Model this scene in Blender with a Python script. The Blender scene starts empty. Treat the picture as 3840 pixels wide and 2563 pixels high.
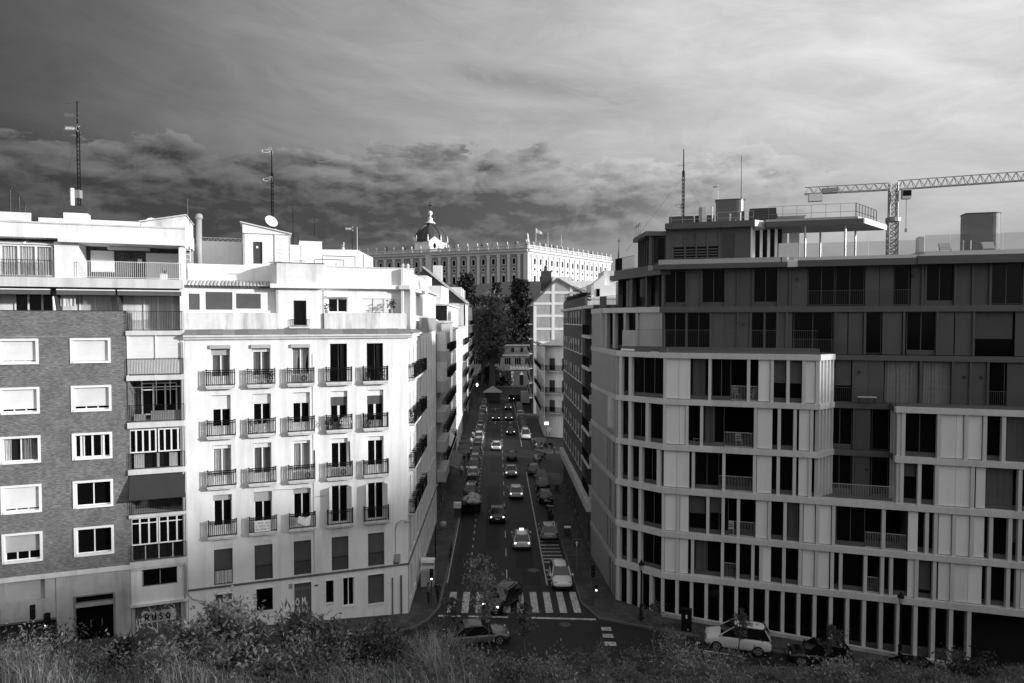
import bpy, bmesh, math, random
from mathutils import Vector, Matrix
R_=math.radians; rnd=random.Random(7)
sc=bpy.context.scene; COL=sc.collection
# ---------------------------------------------------------------- camera
cd=bpy.data.cameras.new('camera'); cam=bpy.data.objects.new('camera',cd); COL.objects.link(cam)
cd.sensor_width=36; cd.lens=24.0; cd.clip_start=.1; cd.clip_end=6000
cam.location=(0,0,22); cam.rotation_euler=(R_(90-1.81),0,0); sc.camera=cam
sc.view_settings.view_transform='Standard'; sc.view_settings.look='None'; sc.view_settings.exposure=0.15; sc.view_settings.gamma=1
# ---------------------------------------------------------------- sky (grey storm sky, bright towards the low sun on the right)
SUN_AZ=106.0; SUN_EL=13.0        # azimuth clockwise from the view direction (+Y)
wd=bpy.data.worlds.new('World'); sc.world=wd; wd.use_nodes=True
NT=wd.node_tree; NT.nodes.clear()
class NG:
    def __init__(s,nt): s.nt=nt
    def n(s,t,**k):
        o=s.nt.nodes.new(t)
        for a,b in k.items(): setattr(o,a,b)
        return o
    def put(s,sock,v):
        if hasattr(v,'is_linked') or hasattr(v,'links'): s.nt.links.new(v,sock)
        else: sock.default_value=v
    def m(s,op,*a,clamp=False):
        o=s.n('ShaderNodeMath',operation=op,use_clamp=clamp)
        for i,v in enumerate(a): s.put(o.inputs[i],v)
        return o.outputs[0]
    def mr(s,v,a,b,c,d,kind='SMOOTHSTEP'):
        o=s.n('ShaderNodeMapRange',interpolation_type=kind)
        for i,x in zip((0,1,2,3,4),(v,a,b,c,d)): s.put(o.inputs[i],x)
        return o.outputs[0]
    def ramp(s,v,stops,interp='LINEAR'):
        o=s.n('ShaderNodeValToRGB'); o.color_ramp.interpolation=interp; e=o.color_ramp.elements
        while len(e)<len(stops): e.new(.5)
        for el,(p,c) in zip(e,stops): el.position=p; el.color=(c,c,c,1) if not isinstance(c,tuple) else c
        s.put(o.inputs[0],v); return o.outputs[0]
    def xyz(s,x,y,z):
        o=s.n('ShaderNodeCombineXYZ')
        for i,v in enumerate((x,y,z)): s.put(o.inputs[i],v)
        return o.outputs[0]
    def noise(s,vec,scale,detail=6,rough=.55,lac=2.0,dist=0.0):
        o=s.n('ShaderNodeTexNoise'); o.noise_dimensions='3D'
        s.put(o.inputs['Vector'],vec); o.inputs['Scale'].default_value=scale; o.inputs['Detail'].default_value=detail
        o.inputs['Roughness'].default_value=rough; o.inputs['Lacunarity'].default_value=lac; o.inputs['Distortion'].default_value=dist
        return o.outputs[0]
w=NG(NT)
tc=w.n('ShaderNodeTexCoord'); sp=w.n('ShaderNodeSeparateXYZ'); NT.links.new(tc.outputs['Generated'],sp.inputs[0])
X,Y,Z=sp.outputs
az=w.m('MULTIPLY',w.m('ARCTAN2',X,Y),57.29578); el=w.m('MULTIPLY',w.m('ARCSINE',Z),57.29578)
t=w.m('DIVIDE',w.m('ADD',az,180.),360.)
base=w.ramp(t,[((a+180)/360,v) for a,v in [(-180,.72),(-140,.42),(-95,.11),(-60,.050),(-40,.050),(-33,.092),(-25,.16),(-16,.255),(-6,.35),(4,.42),(14,.48),(26,.56),(40,.60),(70,.72),(106,.92),(140,.86),(180,.72)]])
elf=w.ramp(w.m('DIVIDE',el,90.,clamp=True),[(0,.0),(.05,.06),(.10,.36),(.17,.88),(.25,1.),(.5,1.),(1,.9)],'EASE')
low=w.mr(az,-30.,36.,.32,.72); elf=w.m('ADD',w.m('MULTIPLY',elf,w.m('SUBTRACT',1.05,low)),low)
base=w.m('MULTIPLY',base,elf)
# thin high streaks
p1=w.xyz(w.m('ADD',w.m('MULTIPLY',az,.040),w.m('MULTIPLY',el,.035)),w.m('MULTIPLY',el,.15),0.0)
st=w.noise(p1,1.0,8,.6,2.1,.8)
st2=w.noise(w.xyz(w.m('MULTIPLY',az,.11),w.m('ADD',w.m('MULTIPLY',el,.34),w.m('MULTIPLY',az,.05)),3.7),1.0,9,.64,2.0,.5)
hi=w.m('ADD',w.m('MULTIPLY',w.m('SUBTRACT',st,.5),.62),w.m('MULTIPLY',w.m('SUBTRACT',st2,.5),.80))
base=w.m('MULTIPLY',base,w.m('MAXIMUM',w.m('ADD',1.02,hi),.3))
# one grey streak high in the middle of the view
sk=w.m('MULTIPLY',w.mr(w.m('ABSOLUTE',w.m('SUBTRACT',w.m('ADD',el,w.m('MULTIPLY',w.m('SUBTRACT',az,3.),.16)),18.6)),0.,1.9,1.,0.),w.m('MULTIPLY',w.mr(az,-9.,-2.,0.,1.),w.mr(az,8.,15.,1.,0.)))
sk=w.m('MULTIPLY',sk,w.mr(st2,.40,.60,0.,1.)); base=w.m('MULTIPLY',base,w.m('SUBTRACT',1.,w.m('MULTIPLY',sk,.34)))
# cumulus bank lying across the view and tapering to the right
def lump(da,de):
    A=w.m('ADD',az,da); E=w.m('ADD',el,de)
    n1=w.noise(w.xyz(w.m('MULTIPLY',A,.13),w.m('MULTIPLY',E,.27),1.3),1.0,11,.6,2.1,.25)
    v=w.n('ShaderNodeTexVoronoi'); v.feature='F1'; v.inputs['Detail'].default_value=3.0; v.inputs['Roughness'].default_value=.55; v.inputs['Scale'].default_value=1.0; v.inputs['Lacunarity'].default_value=2.2
    w.put(v.inputs['Vector'],w.xyz(w.m('ADD',w.m('MULTIPLY',A,.22),w.m('MULTIPLY',n1,1.4)),w.m('ADD',w.m('MULTIPLY',E,.52),w.m('MULTIPLY',n1,1.1)),.4))
    return n1,w.m('ADD',w.m('MULTIPLY',n1,.72),w.m('MULTIPLY',w.m('SUBTRACT',1.,v.outputs['Distance']),.26))
n1,l0=lump(0.,0.); n2,l1=lump(.55,.6)
edge=w.m('SUBTRACT',15.2,w.m('MULTIPLY',.0017,w.m('POWER',w.m('ABSOLUTE',w.m('ADD',az,9.)),2.)))
big=w.noise(w.xyz(w.m('MULTIPLY',az,.07),0.,5.1),1.0,2,.5)
h=w.m('ADD',w.m('SUBTRACT',edge,el),w.m('ADD',w.m('MULTIPLY',w.m('SUBTRACT',l0,.54),7.0),w.m('MULTIPLY',w.m('SUBTRACT',big,.5),3.0)))
mask=w.mr(h,0.,.32,0.,1.)
bot=w.mr(az,-26.,18.,-1.,9.0); bot=w.m('ADD',bot,w.m('MULTIPLY',w.m('SUBTRACT',n1,.5),6.))
mask=w.m('MULTIPLY',mask,w.mr(w.m('SUBTRACT',el,bot),-3.2,1.8,0.,1.))
mask=w.m('MULTIPLY',mask,w.mr(w.m('ADD',az,w.m('MULTIPLY',w.m('SUBTRACT',l0,.55),26.)),12.,25.,1.,0.))
mask=w.m('MULTIPLY',mask,w.mr(az,-150.,-110.,0.,1.))
lit=w.ramp(t,[((a+180)/360,v) for a,v in [(-180,.2),(-60,.10),(-38,.16),(-22,.235),(-8,.35),(6,.47),(18,.62),(40,.6),(180,.6)]])
drk=w.ramp(t,[((a+180)/360,v) for a,v in [(-180,.1),(-60,.03),(-38,.028),(-22,.040),(-8,.062),(6,.11),(18,.24),(40,.4),(180,.4)]])
rim=w.m('POWER',2.718,w.m('MULTIPLY',w.m('MAXIMUM',h,0.),-.42))
emb=w.m('MULTIPLY',w.m('SUBTRACT',l0,l1),3.1)
dep=w.m('ADD',.22,w.m('MULTIPLY',.78,w.m('POWER',2.718,w.m('MULTIPLY',w.m('MAXIMUM',h,0.),-.20))))
lg=w.mr(w.noise(w.xyz(w.m('MULTIPLY',az,.06),w.m('MULTIPLY',el,.30),33.),1.0,6,.55),.38,.62,-.22,.26)
k=w.m('MULTIPLY',w.m('ADD',w.m('ADD',w.m('MULTIPLY',rim,.60),w.m('ADD',lg,.16)),emb,clamp=True),dep)
cl=w.m('ADD',w.m('MULTIPLY',drk,w.m('SUBTRACT',1.,k)),w.m('MULTIPLY',lit,k))
val=w.m('ADD',w.m('MULTIPLY',base,w.m('SUBTRACT',1.,mask)),w.m('MULTIPLY',cl,mask))
# physical sky behind the clouds, grey like the photograph
sky=w.n('ShaderNodeTexSky'); sky.sky_type='NISHITA'; sky.sun_disc=False; sky.sun_elevation=R_(SUN_EL); sky.sun_rotation=R_(SUN_AZ)
bw=w.n('ShaderNodeRGBToBW'); NT.links.new(sky.outputs[0],bw.inputs[0])
val=w.m('ADD',w.m('MULTIPLY',bw.outputs[0],.004),val)
val=w.m('MULTIPLY',val,w.mr(el,-8.,0.,.25,1.))
bg=w.n('ShaderNodeBackground'); NT.links.new(w.xyz(val,val,val),bg.inputs[0]); bg.inputs[1].default_value=1.0
ow=w.n('ShaderNodeOutputWorld'); NT.links.new(bg.outputs[0],ow.inputs[0])
# ---------------------------------------------------------------- sun
sd=bpy.data.lights.new('sun','SUN'); sd.energy=4.5; sd.angle=R_(3.0); sd.color=(1,1,1)
so=bpy.data.objects.new('sun',sd); COL.objects.link(so)
sdir=Vector((math.sin(R_(SUN_AZ))*math.cos(R_(SUN_EL)),math.cos(R_(SUN_AZ))*math.cos(R_(SUN_EL)),math.sin(R_(SUN_EL))))
so.rotation_euler=sdir.to_track_quat('Z','Y').to_euler(); so.location=(60,-10,60)
# ---------------------------------------------------------------- materials
MT={}
def mat(name,v,rough=.8,var=.12,scale=1.5,bump=0.0,bscale=30.,stain=0.0,metal=0.0,spec=.4,emit=0.0,fine=.0,rand=0.0):
    if name in MT: return MT[name]
    m=bpy.data.materials.new(name); m.use_nodes=True; nt=m.node_tree; g=NG(nt); b=nt.nodes['Principled BSDF']
    tcn=g.n('ShaderNodeTexCoord'); oc=tcn.outputs['Object']
    f=None
    if var>0:
        f=g.mr(g.noise(oc,scale,5,.6),.3,.7,1-var,1+var,'LINEAR')
    if fine>0:
        q=g.mr(g.noise(oc,bscale,3,.6),.3,.7,1-fine,1+fine,'LINEAR'); f=q if f is None else g.m('MULTIPLY',f,q)
    if stain>0:
        mp=g.n('ShaderNodeMapping'); mp.inputs['Scale'].default_value=(1.1,1.1,.10); nt.links.new(oc,mp.inputs[0])
        q=g.mr(g.noise(mp.outputs[0],1.3,6,.65),.42,.74,1.,1-stain); f=q if f is None else g.m('MULTIPLY',f,q)
        q2=g.mr(g.noise(oc,.9,8,.7),.55,.78,1.,1-stain*.55); f=g.m('MULTIPLY',f,q2)
    if rand>0:
        oi=g.n('ShaderNodeObjectInfo'); q=g.mr(oi.outputs['Random'],0.,1.,1-rand,1+rand,'LINEAR'); f=q if f is None else g.m('MULTIPLY',f,q)
    if f is None: b.inputs['Base Color'].default_value=(v,v,v,1)
    else:
        x=g.m('MULTIPLY',f,v,clamp=True); nt.links.new(g.xyz(x,x,x),b.inputs['Base Color'])
    b.inputs['Roughness'].default_value=rough; b.inputs['Metallic'].default_value=metal; b.inputs['Specular IOR Level'].default_value=spec
    if bump>0:
        bp=g.n('ShaderNodeBump'); bp.inputs['Strength'].default_value=bump; bp.inputs['Distance'].default_value=.02
        nt.links.new(g.noise(oc,bscale,4,.6),bp.inputs['Height']); nt.links.new(bp.outputs[0],b.inputs['Normal'])
    if emit>0:
        b.inputs['Emission Color'].default_value=(1,1,1,1); b.inputs['Emission Strength'].default_value=emit
    MT[name]=m; return m
def brick_mat(name,v1,v2,mortar,sx=1.0):
    m=bpy.data.materials.new(name); m.use_nodes=True; nt=m.node_tree; g=NG(nt); b=nt.nodes['Principled BSDF']
    tcn=g.n('ShaderNodeTexCoord'); s=g.n('ShaderNodeSeparateXYZ'); nt.links.new(tcn.outputs['Object'],s.inputs[0])
    vec=g.xyz(g.m('ADD',s.outputs[0],s.outputs[1]),s.outputs[2],0.)
    br=g.n('ShaderNodeTexBrick'); nt.links.new(vec,br.inputs[0]); br.inputs['Scale'].default_value=1.0
    br.inputs['Brick Width'].default_value=.25*sx; br.inputs['Row Height'].default_value=.072*sx; br.inputs['Mortar Size'].default_value=.006
    br.inputs['Color1'].default_value=(v1,v1,v1,1); br.inputs['Color2'].default_value=(v2,v2,v2,1); br.inputs['Mortar'].default_value=(mortar,)*3+(1,)
    no=g.mr(g.noise(tcn.outputs['Object'],.8,6,.65),.3,.7,.78,1.25,'LINEAR')
    no2=g.mr(g.noise(g.xyz(g.m('MULTIPLY',s.outputs[0],4.),g.m('MULTIPLY',s.outputs[1],4.),g.m('MULTIPLY',s.outputs[2],13.9)),1.,2,.5),.35,.65,.72,1.3,'LINEAR')
    bwn=g.n('ShaderNodeRGBToBW'); nt.links.new(br.outputs[0],bwn.inputs[0])
    x=g.m('MULTIPLY',g.m('MULTIPLY',bwn.outputs[0],no),no2); nt.links.new(g.xyz(x,x,x),b.inputs['Base Color'])
    bp=g.n('ShaderNodeBump'); bp.inputs['Strength'].default_value=.5; bp.inputs['Distance'].default_value=.01; bp.invert=True
    nt.links.new(br.outputs['Fac'],bp.inputs['Height']); nt.links.new(bp.outputs[0],b.inputs['Normal']); b.inputs['Roughness'].default_value=.85
    MT[name]=m; return m
def glass_mat(name,tr=.8):
    m=bpy.data.materials.new(name); m.use_nodes=True; nt=m.node_tree; g=NG(nt); nt.nodes.clear()
    a=g.n('ShaderNodeBsdfTransparent'); a.inputs[0].default_value=(tr,tr,tr,1); gl=g.n('ShaderNodeBsdfGlossy'); gl.inputs['Roughness'].default_value=.03; gl.inputs[0].default_value=(1,1,1,1)
    fr=g.n('ShaderNodeFresnel'); gn=g.n('ShaderNodeNewGeometry'); nt.links.new(g.mr(gn.outputs['Backfacing'],0.,1.,1.45,1/1.45,'LINEAR'),fr.inputs[0])
    mx=g.n('ShaderNodeMixShader'); nt.links.new(fr.outputs[0],mx.inputs[0]); nt.links.new(a.outputs[0],mx.inputs[1]); nt.links.new(gl.outputs[0],mx.inputs[2])
    o=g.n('ShaderNodeOutputMaterial'); nt.links.new(mx.outputs[0],o.inputs[0]); MT[name]=m; return m
def leaf_mat(name,v,tl=.5,rand=.35):
    m=bpy.data.materials.new(name); m.use_nodes=True; nt=m.node_tree; g=NG(nt); nt.nodes.clear()
    ge=g.n('ShaderNodeNewGeometry'); f=g.mr(ge.outputs['Random Per Island'],0.,1.,1-rand,1+rand*1.3,'LINEAR')
    tcn=g.n('ShaderNodeTexCoord'); f=g.m('MULTIPLY',f,g.mr(g.noise(tcn.outputs['Object'],1.1,4,.6),.35,.65,.65,1.4,'LINEAR'))
    x=g.m('MULTIPLY',f,v); c=g.xyz(x,x,x)
    d=g.n('ShaderNodeBsdfPrincipled'); nt.links.new(c,d.inputs['Base Color']); d.inputs['Roughness'].default_value=.5; d.inputs['Specular IOR Level'].default_value=.3
    tl_=g.n('ShaderNodeBsdfTranslucent'); nt.links.new(c,tl_.inputs[0])
    mx=g.n('ShaderNodeMixShader'); mx.inputs[0].default_value=tl*.6; nt.links.new(d.outputs[0],mx.inputs[1]); nt.links.new(tl_.outputs[0],mx.inputs[2])
    o=g.n('ShaderNodeOutputMaterial'); nt.links.new(mx.outputs[0],o.inputs[0]); MT[name]=m; return m
mat('white_wall',.80,.85,.05,.8,.15,40,.16); mat('cream_wall',.80,.88,.07,.5,.2,40,.22); mat('stained_wall',.70,.9,.10,1.2,.2,30,.42)
mat('grey_wall',.42,.9,.1,.8,.2,30,.25); mat('stone_cladding',.40,.85,.12,1.2,.15,20,.3); mat('dark_stone',.12,.85,.15,1.2,.15,20,.3)
mat('white_paint',.80,.5,.04,2.); mat('white_frame',.78,.45,.03,2.); mat('grey_paint',.33,.5,.06,2.); mat('dark_paint',.045,.5,.1,2.); mat('black_iron',.008,.8,.2,6.,spec=.1)
mat('shutter_white',.72,.6,.05,1.5,rand=.06); mat('shutter_grey',.42,.6,.06,1.5); mat('shutter_dark',.085,.6,.1,2.,rand=.15)
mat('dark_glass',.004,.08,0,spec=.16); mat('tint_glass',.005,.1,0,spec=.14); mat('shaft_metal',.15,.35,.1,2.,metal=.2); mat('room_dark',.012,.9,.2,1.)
mat('curtain',.55,.9,.08,3.,rand=.15); mat('curtain_grey',.24,.9,.12,3.,rand=.2); mat('awning_grey',.10,.8,.1,2.); mat('awning_dark',.03,.8,.1,2.)
mat('slab',.62,.85,.08,1.,.15,30,.25); mat('slate_tile',.17,.8,.15,2.,.3,25,rand=.18); mat('pantile',.45,.85,.15,3.,.2,30,rand=.2); mat('roof_felt',.30,.9,.2,.6,.3,15)
mat('metal_grey',.30,.4,.1,3.,metal=.6); mat('galvanised',.5,.35,.1,3.,metal=.7); mat('pale_metal',.62,.42,.05,1.,metal=.15)
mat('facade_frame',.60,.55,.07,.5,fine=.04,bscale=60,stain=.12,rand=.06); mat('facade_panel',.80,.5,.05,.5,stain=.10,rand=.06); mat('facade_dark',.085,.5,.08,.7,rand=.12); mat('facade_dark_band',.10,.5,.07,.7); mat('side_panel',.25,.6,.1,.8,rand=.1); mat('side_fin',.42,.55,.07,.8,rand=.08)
mat('asphalt',.011,.7,.5,.22,.25,40,fine=.35,stain=.3); mat('asphalt_patch',.012,.8,.25,.6,.25,60,fine=.2); mat('kerbstone',.10,.8,.15,2.,.2,25)
mat('road_paint',.36,.6,.45,3.,fine=.25,bscale=14); mat('soil',.05,.95,.35,.7,.8,12); mat('dirt_pale',.2,.95,.3,1.2,.6,12)
mat('tyre',.012,.8,.1,4.); mat('car_glass',.006,.05,0,spec=.6); mat('chrome',.6,.2,.05,3.,metal=1.); mat('plate',.5,.5,.0)
mat('lamp_on',.9,.4,0,emit=4.); mat('lamp_dim',.9,.4,0,emit=1.6); mat('tail_on',.8,.4,0,emit=2.2); mat('lens',.35,.15,.0,spec=.7); mat('tail_lens',.06,.2,0,spec=.6)
for n_,v_ in (('black',.006),('dark',.02),('grey',.09),('silver',.28),('white',.6)): mat('car_'+n_,v_,.22,.04,1.,spec=.6)
mat('bark',.10,.9,.3,4.,.6,20); mat('bark_pale',.28,.9,.3,4.,.5,20); mat('palace_stone',.66,.85,.08,.1,.1,2,.2); mat('dome_slate',.055,.6,.2,.2); mat('palace_shaded_wall',.24,.9,.12,.08); mat('palace_slate',.10,.6,.2,.2); mat('palace_roof',.22,.9,.2,.2)
mat('skin',.35,.6,.05); mat('hair',.03,.6,.1); mat('cloth_dark',.02,.9,.15,5.); mat('cloth_mid',.12,.9,.15,5.); mat('cloth_white',.6,.9,.05,5.); mat('plastic_white',.7,.4,.03); mat('plastic_grey',.25,.5,.05); mat('rubble_bag',.42,.8,.25,3.,.4,10)
def slab_mat(name,v,size):
    m=bpy.data.materials.new(name); m.use_nodes=True; nt=m.node_tree; g=NG(nt); b=nt.nodes['Principled BSDF']; tcn=g.n('ShaderNodeTexCoord')
    br=g.n('ShaderNodeTexBrick'); nt.links.new(tcn.outputs['Object'],br.inputs[0]); br.inputs['Scale'].default_value=1.0; br.offset=.5
    br.inputs['Brick Width'].default_value=size; br.inputs['Row Height'].default_value=size; br.inputs['Mortar Size'].default_value=.018; br.inputs['Bias'].default_value=-.1
    br.inputs['Color1'].default_value=(v*.7,)*3+(1,); br.inputs['Color2'].default_value=(v*1.35,)*3+(1,); br.inputs['Mortar'].default_value=(v*.35,)*3+(1,)
    bwn=g.n('ShaderNodeRGBToBW'); nt.links.new(br.outputs[0],bwn.inputs[0]); x=g.m('MULTIPLY',bwn.outputs[0],g.mr(g.noise(tcn.outputs['Object'],.7,6,.65),.3,.7,.6,1.5,'LINEAR'))
    nt.links.new(g.xyz(x,x,x),b.inputs['Base Color']); b.inputs['Roughness'].default_value=.8; MT[name]=m
slab_mat('paving',.042,.62)
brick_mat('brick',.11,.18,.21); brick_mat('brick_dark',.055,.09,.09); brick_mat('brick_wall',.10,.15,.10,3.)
glass_mat('clear_glass',.85); glass_mat('rail_glass',.72)
leaf_mat('leaf',.12); leaf_mat('leaf_pale',.20); leaf_mat('leaf_dark',.03,.3); leaf_mat('grass',.14,.5,.9); leaf_mat('cedar',.025,.2); leaf_mat('leaf_mid',.10); leaf_mat('tree_leaf',.15)
# ---------------------------------------------------------------- geometry helpers
class G:
    def __init__(s): s.v=[]; s.f=[]
    def add(s,vs,fs):
        n=len(s.v); s.v+=[tuple(p) for p in vs]; s.f+=[tuple(i+n for i in f) for f in fs]; return s
    def box(s,x0,x1,y0,y1,z0,z1):
        return s.add([(x0,y0,z0),(x1,y0,z0),(x1,y1,z0),(x0,y1,z0),(x0,y0,z1),(x1,y0,z1),(x1,y1,z1),(x0,y1,z1)],
            [(0,3,2,1),(4,5,6,7),(0,1,5,4),(1,2,6,5),(2,3,7,6),(3,0,4,7)])
    def quad(s,*p): return s.add(p,[tuple(range(len(p)))])
    def tube(s,p,q,r0,r1=None,n=6,cap=True):
        r1=r0 if r1 is None else r1; p=Vector(p); q=Vector(q); d=(q-p)
        if d.length<1e-6: return s
        d.normalize(); a=d.orthogonal().normalized(); b=d.cross(a); vs=[]
        for c,r in ((p,r0),(q,r1)):
            for i in range(n):
                t=2*math.pi*i/n; vs.append(c+a*(r*math.cos(t))+b*(r*math.sin(t)))
        fs=[(i,(i+1)%n,n+(i+1)%n,n+i) for i in range(n)]
        if cap: fs+=[tuple(range(n-1,-1,-1)),tuple(range(n,2*n))]
        return s.add(vs,fs)
    def bar(s,p,q,w): return s.tube(p,q,w*.7071,None,4)
    def path(s,pts,r,n=5):
        for a,b in zip(pts,pts[1:]): s.tube(a,b,r,None,n)
        return s
    def lathe(s,prof,cx=0,cy=0,n=12):
        vs=[(cx+r*math.cos(2*math.pi*i/n),cy+r*math.sin(2*math.pi*i/n),z) for r,z in prof for i in range(n)]
        fs=[(j*n+i,j*n+(i+1)%n,(j+1)*n+(i+1)%n,(j+1)*n+i) for j in range(len(prof)-1) for i in range(n)]
        fs+=[tuple(range(n-1,-1,-1)),tuple((len(prof)-1)*n+i for i in range(n))]
        return s.add(vs,fs)
    def prism(s,poly,z0,z1):
        n=len(poly); a=sum(poly[i][0]*poly[(i+1)%n][1]-poly[(i+1)%n][0]*poly[i][1] for i in range(n))
        if a<0: poly=poly[::-1]
        vs=[(x,y,z0) for x,y in poly]+[(x,y,z1) for x,y in poly]
        return s.add(vs,[tuple(range(n-1,-1,-1)),tuple(range(n,2*n))]+[(i,(i+1)%n,n+(i+1)%n,n+i) for i in range(n)])
    def xprism(s,poly,y0,y1):   # polygon in x,z extruded along y
        n=len(poly); vs=[(x,y0,z) for x,z in poly]+[(x,y1,z) for x,z in poly]
        return s.add(vs,[tuple(range(n)),tuple(range(2*n-1,n-1,-1))]+[(i,n+i,n+(i+1)%n,(i+1)%n) for i in range(n)])
    def yprism(s,poly,x0,x1):   # polygon in y,z extruded along x
        n=len(poly); vs=[(x0,y,z) for y,z in poly]+[(x1,y,z) for y,z in poly]
        return s.add(vs,[tuple(range(n)),tuple(range(2*n-1,n-1,-1))]+[(i,n+i,n+(i+1)%n,(i+1)%n) for i in range(n)])
    def wall(s,x0,x1,z0,z1,ops,t=.25,y=0.0):
        xs=sorted({x0,x1}|{o[i] for o in ops for i in (0,1) if x0<o[i]<x1}); zs=sorted({z0,z1}|{o[i] for o in ops for i in (2,3) if z0<o[i]<z1})
        for a,b in zip(xs,xs[1:]):
            for c,d in zip(zs,zs[1:]):
                mx,mz=(a+b)/2,(c+d)/2
                if any(o[0]<mx<o[1] and o[2]<mz<o[3] for o in ops): continue
                s.quad((a,y,c),(b,y,c),(b,y,d),(a,y,d))
        for a,b,c,d in ops:
            s.quad((a,y,c),(a,y,d),(a,y+t,d),(a,y+t,c)); s.quad((b,y,d),(b,y,c),(b,y+t,c),(b,y+t,d))
            s.quad((a,y,d),(b,y,d),(b,y+t,d),(a,y+t,d)); s.quad((b,y,c),(a,y,c),(a,y+t,c),(b,y+t,c))
        return s
    def mesh(s,name,m,smooth=False):
        me=bpy.data.meshes.new(name); me.from_pydata(s.v,[],s.f); 
        if m is not None: me.materials.append(MT[m] if isinstance(m,str) else m)
        if smooth: me.polygons.foreach_set('use_smooth',[True]*len(me.polygons))
        me.update(); return me
    def obj(s,name,m,parent=None,loc=(0,0,0),rz=0.0,smooth=False,label=None,kind=None):
        return put(name,s.mesh(name,m,smooth),parent,loc,rz,label,kind)
def put(name,me,parent=None,loc=(0,0,0),rz=0.0,label=None,kind=None):
    o=bpy.data.objects.new(name,me); COL.objects.link(o); o.location=loc; o.rotation_euler=(0,0,rz); o.parent=parent
    if label: o['label']=label
    if kind: o['kind']=kind
    return o
def tag(o,label,cat,group=None):
    o['label']=label; o['category']=cat
    if group: o['group']=group
    return o
def thing(name,label,cat,loc=(0,0,0),rz=0.0,group=None):
    o=bpy.data.objects.new(name,None); COL.objects.link(o); o.location=loc; o.rotation_euler=(0,0,rz); o.empty_display_size=.3
    return tag(o,label,cat,group)
def node(name,parent,loc=(0,0,0),rz=0.0):
    o=bpy.data.objects.new(name,None); COL.objects.link(o); o.location=loc; o.rotation_euler=(0,0,rz); o.parent=parent; return o
def struct(o): o['kind']='structure'; return o
def clone(o,parent=None,loc=None,rz=None):
    c=o.copy(); COL.objects.link(c); c.parent=parent
    for ch in o.children: clone(ch,c)
    if loc is not None: c.location=loc
    if rz is not None: c.rotation_euler=(0,0,rz)
    return c
def at(u,v,Y):      # point seen at photograph pixel (u,v) at distance Y in front of the camera
    p=R_(1.81); x=(u-1920)/2560; y=(1281.5-v)/2560; d=(x,math.cos(p)+y*math.sin(p),-math.sin(p)+y*math.cos(p)); k=Y/d[1]
    return Vector((d[0]*k,Y,22+d[2]*k))
def sm(a,b,x): x=max(0,min(1,(x-a)/(b-a))); return x*x*(3-2*x)
def gz(x,y):        # street level: the cross street falls from left to right
    z=-.42; k=1-sm(62,78,y)
    if x<-8: z+=.068*(-8-x)*k
    if x>11: z-=.056*(x-11)*k
    return z
# ================================================================ facade kit
class Fr:   # a facade frame: x along the wall, y into the building, z up
    def __init__(s,root,ox,oy,deg):
        s.r=root; s.o=Vector((ox,oy)); s.a=R_(deg); s.c,s.s=math.cos(s.a),math.sin(s.a); s.b=Vector(root.location)
    def w(s,x,y,z=0): return Vector((s.o.x+s.c*x-s.s*y, s.o.y+s.s*x+s.c*y, z))
    def put(s,name,me,x=0,y=0,z=0,label=None,rz=0): return put(name,me,s.r,s.w(x,y,z)-s.b,s.a+rz,label)
    def g(s,g,name,m,label=None,smooth=False,kind=None):
        o=s.put(name,g.mesh(name,m,smooth),0,0,0,label)
        if kind: o['kind']=kind
        return o
    def top(s,name,label,cat,x,y,z,rz=0,group=None): return thing(name,label,cat,s.w(x,y,z),s.a+rz,group)
MC={}
def cached(key,fn):
    if key not in MC: MC[key]=fn()
    return MC[key]
def frame_mesh(wd,h,n,fw,m,low,dep=.07,tr=0.0):
    def f():
        g=G(); g.box(0,fw,0,dep,0,h); g.box(wd-fw,wd,0,dep,0,h); g.box(fw,wd-fw,0,dep,h-fw,h); g.box(fw,wd-fw,0,dep,0,fw)
        for i in range(1,n): x=wd*i/n; g.box(x-fw*.6,x+fw*.6,.003,dep-.003,fw,h-fw)
        if low: g.box(fw,wd-fw,.012,dep-.01,fw,low)
        if tr: g.box(fw,wd-fw,.004,dep-.004,h-tr-fw*.8,h-tr)
        return g.mesh('window_frame',m)
    return cached(('fr',round(wd,3),round(h,3),n,fw,m,low,dep,tr),f)
def pane_mesh(wd,h,m):
    def f():
        g=G(); g.quad((0,0,0),(wd,0,0),(wd,0,h),(0,0,h)) if 'glass' in m and m[0] in 'cr' else g.box(0,wd,0,.012,0,h); return g.mesh('pane',m)
    return cached(('pn',round(wd,3),round(h,3),m),f)
def shutter_mesh(wd,h,m,pitch=.055):
    def f():
        g=G(); n=max(2,int(h/pitch)); d=h/n
        for i in range(n):
            z=i*d; g.add([(0,.012,z),(wd,.012,z),(wd,0,z+d*.35),(0,0,z+d*.35),(wd,0,z+d*.8),(0,0,z+d*.8),(wd,.012,z+d),(0,.012,z+d)],[(0,1,2,3),(3,2,4,5),(5,4,6,7)])
        return g.mesh('roller_shutter',m)
    return cached(('sh',round(wd,3),round(h,3),m),f)
def curtain_mesh(wd,h,m,amp=.035,n=11,gather=0.0):
    def f():
        g=G(); N=n*4; zs=[0,.25,.5,.75,1.]; vs=[]
        for z in zs:
            for i in range(N+1):
                u=i/N; k=1-gather*math.exp(-((z-.35)/.22)**2) if gather else 1
                vs.append((wd*u*k,amp*math.sin(u*n*6.283+.6*math.sin(z*5+u*9))+amp*.6*math.sin(u*n*2.3*2),h*z))
        fs=[(j*(N+1)+i,j*(N+1)+i+1,(j+1)*(N+1)+i+1,(j+1)*(N+1)+i) for j in range(len(zs)-1) for i in range(N)]
        g.add(vs,fs); return g.mesh('curtain',m,True)
    return cached(('cu',round(wd,2),round(h,2),m,amp,n,gather),f)
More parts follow.
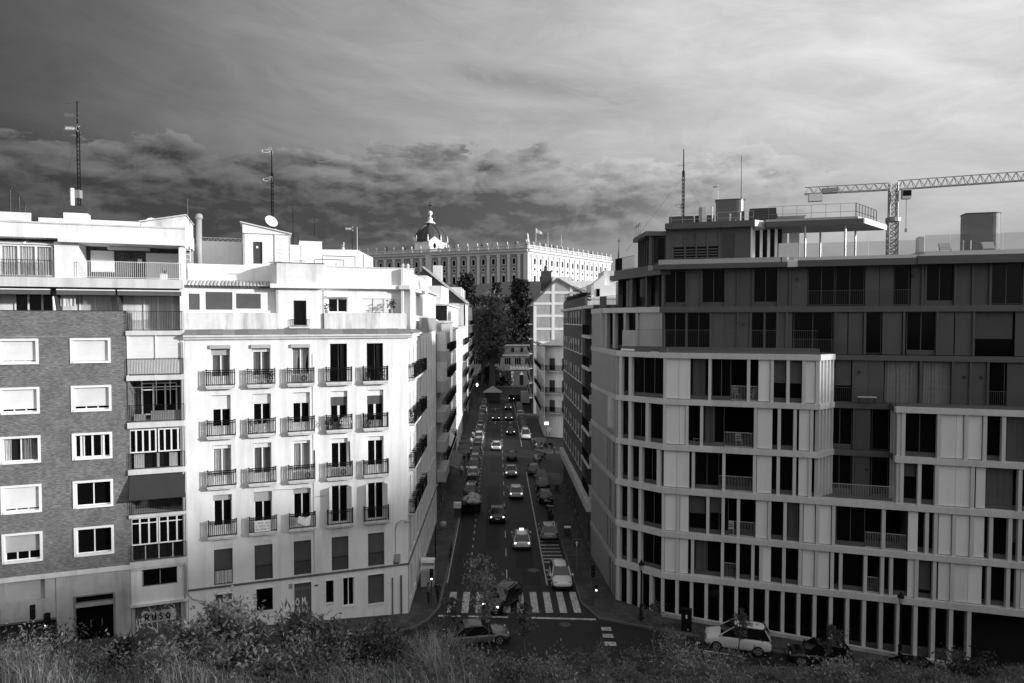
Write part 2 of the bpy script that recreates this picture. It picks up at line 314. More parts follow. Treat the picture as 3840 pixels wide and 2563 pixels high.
def window(F,x0,x1,z0,z1,y,n=2,fm='white_frame',gm='dark_glass',fw=.06,low=0,shut=None,curt=None,tr=0.0,back=True,name='window'):
    wd,h=x1-x0,z1-z0
    o=F.put(name,frame_mesh(wd,h,n,fw,fm,low,.07,tr),x0,y,z0)
    zb=max(low,fw); gl='clear_glass' if curt else gm
    for i in range(n):
        a=wd*i/n+(fw if i==0 else fw*.6); b=wd*(i+1)/n-(fw if i==n-1 else fw*.6)
        put('pane',pane_mesh(b-a,h-fw-zb,gl),o,(a,.03,zb))
        if curt:
            cm,side=curt; 
            if cm: put('curtain',curtain_mesh(b-a,h-fw-zb,cm,.03,7,side),o,(a,.12,zb))
    if curt: put('dark_room_sheet',cached(('rr',round(wd,2),round(h,2)),lambda:G().box(.02,wd-.02,0,.02,.02,h-.02).mesh('dark_room_sheet','room_dark')),o,(0,.24,0))  # near-black sheet stands in for the unlit room behind
    if shut:
        fr,sm_=shut; put('roller_shutter',shutter_mesh(wd-.04,h*fr,sm_),o,(.02,-.05,h*(1-fr)))
    return o
def railing_mesh(wd,h,d,m='black_iron',step=.11,t=.016,posts=True,deco=False,sides=True,rail=.03):
    def f():
        g=G(); r=rail/2
        L=[((0,0),(wd,0))]+([((0,0),(0,d)),((wd,0),(wd,d))] if sides and d>0 else [])
        for (ax,ay),(bx,by) in L:
            ln=math.hypot(bx-ax,by-ay)
            for z in ((h,.07,h*.86) if deco else (h,.07)): g.bar((ax,ay,z),(bx,by,z),rail)
            k=max(2,int(ln/step))
            for i in range(k+1):
                u=i/k; x,y=ax+(bx-ax)*u,ay+(by-ay)*u; g.tube((x,y,.07),(x,y,h),t*.62,None,4,False)
                if deco and i%2==0: g.box(x-.02,x+.02,y-.02,y+.02,h*.72,h*.80); g.box(x-.018,x+.018,y-.018,y+.018,.12,.2)
        if posts:
            for x in (0,wd): g.bar((x,0,0),(x,0,h+.03),.045); g.lathe([(.01,h+.03),(.035,h+.07),(.01,h+.11)],x,0,6)
        return g.mesh('railing',m)
    return cached(('ra',round(wd,2),round(h,2),round(d,2),m,step,t,posts,deco,sides,rail),f)
def slab_mesh(wd,d,t,m='slab',lip=True):
    def f():
        g=G(); g.box(0,wd,-d,0,-t*.55,0)
        if lip: g.box(.05,wd-.05,-d+.05,0,-t,-t*.55)
        return g.mesh('balcony',m)
    return cached(('sl',round(wd,2),round(d,2),round(t,2),m),f)
def balcony(F,x0,x1,z,d=.5,h=1.05,t=.22,deco=True,m='black_iron',sm_='slab',step=.12):
    o=F.put('balcony',slab_mesh(x1-x0,d,t,sm_),x0,0,z)
    put('railing',railing_mesh(x1-x0-.08,h,d-.06,m,step,.036,True,deco,True,.05),o,(.04,-d+.05,0)); return o
def ac_unit(F,x,y,z,label,wd=.85,h=.62):
    t=F.top('air_conditioner',label,'air conditioner',x,y,z)
    def f():
        g=G(); g.box(0,wd,0,.3,.05,h); g.box(.05,.12,0,.3,0,.05); g.box(wd-.12,wd-.05,0,.3,0,.05); return g.mesh('casing','plastic_white')
    put('casing',cached(('ac',wd,h),f),t)
    def f2():
        g=G(); cx,cz=wd*.36,h*.52; r=h*.36
        n=20; vs=[(cx+r*math.cos(6.283*i/n),-.012,cz+r*math.sin(6.283*i/n)) for i in range(n)]; g.add(vs,[tuple(range(n-1,-1,-1))]); return g.mesh('fan_grille','dark_paint')
    fo=put('fan_grille',cached(('acf',wd,h),f2),t)
    def f3():
        g=G(); cx,cz=wd*.36,h*.52; r=h*.36
        for q in (1.,.66,.33):
            pts=[(cx+r*q*math.cos(6.283*i/16),-.02,cz+r*q*math.sin(6.283*i/16)) for i in range(17)]; g.path(pts,.006,4)
        for i in range(6): g.bar((cx,-.02,cz),(cx+r*math.cos(i*1.047),-.02,cz+r*math.sin(i*1.047)),.01)
        return g.mesh('grille_wires','plastic_white')
    put('grille_wires',cached(('acw',wd,h),f3),fo); return t
def dish_antenna(loc,rz,r,label,tilt=.5):
    t=thing('satellite_dish',label,'satellite dish',loc,rz)
    g=G(); n=20; rings=[(0,0),(.4,.03),(.75,.1),(1,.18)]; vs=[]
    M_=Matrix.Rotation(R_(90)-tilt,3,'X')
    for q,dz in rings:
        for i in range(n): vs.append(M_@Vector((r*q*math.cos(6.283*i/n),r*q*math.sin(6.283*i/n),r*dz)))
    fs=[(j*n+i,j*n+(i+1)%n,(j+1)*n+(i+1)%n,(j+1)*n+i) for j in range(3) for i in range(n)]
    g.add([v+Vector((0,0,r+.25)) for v in vs],fs); g.obj('reflector','white_paint',t,smooth=True)
    g=G(); c=Vector((0,0,r+.25)); e=c+M_@Vector((0,0,r*.9)); b=c+M_@Vector((0,-r*.95,r*.17)); g.tube(b,e,.012,None,5); g.tube(e,e+(M_@Vector((0,0,-.12))),.04,None,8); g.obj('feed_arm','grey_paint',t)
    g=G(); g.tube((0,.12,0),(0,.12,r+.3),.03,None,8); g.obj('mount','metal_grey',t); return t
def lattice_mast(loc,h,w,label,heads,guys=(),m='black_iron',solid=False,name='antenna_mast'):
    t=thing(name,label,'antenna',loc)
    g=G()
    if solid: g.tube((0,0,0),(0,0,h),w,w*.6,8)
    else:
        lat=h*.72
        P=[(w*math.cos(a),w*math.sin(a)) for a in (.5,2.6,4.7)]
        for x,y in P: g.tube((x,y,0),(x,y,lat),.03,None,5)
        n=int(lat/.3)
        for i in range(n):
            z0,z1=i*lat/n,(i+1)*lat/n
            for j in range(3):
                a,b=P[j],P[(j+1)%3]; g.tube((*a,z0),(*b,z1),.014,None,4,False)
        g.tube((0,0,lat-.5),(0,0,h),.05,.035,6)
    g.obj('mast',m,t)
    for kind,z,az,s,mm in heads:
        g=G(); d=Vector((math.cos(az),math.sin(az),0)); q=Vector((-math.sin(az),math.cos(az),0)); p=Vector((0,0,z))
        if kind=='yagi':
            g.tube(p-d*s*.3,p+d*s,.012,None,5)
            for i in range(7): c=p+d*(s*(-.25+i*.2)); l=s*(.32-.02*i); g.tube(c-q*l,c+q*l,.006,None,4)
        elif kind=='uhf':
            g.tube(p,p+d*s,.012,None,5)
            for i in range(9):
                c=p+d*(s*(.25+i*.085)); l=.14*s
                g.tube(c-q*l-Vector((0,0,l)),c+q*l+Vector((0,0,l)),.008,None,4); g.tube(c-q*l+Vector((0,0,l)),c+q*l-Vector((0,0,l)),.008,None,4)
            for sx in (-1,1):
                for sz in (-1,1): g.tube(p+d*s*.1,p-d*s*.12+q*(sx*.22*s)+Vector((0,0,sz*.32*s)),.012,None,4)
        elif kind=='loop':
            pts=[p+d*(s*(.55+.4*math.cos(a)))+Vector((0,0,.16*s*math.sin(a))) for a in [i*6.283/14 for i in range(15)]]; g.path(pts,.02,5); g.tube(p,p+d*s*.3,.015,None,5)
            for i in range(4): c=p+d*(s*(-.05+.1*i)); g.tube(c-q*.3*s+Vector((0,0,-.25*s)),c+q*.3*s+Vector((0,0,.3*s)),.016,None,4)
        elif kind=='box': g.box(-s*.3,s*.3,-s*.3,s*.3,z,z+s)
        g.obj('aerial',mm,t)
    g=G()
    for (z,dx,dy,dz) in guys: g.tube((0,0,z),(dx,dy,dz),.009,None,3,False)
    if guys: g.obj('guy_wires','dark_paint',t)
    return t
# ================================================================ ground, roads, pavements
def sx(y): return -.0207*(y-52)
def grid(name,m,xs,ys,zf):
    g=G(); nx=len(xs); g.v=[(x,y,zf(x,y)) for y in ys for x in xs]
    g.f=[(j*nx+i,j*nx+i+1,(j+1)*nx+i+1,(j+1)*nx+i) for j in range(len(ys)-1) for i in range(nx-1)]
    return g.obj(name,m,smooth=True)
def lin(a,b,n): return [a+(b-a)*i/(n-1) for i in range(n)]
road=struct(grid('road','asphalt',lin(-70,70,71),lin(38,236,100),gz))
def hill_z(x,y):
    if y<236: return -1.2 if y>60 else -2.0
    t_=(y-236); return -1+ 46*sm(0,175,t_)+ (1.5*math.sin(x*.05)+1.2*math.sin(x*.11+y*.07))*sm(0,60,t_)
struct(grid('ground','soil',lin(-1500,1500,81),lin(-300,3000,111),lambda x,y: min(hill_z(x,y),44) if y<700 else 44-min(30,(y-700)*.03)))
def poly_line(pts,n):
    L=[0]
    for a,b in zip(pts,pts[1:]): L.append(L[-1]+math.hypot(b[0]-a[0],b[1]-a[1]))
    out=[]
    for i in range(n):
        s_=L[-1]*i/(n-1); j=max(k for k in range(len(L)-1) if L[k]<=s_+1e-9); u=(s_-L[j])/(L[j+1]-L[j])
        out.append((pts[j][0]+(pts[j+1][0]-pts[j][0])*u,pts[j][1]+(pts[j+1][1]-pts[j][1])*u))
    return out
def seg_lines(A,B,n):   # matched resampling, segment by segment
    oa,ob=[],[]
    for i in range(len(A)-1):
        for k in range(n):
            u=k/n; oa.append((A[i][0]+(A[i+1][0]-A[i][0])*u,A[i][1]+(A[i+1][1]-A[i][1])*u)); ob.append((B[i][0]+(B[i+1][0]-B[i][0])*u,B[i][1]+(B[i+1][1]-B[i][1])*u))
    return oa+[A[-1]],ob+[B[-1]]
def pavement(A,B,h=.13):    # A wall side, B kerb side
    a,b=seg_lines(A,B,12); g=G(); n=len(a); m_=5
    for i in range(n):
        for k in range(m_+1):
            u=k/m_*.0+k/m_; x=a[i][0]+(b[i][0]-a[i][0])*u; y=a[i][1]+(b[i][1]-a[i][1])*u; g.v.append((x,y,gz(x,y)+h))
    for i in range(n-1):
        for k in range(m_): q=i*(m_+1)+k; g.f.append((q,q+1,q+m_+2,q+m_+1))
    o=struct(g.obj('pavement','paving'))
    g=G()
    for i in range(n):
        dx,dy=a[i][0]-b[i][0],a[i][1]-b[i][1]; l=math.hypot(dx,dy); dx,dy=dx/l*.16,dy/l*.16; x,y=b[i]; z=gz(x,y)
        g.v+=[(x,y,z-.05),(x,y,z+h+.006),(x+dx,y+dy,z+h+.006)]
    for i in range(n-1): q=i*3; g.f+=[(q,q+3,q+4,q+1),(q+1,q+4,q+5,q+2)]
    g.obj('kerb','kerbstone',o); return o
CW=Vector((-7.9,51.3)); aW=R_(19.85); dW=Vector((math.cos(aW),math.sin(aW))); nW=Vector((-math.sin(aW),math.cos(aW)))
BR=Vector((11.35,51.0)); aR=R_(-16.9); dR=Vector((math.cos(aR),math.sin(aR))); nR=Vector((-math.sin(aR),math.cos(aR)))
def pW(a,s=0): p=CW+dW*a+nW*s; return (p.x,p.y)
def pR(a,s=0): p=BR+dR*a+nR*s; return (p.x,p.y)
LW=lambda y:-7.95+sx(y); LK=lambda y:-5.5+sx(y); RK=lambda y:5.25+sx(y); RW=lambda y:7.6-.0207*(y-64)
PAV_L=pavement([pW(-42),pW(-12),pW(-1),(-7.95,51.35),(-7.96,53),(-8.0,58),(LW(120),120),(LW(196),196)],[pW(-42,-2.7),pW(-12,-2.7),pW(-.2,-2.7),(-6.2,50.2),(-5.6,52.3),(LK(58),58),(LK(120),120),(LK(196),196)])
PAV_R=pavement([pR(33),pR(12),pR(.5),(11.3,51.05),(8.28,53.8),(8.1,56.5),(7.5,64.3),(RW(99),99)],[pR(33,-2.7),pR(12,-2.7),pR(.5,-2.6),(8.9,49.3),(6.5,50.4),(5.45,53.2),(RK(64),64),(RK(99),99)])
PAV_R2=pavement([(RW(116)+12,116),(RW(116)+.2,116.2),(RW(119),119),(RW(192),192)],[(RK(114)+14,113.4),(RK(114)+2,113.6),(RK(117),116.5),(RK(192),192)])
PAV_E=pavement([(-60,237),(-25,235),(0,233.5),(25,235),(60,238)],[(-60,233),(-25,230.5),(0,229),(25,230.5),(60,234)])
# painted markings, each a piece of the road
def paint(pts,name='road_marking',dz=.006,m='road_paint'):
    g=G(); g.quad(*[(x,y,gz(x,y)+dz) for x,y in pts]); return g.obj(name,m,road)
def rect(x0,x1,y0,y1,name='road_marking',dz=.006,m='road_paint'): return paint([(x0+sx(y0),y0),(x1+sx(y0),y0),(x1+sx(y1),y1),(x0+sx(y1),y1)],name,dz,m)
for i in range(10): x=-5.0+1.085*i; rect(x,x+.55,51.6,55.6,'zebra_stripe')
paint([(-5.6,50.95),(-3.9,50.9),(-3.9,51.15),(-5.6,51.2)],'stop_line'); paint([(-3.3,50.85),(-.3,50.7),(-.3,50.95),(-3.3,51.1)],'stop_line'); paint([(.4,50.65),(6.3,50.3),(6.3,50.58),(.4,50.93)],'stop_line')
for i in range(22): y=58.5+i*5.6; rect(-.36,-.26,y,y+2.2,'lane_dash')
for i in range(60): y=60+i*2.2; rect(-3.62,-3.52,y,y+.8,'parking_dash')
rect(-5.46,-5.36,57.5,77,'edge_line'); rect(3.02,3.15,57,100,'parking_line'); rect(3.1,3.2,120,186,'parking_line')
for y in (58.2,59.3,60.4,62.4,63.3,64.2,65.2,66.2,67.2,68.4,69.6): rect(3.2,5.0,y,y+.28,'hatch_bar')
for y,a,b in ((49.2,6.5,7.2),(48.1,6.45,7.2),(46.9,6.4,7.2)): paint([(a,y),(b,y-.05),(b,y-.62),(a,y-.57)],'give_way_block')
paint([(9.0,44.9),(11.9,43.3),(11.95,43.5),(9.05,45.15)],'road_line'); paint([(8.8,44.2),(11.8,43.1),(11.8,43.28),(8.8,44.45)],'road_line'); paint([(12.5,45.9),(15.5,45.2),(15.5,45.4),(12.5,46.1)],'road_line')
for y in (150,172): 
    for x in (-2.9,.4): rect(x,x+2.4,y,y+.35,'lane_symbol'); rect(x+1.1,x+1.35,y-3,y,'lane_symbol')
rect(-3.4,3.0,193,193.8,'stop_line')
for x0,x1,y0,y1 in ((-4.9,-3.8,57,75),(.6,2.2,61,66),(-2.4,-.9,66,92),(-2.2,-.6,100,140),(1.0,2.6,57,60)): rect(x0,x1,y0,y1,'asphalt_patch',.003,'asphalt_patch')
def disc(x,y,r,name='manhole_cover',m='dark_paint',dz=.007):
    g=G(); g.add([(x+r*math.cos(6.283*i/18),y+r*math.sin(6.283*i/18),gz(x,y)+dz) for i in range(18)],[tuple(range(18))]); return g.obj(name,m,road)
disc(3.9,49.6,.42); disc(1.9,60.5,.5,m='kerbstone'); disc(-1.2,47.2,.35)
# the slope the photograph was taken from
def emb_z(x,y):
    pr=[(-40,19.4),(2,19.0),(6,17.3),(12,14.7),(18,12.0),(24,9.2),(36,3.05),(42.6,-.5),(46,-1.6)]
    for (a,za),(b,zb) in zip(pr,pr[1:]):
        if a<=y<=b: z=za+(zb-za)*(y-a)/(b-a); break
    return z+ .16*math.sin(x*1.3+y*.7)+.12*math.sin(x*.57-y*1.1)+ (.05*max(0,-x-10) if y>30 else .02*max(0,-x-8))
struct(grid('hillside','soil',lin(-60,60,121),lin(-40,46,87),emb_z))
# ================================================================ brick apartment building (left)
bb=thing('brick_apartment_building','grey brick apartment building with white roller shutters and terraced top floors, left edge','building',(*pW(-21),.3))
F=Fr(bb,CW.x,CW.y,19.85)
rowz=[(19.2,20.82),(16.05,17.75),(12.92,14.66),(9.75,11.55),(6.6,8.5)]
cols=[(-33.4,-31.2),(-29.6,-27.4),(-25.75,-23.56),(-21.83,-19.55)]
ops=[(a+.13,b-.13,c+.13,d-.13) for c,d in rowz for a,b in cols]
F.g(G().wall(-36,-18.62,5.72,22.57,ops,.3),'wall','brick')
def surround(wd,h):
    def f():
        g=G(); w_=.14; g.box(0,w_,-.06,.28,0,h); g.box(wd-w_,wd,-.06,.28,0,h); g.box(w_,wd-w_,-.06,.28,h-w_,h); g.box(w_,wd-w_,-.1,.28,0,w_); return g.mesh('window_surround','white_paint')
    return cached(('su',round(wd,2),round(h,2)),f)
st={(2,0):('s',.93),(3,0):('s',.97),(2,1):('s',.88),(3,1):('s',.86),(2,2):('c',2),(3,2):('m',4),(2,3):('s',.9),(3,3):('g',2),(2,4):('h',3),(3,4):('g',2)}
for r,(c,d) in enumerate(rowz):
    for k,(a,b) in enumerate(cols):
        o=F.put('window_surround',surround(b-a,d-c),a,0,c)
        kind,n=st.get((k,r),('s',1.0)); iw,ih=b-a-.28,d-c-.28
        wn=put('window',frame_mesh(iw,ih,n if isinstance(n,int) else 3,.055,'white_frame',0),o,(.14,.16,.14))
        nn=n if isinstance(n,int) else 3
        for i in range(nn):
            x0=iw*i/nn+.05; put('pane',pane_mesh(iw/nn-.1,ih-.11,'clear_glass' if kind=='c' else 'dark_glass'),o,(.14+x0,.19,.195))
        if kind=='s': put('roller_shutter',shutter_mesh(iw,ih*n,'shutter_white'),o,(.14,.09,.14+ih*(1-n)))
        if kind=='h': put('roller_shutter',shutter_mesh(iw,ih*.68,'shutter_grey'),o,(.14,.145,.14+ih*.32))
        if kind=='m':
            g=G()
            for x in (.3,.95,1.6): g.box(x*iw/2.05,x*iw/2.05+.12,0,.02,0,ih)
            put('shutter_leaf',g.mesh('shutter_leaf','white_frame'),o,(.14,.12,.14))
        if kind=='c':
            put('curtain',curtain_mesh(iw*.45,ih-.15,'curtain_grey',.03,8),o,(.14+iw*.54,.25,.2)); put('curtain',curtain_mesh(iw*.2,ih-.15,'curtain',.03,4),o,(.17,.25,.2)); put('dark_room_sheet',G().box(0,iw,0,.02,0,ih).mesh('dark_room_sheet','room_dark'),o,(.14,.32,.14))
# glazed balcony bay
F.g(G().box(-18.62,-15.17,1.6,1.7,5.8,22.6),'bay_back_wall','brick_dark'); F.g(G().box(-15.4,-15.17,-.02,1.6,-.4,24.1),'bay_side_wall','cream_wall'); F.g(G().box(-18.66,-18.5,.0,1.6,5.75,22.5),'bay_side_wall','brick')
for z0,z1 in ((20.98,21.28),(17.98,18.32),(14.82,15.19),(11.72,12.06),(8.82,9.02),(5.46,5.86)): F.g(G().box(-18.64,-15.19,-.14,1.6,z0,z1),'floor_slab','slab')
def rail(F,x0,x1,z,h,y=-.08,m='black_iron',step=.1,d=0,label=None,t=.022): return F.put('railing',railing_mesh(x1-x0,h,d,m,step,t,False,False,d>0),x0,y,z,label)
for x in (-18.58,-16.9): F.put('blind_panel',shutter_mesh(1.66,2.62,'shutter_white',.09),x,.02,18.35)
F.g(G().box(-18.6,-18.5,-.05,.06,18.32,20.98).box(-16.93,-16.87,-.05,.06,18.32,20.98).box(-15.3,-15.2,-.05,.06,18.32,20.98),'bay_frame','white_frame')
rail(F,-18.58,-15.22,18.33,1.1,-.12,step=.09); F.g(G().box(-18.5,-15.3,-.06,-.04,18.36,19.3),'infill_sheet','white_paint')
g=G()
for x in (-18.57,-17.75,-16.9,-16.06,-15.24): g.box(x-.02,x+.02,-.06,-.02,16.3,17.98)
g.box(-18.57,-15.24,-.06,-.02,17.5,17.55); F.g(g,'bay_frame','metal_grey'); rail(F,-18.58,-15.22,15.2,1.14,-.1)
F.put('window',frame_mesh(2.2,2.2,3,.08,'white_frame',0,.07,.45),-18.0,1.3,15.5); F.g(G().box(-17.9,-15.9,1.38,1.4,15.5,17.7),'pane','dark_glass')
F.g(G().box(-17.3,-15.4,.2,.25,15.25,15.9).box(-18.3,-17.6,.3,.35,15.25,15.7),'stored_boards','grey_paint')
window(F,-18.56,-16.95,13.15,14.72,0,4,gm='dark_glass',fw=.08); window(F,-16.85,-15.24,13.15,14.72,0,4,gm='dark_glass',fw=.08); F.g(G().box(-15.5,-15.22,-.03,.05,12.1,14.8),'bay_frame','white_frame')
rail(F,-18.58,-15.22,12.07,1.06,-.1); F.g(G().box(-18.3,-17.7,.1,.12,12.1,13.1).box(-16.95,-16.8,.1,.14,12.1,13.1).box(-16.2,-15.7,.1,.12,12.1,13.05),'stored_boards','shutter_white')
g=G(); g.yprism([(-.05,11.7),(-.62,10.15),(-.6,10.1),(0,11.66)],-18.55,-15.22); F.g(g,'awning','awning_dark'); rail(F,-18.58,-15.22,9.03,1.2,-.1)
window(F,-18.56,-16.95,6.95,8.8,0,3,fw=.08,tr=.35); window(F,-16.9,-15.24,6.95,8.8,0,3,fw=.08,tr=.35); rail(F,-18.58,-15.22,5.88,1.06,-.1); F.g(G().box(-18.55,-18.47,.03,.06,5.9,6.95).box(-17.75,-17.68,.03,.06,5.9,6.95).box(-16.95,-16.86,.03,.06,5.9,6.95).box(-16.1,-16.02,.03,.06,5.9,6.95),'bay_frame','white_frame')
F.g(G().box(-18.6,-15.2,.3,.34,5.9,8.8),'dark_room_sheet','room_dark'); F.g(G().box(-18.6,-15.45,.35,.38,12.1,14.8),'dark_room_sheet','room_dark')
# ground floor
F.g(G().box(-36,-18.62,-.12,.05,5.43,5.72).box(-18.62,-15.18,-.1,.05,5.3,5.46),'string_course','slab')
F.g(G().wall(-36,-22.87,2.8,5.43,[(-25.6,-23.5,4.1,5.42)],.25),'base_wall','stone_cladding'); F.put('roller_shutter',shutter_mesh(2.1,1.32,'shutter_grey'),-25.6,.2,4.1)
F.g(G().box(-36,-22.87,.5,.6,-1,2.8),'garage_dark_panel','dark_paint'); F.g(G().box(-36,-22.87,.0,.5,2.66,2.8),'lintel','dark_stone')  # dark panel stands in for the black garage opening
F.g(G().wall(-22.87,-18.62,-.5,5.43,[(-21.9,-19.55,.7,4.05)],.5,-.05),'base_wall','stone_cladding')
g=G(); g.box(-21.9,-21.8,-.1,.1,.7,4.05); g.box(-19.65,-19.55,-.1,.1,.7,4.05); g.box(-21.8,-19.65,-.1,.1,3.95,4.05); F.g(g,'door_frame','galvanised'); F.g(G().box(-21.8,-19.65,-.16,.4,3.28,3.46),'door_canopy','grey_paint')
dd=F.g(G().box(-21.8,-19.65,.42,.45,.7,3.95),'entrance_door','dark_glass'); 
for x in (-21.05,-20.4): put('door_handle',cached('dh',lambda:G().tube((0,0,0),(0,0,.5),.02,None,6).mesh('door_handle','galvanised')),dd,(x,.38,1.7))
F.g(G().wall(-18.62,-15.18,2.95,5.3,[(-17.95,-15.82,4.07,5.25)],.25),'base_wall','cream_wall'); window(F,-17.95,-15.82,4.07,5.25,.2,2,'grey_paint')
rail(F,-17.95,-15.82,4.1,1.1,.04,step=.12); F.g(G().box(-18.66,-15.16,-.14,.05,2.82,3.0),'ledge','stained_wall')
F.g(G().wall(-18.62,-15.18,-.6,2.82,[(-18.4,-15.62,.72,2.75)],.15),'base_wall','stone_cladding')
# graffitied roller shutter: dark paint scrawl and letters RUSO
gs=F.put('roller_shutter',shutter_mesh(2.78,2.03,'shutter_dark',.08),-18.4,.12,.72,'roller shutter covered in graffiti')
SEG={'R':[((0,0),(0,1)),((0,1),(.6,.95)),((.6,.95),(.55,.55)),((.55,.55),(0,.5)),((.15,.5),(.7,0))],'U':[((0,1),(.05,.15)),((.05,.15),(.3,0)),((.3,0),(.55,.15)),((.55,.15),(.6,1))],
 'S':[((.6,.9),(.25,1)),((.25,1),(0,.75)),((0,.75),(.55,.35)),((.55,.35),(.4,.02)),((.4,.02),(0,.1))],'O':[((.3,1),(0,.6)),((0,.6),(.1,.1)),((.1,.1),(.5,.05)),((.5,.05),(.65,.55)),((.65,.55),(.3,1))],
 'A':[((0,0),(.3,1)),((.3,1),(.6,0)),((.12,.4),(.48,.4))],'M':[((0,0),(.05,1)),((.05,1),(.3,.4)),((.3,.4),(.55,1)),((.55,1),(.6,0))]}
def letters(txt,wd,h,m,par,loc,th=.05,name='graffiti_letter',gap=1.25):
    for i,ch in enumerate(txt):
        g=G()
        for (a,b),(c,d) in SEG[ch]: g.bar((a*wd,0,b*h),(c*wd,0,d*h),th)
        for vtx in range(len(g.v)): x,y,z=g.v[vtx]; g.v[vtx]=(x,y*.1,z)
        g.obj(name,m,par,(loc[0]+i*wd*gap,loc[1],loc[2]))
gs_=G().box(.35,2.45,-.008,-.004,.85,1.62).obj('graffiti_patch','shutter_grey',gs); letters('RUSO',.34,.42,'black_iron',gs,(.6,-.05,1.02),.075)
r2=random.Random(3)
for k in range(60):
    g=G(); x=r2.uniform(.05,2.65); z=r2.uniform(.1,1.75); pts=[(x,0,z)]
    for i in range(4): x=min(2.7,max(.05,x+r2.uniform(-.22,.22))); z=min(1.95,max(.05,z+r2.uniform(-.2,.35))); pts.append((x,0,z))
    for a,b in zip(pts,pts[1:]): g.bar(a,b,r2.choice([.02,.035,.05]))
    g.v=[(x_,y_*.08,z_) for x_,y_,z_ in g.v]; g.obj('graffiti_stroke',r2.choice(['white_paint','dark_paint','grey_paint','white_paint']),gs,(0,-.012,0))
# terrace storey with awnings
F.g(G().box(-36,-18.62,-.03,.3,22.57,22.62),'parapet_cap','dark_paint'); F.g(G().box(-36,-18.62,.3,.32,21.0,22.57),'parapet_back','brick'); F.g(G().box(-36,-15.2,1.5,1.6,21.2,24.1),'terrace_wall','stained_wall'); F.g(G().box(-36,-15.2,.3,1.5,21.0,21.15),'terrace_floor','slab')
rail(F,-18.6,-15.2,21.28,1.3,-.1,step=.1)
for x0,x1 in ((-36,-22.85),(-22.5,-19.2),(-19.08,-15.3)):
    F.g(G().yprism([(1.3,24.05),(-.05,23.98),(-.08,23.9),(-.05,23.62),(-.02,23.62),(-.02,23.88),(1.3,23.95)],x0,x1),'awning','awning_grey'); F.g(G().box(x0,x1,-.13,-.085,23.9,23.97),'awning_bar','white_frame')
for x0,x1,n in ((-25.2,-22.9,3),(-21.6,-19.7,2),(-17.8,-16.0,2)): window(F,x0,x1,21.3,23.75,1.42,n,gm='tint_glass',fw=.09,curt=('curtain_grey',0) if n==2 else None)
F.g(G().tube((-22.66,.05,22.6),(-22.72,.05,23.5),.09,.05,8),'folded_parasol','white_paint'); F.put('towel',curtain_mesh(.85,.8,'curtain',.05,4),-22.45,.6,22.9)
for x in (-22.6,-19.1): F.g(G().box(x-.06,x+.06,.2,1.5,21.2,24.1),'terrace_divider','dark_paint')
# top storey
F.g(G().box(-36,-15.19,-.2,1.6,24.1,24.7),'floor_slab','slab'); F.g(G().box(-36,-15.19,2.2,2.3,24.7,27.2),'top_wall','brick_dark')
window(F,-36,-29.3,24.75,26.75,.25,7,curt=('curtain',0)); window(F,-29.25,-22.72,24.75,26.75,.25,7,curt=('curtain',0),fw=.1)
g=G(); g.yprism([(.15,26.78),(.15,26.84),(2.3,27.3),(2.3,27.22)],-36,-22.6); F.g(g,'conservatory_roof','white_frame')
for i in range(9): F.g(G().yprism([(.12,26.83),(.12,26.9),(2.3,27.36),(2.3,27.28)],-36+i*1.67,-35.94+i*1.67),'roof_bar','white_frame')
rail(F,-36,-22.7,24.7,1.08,-.12,step=.12); F.g(G().box(-22.62,-21.28,.1,2.2,24.7,27.0),'white_block','white_wall')
window(F,-21.02,-19.63,25.25,26.68,2.12,1,fw=.1,shut=(.95,'shutter_white'),name='window'); window(F,-17.7,-15.58,24.72,26.62,2.12,2,fw=.12,shut=(.98,'shutter_white'))
F.g(G().box(-19.9,-17.42,1.4,2.1,26.74,26.92),'awning_cassette','white_frame'); F.g(G().box(-18.2,-17.95,2.1,2.18,25.9,26.2),'notice_plate','white_paint'); F.g(G().lathe([(.02,26.25),(.1,26.3),(.1,26.42),(.03,26.5)],-18.7,2.05,8),'wall_lamp','dark_paint')
rail(F,-21.25,-15.25,24.7,1.1,-.1,'white_frame',.12); F.g(G().box(-15.42,-15.2,-.05,2.2,24.7,27.0),'end_post','white_wall')
pl=F.top('planter_box','white planter with a spiky plant at the right end of the top balcony','planter',-16.35,.25,24.7)
put('box',G().box(-.22,.22,-.13,.13,0,.4).mesh('box','white_paint'),pl); g=G()
for i in range(16): a=i*.8; g.add([(-.02,0,.38),(.02,0,.38),(.28*math.cos(a)*.8,.28*math.sin(a)*.6,.75+.1*math.sin(i*3.))],[(0,1,2)])
g.obj('leaves','leaf_dark',pl)
F.g(G().box(-22.3,-15.05,-.35,2.4,26.96,27.2),'eaves','white_wall'); F.g(G().box(-36,-15.0,-.1,6,27.2,28.12),'roof_fascia','cream_wall'); F.g(G().box(-36,-15.0,-.16,.1,28.1,28.2),'roof_edge','slab')
F.g(G().box(-24.2,-17.4,3,9,28.1,28.85),'roof_block','white_wall'); F.g(G().xprism([(-17.8,28.1),(-15.05,28.1),(-15.05,29.1),(-15.3,29.15),(-17.8,28.55)],1.0,6),'roof_ramp','stained_wall'); F.g(G().xprism([(-17.9,28.58),(-15.0,29.17),(-15.0,29.24),(-17.9,28.65)],.8,6.2),'roof_sheet','slab')
F.g(G().yprism([(2,28.1),(5,29.4),(5.2,29.4),(5.2,28.1)],-36,-25.2),'roof_gable','white_wall')
ch=F.g(G().box(-22.9,-21.5,3.6,4.6,28.1,29.36),'chimney','white_wall'); put('chimney_cap',G().box(-22.95,-21.45,3.55,4.65,29.36,29.85).mesh('chimney_cap','dark_paint'),ch)
F.g(G().box(-36,-15.2,.0,12,20.9,21.0).box(-36,-15.2,6,12,-1,28.1),'building_core','grey_wall')
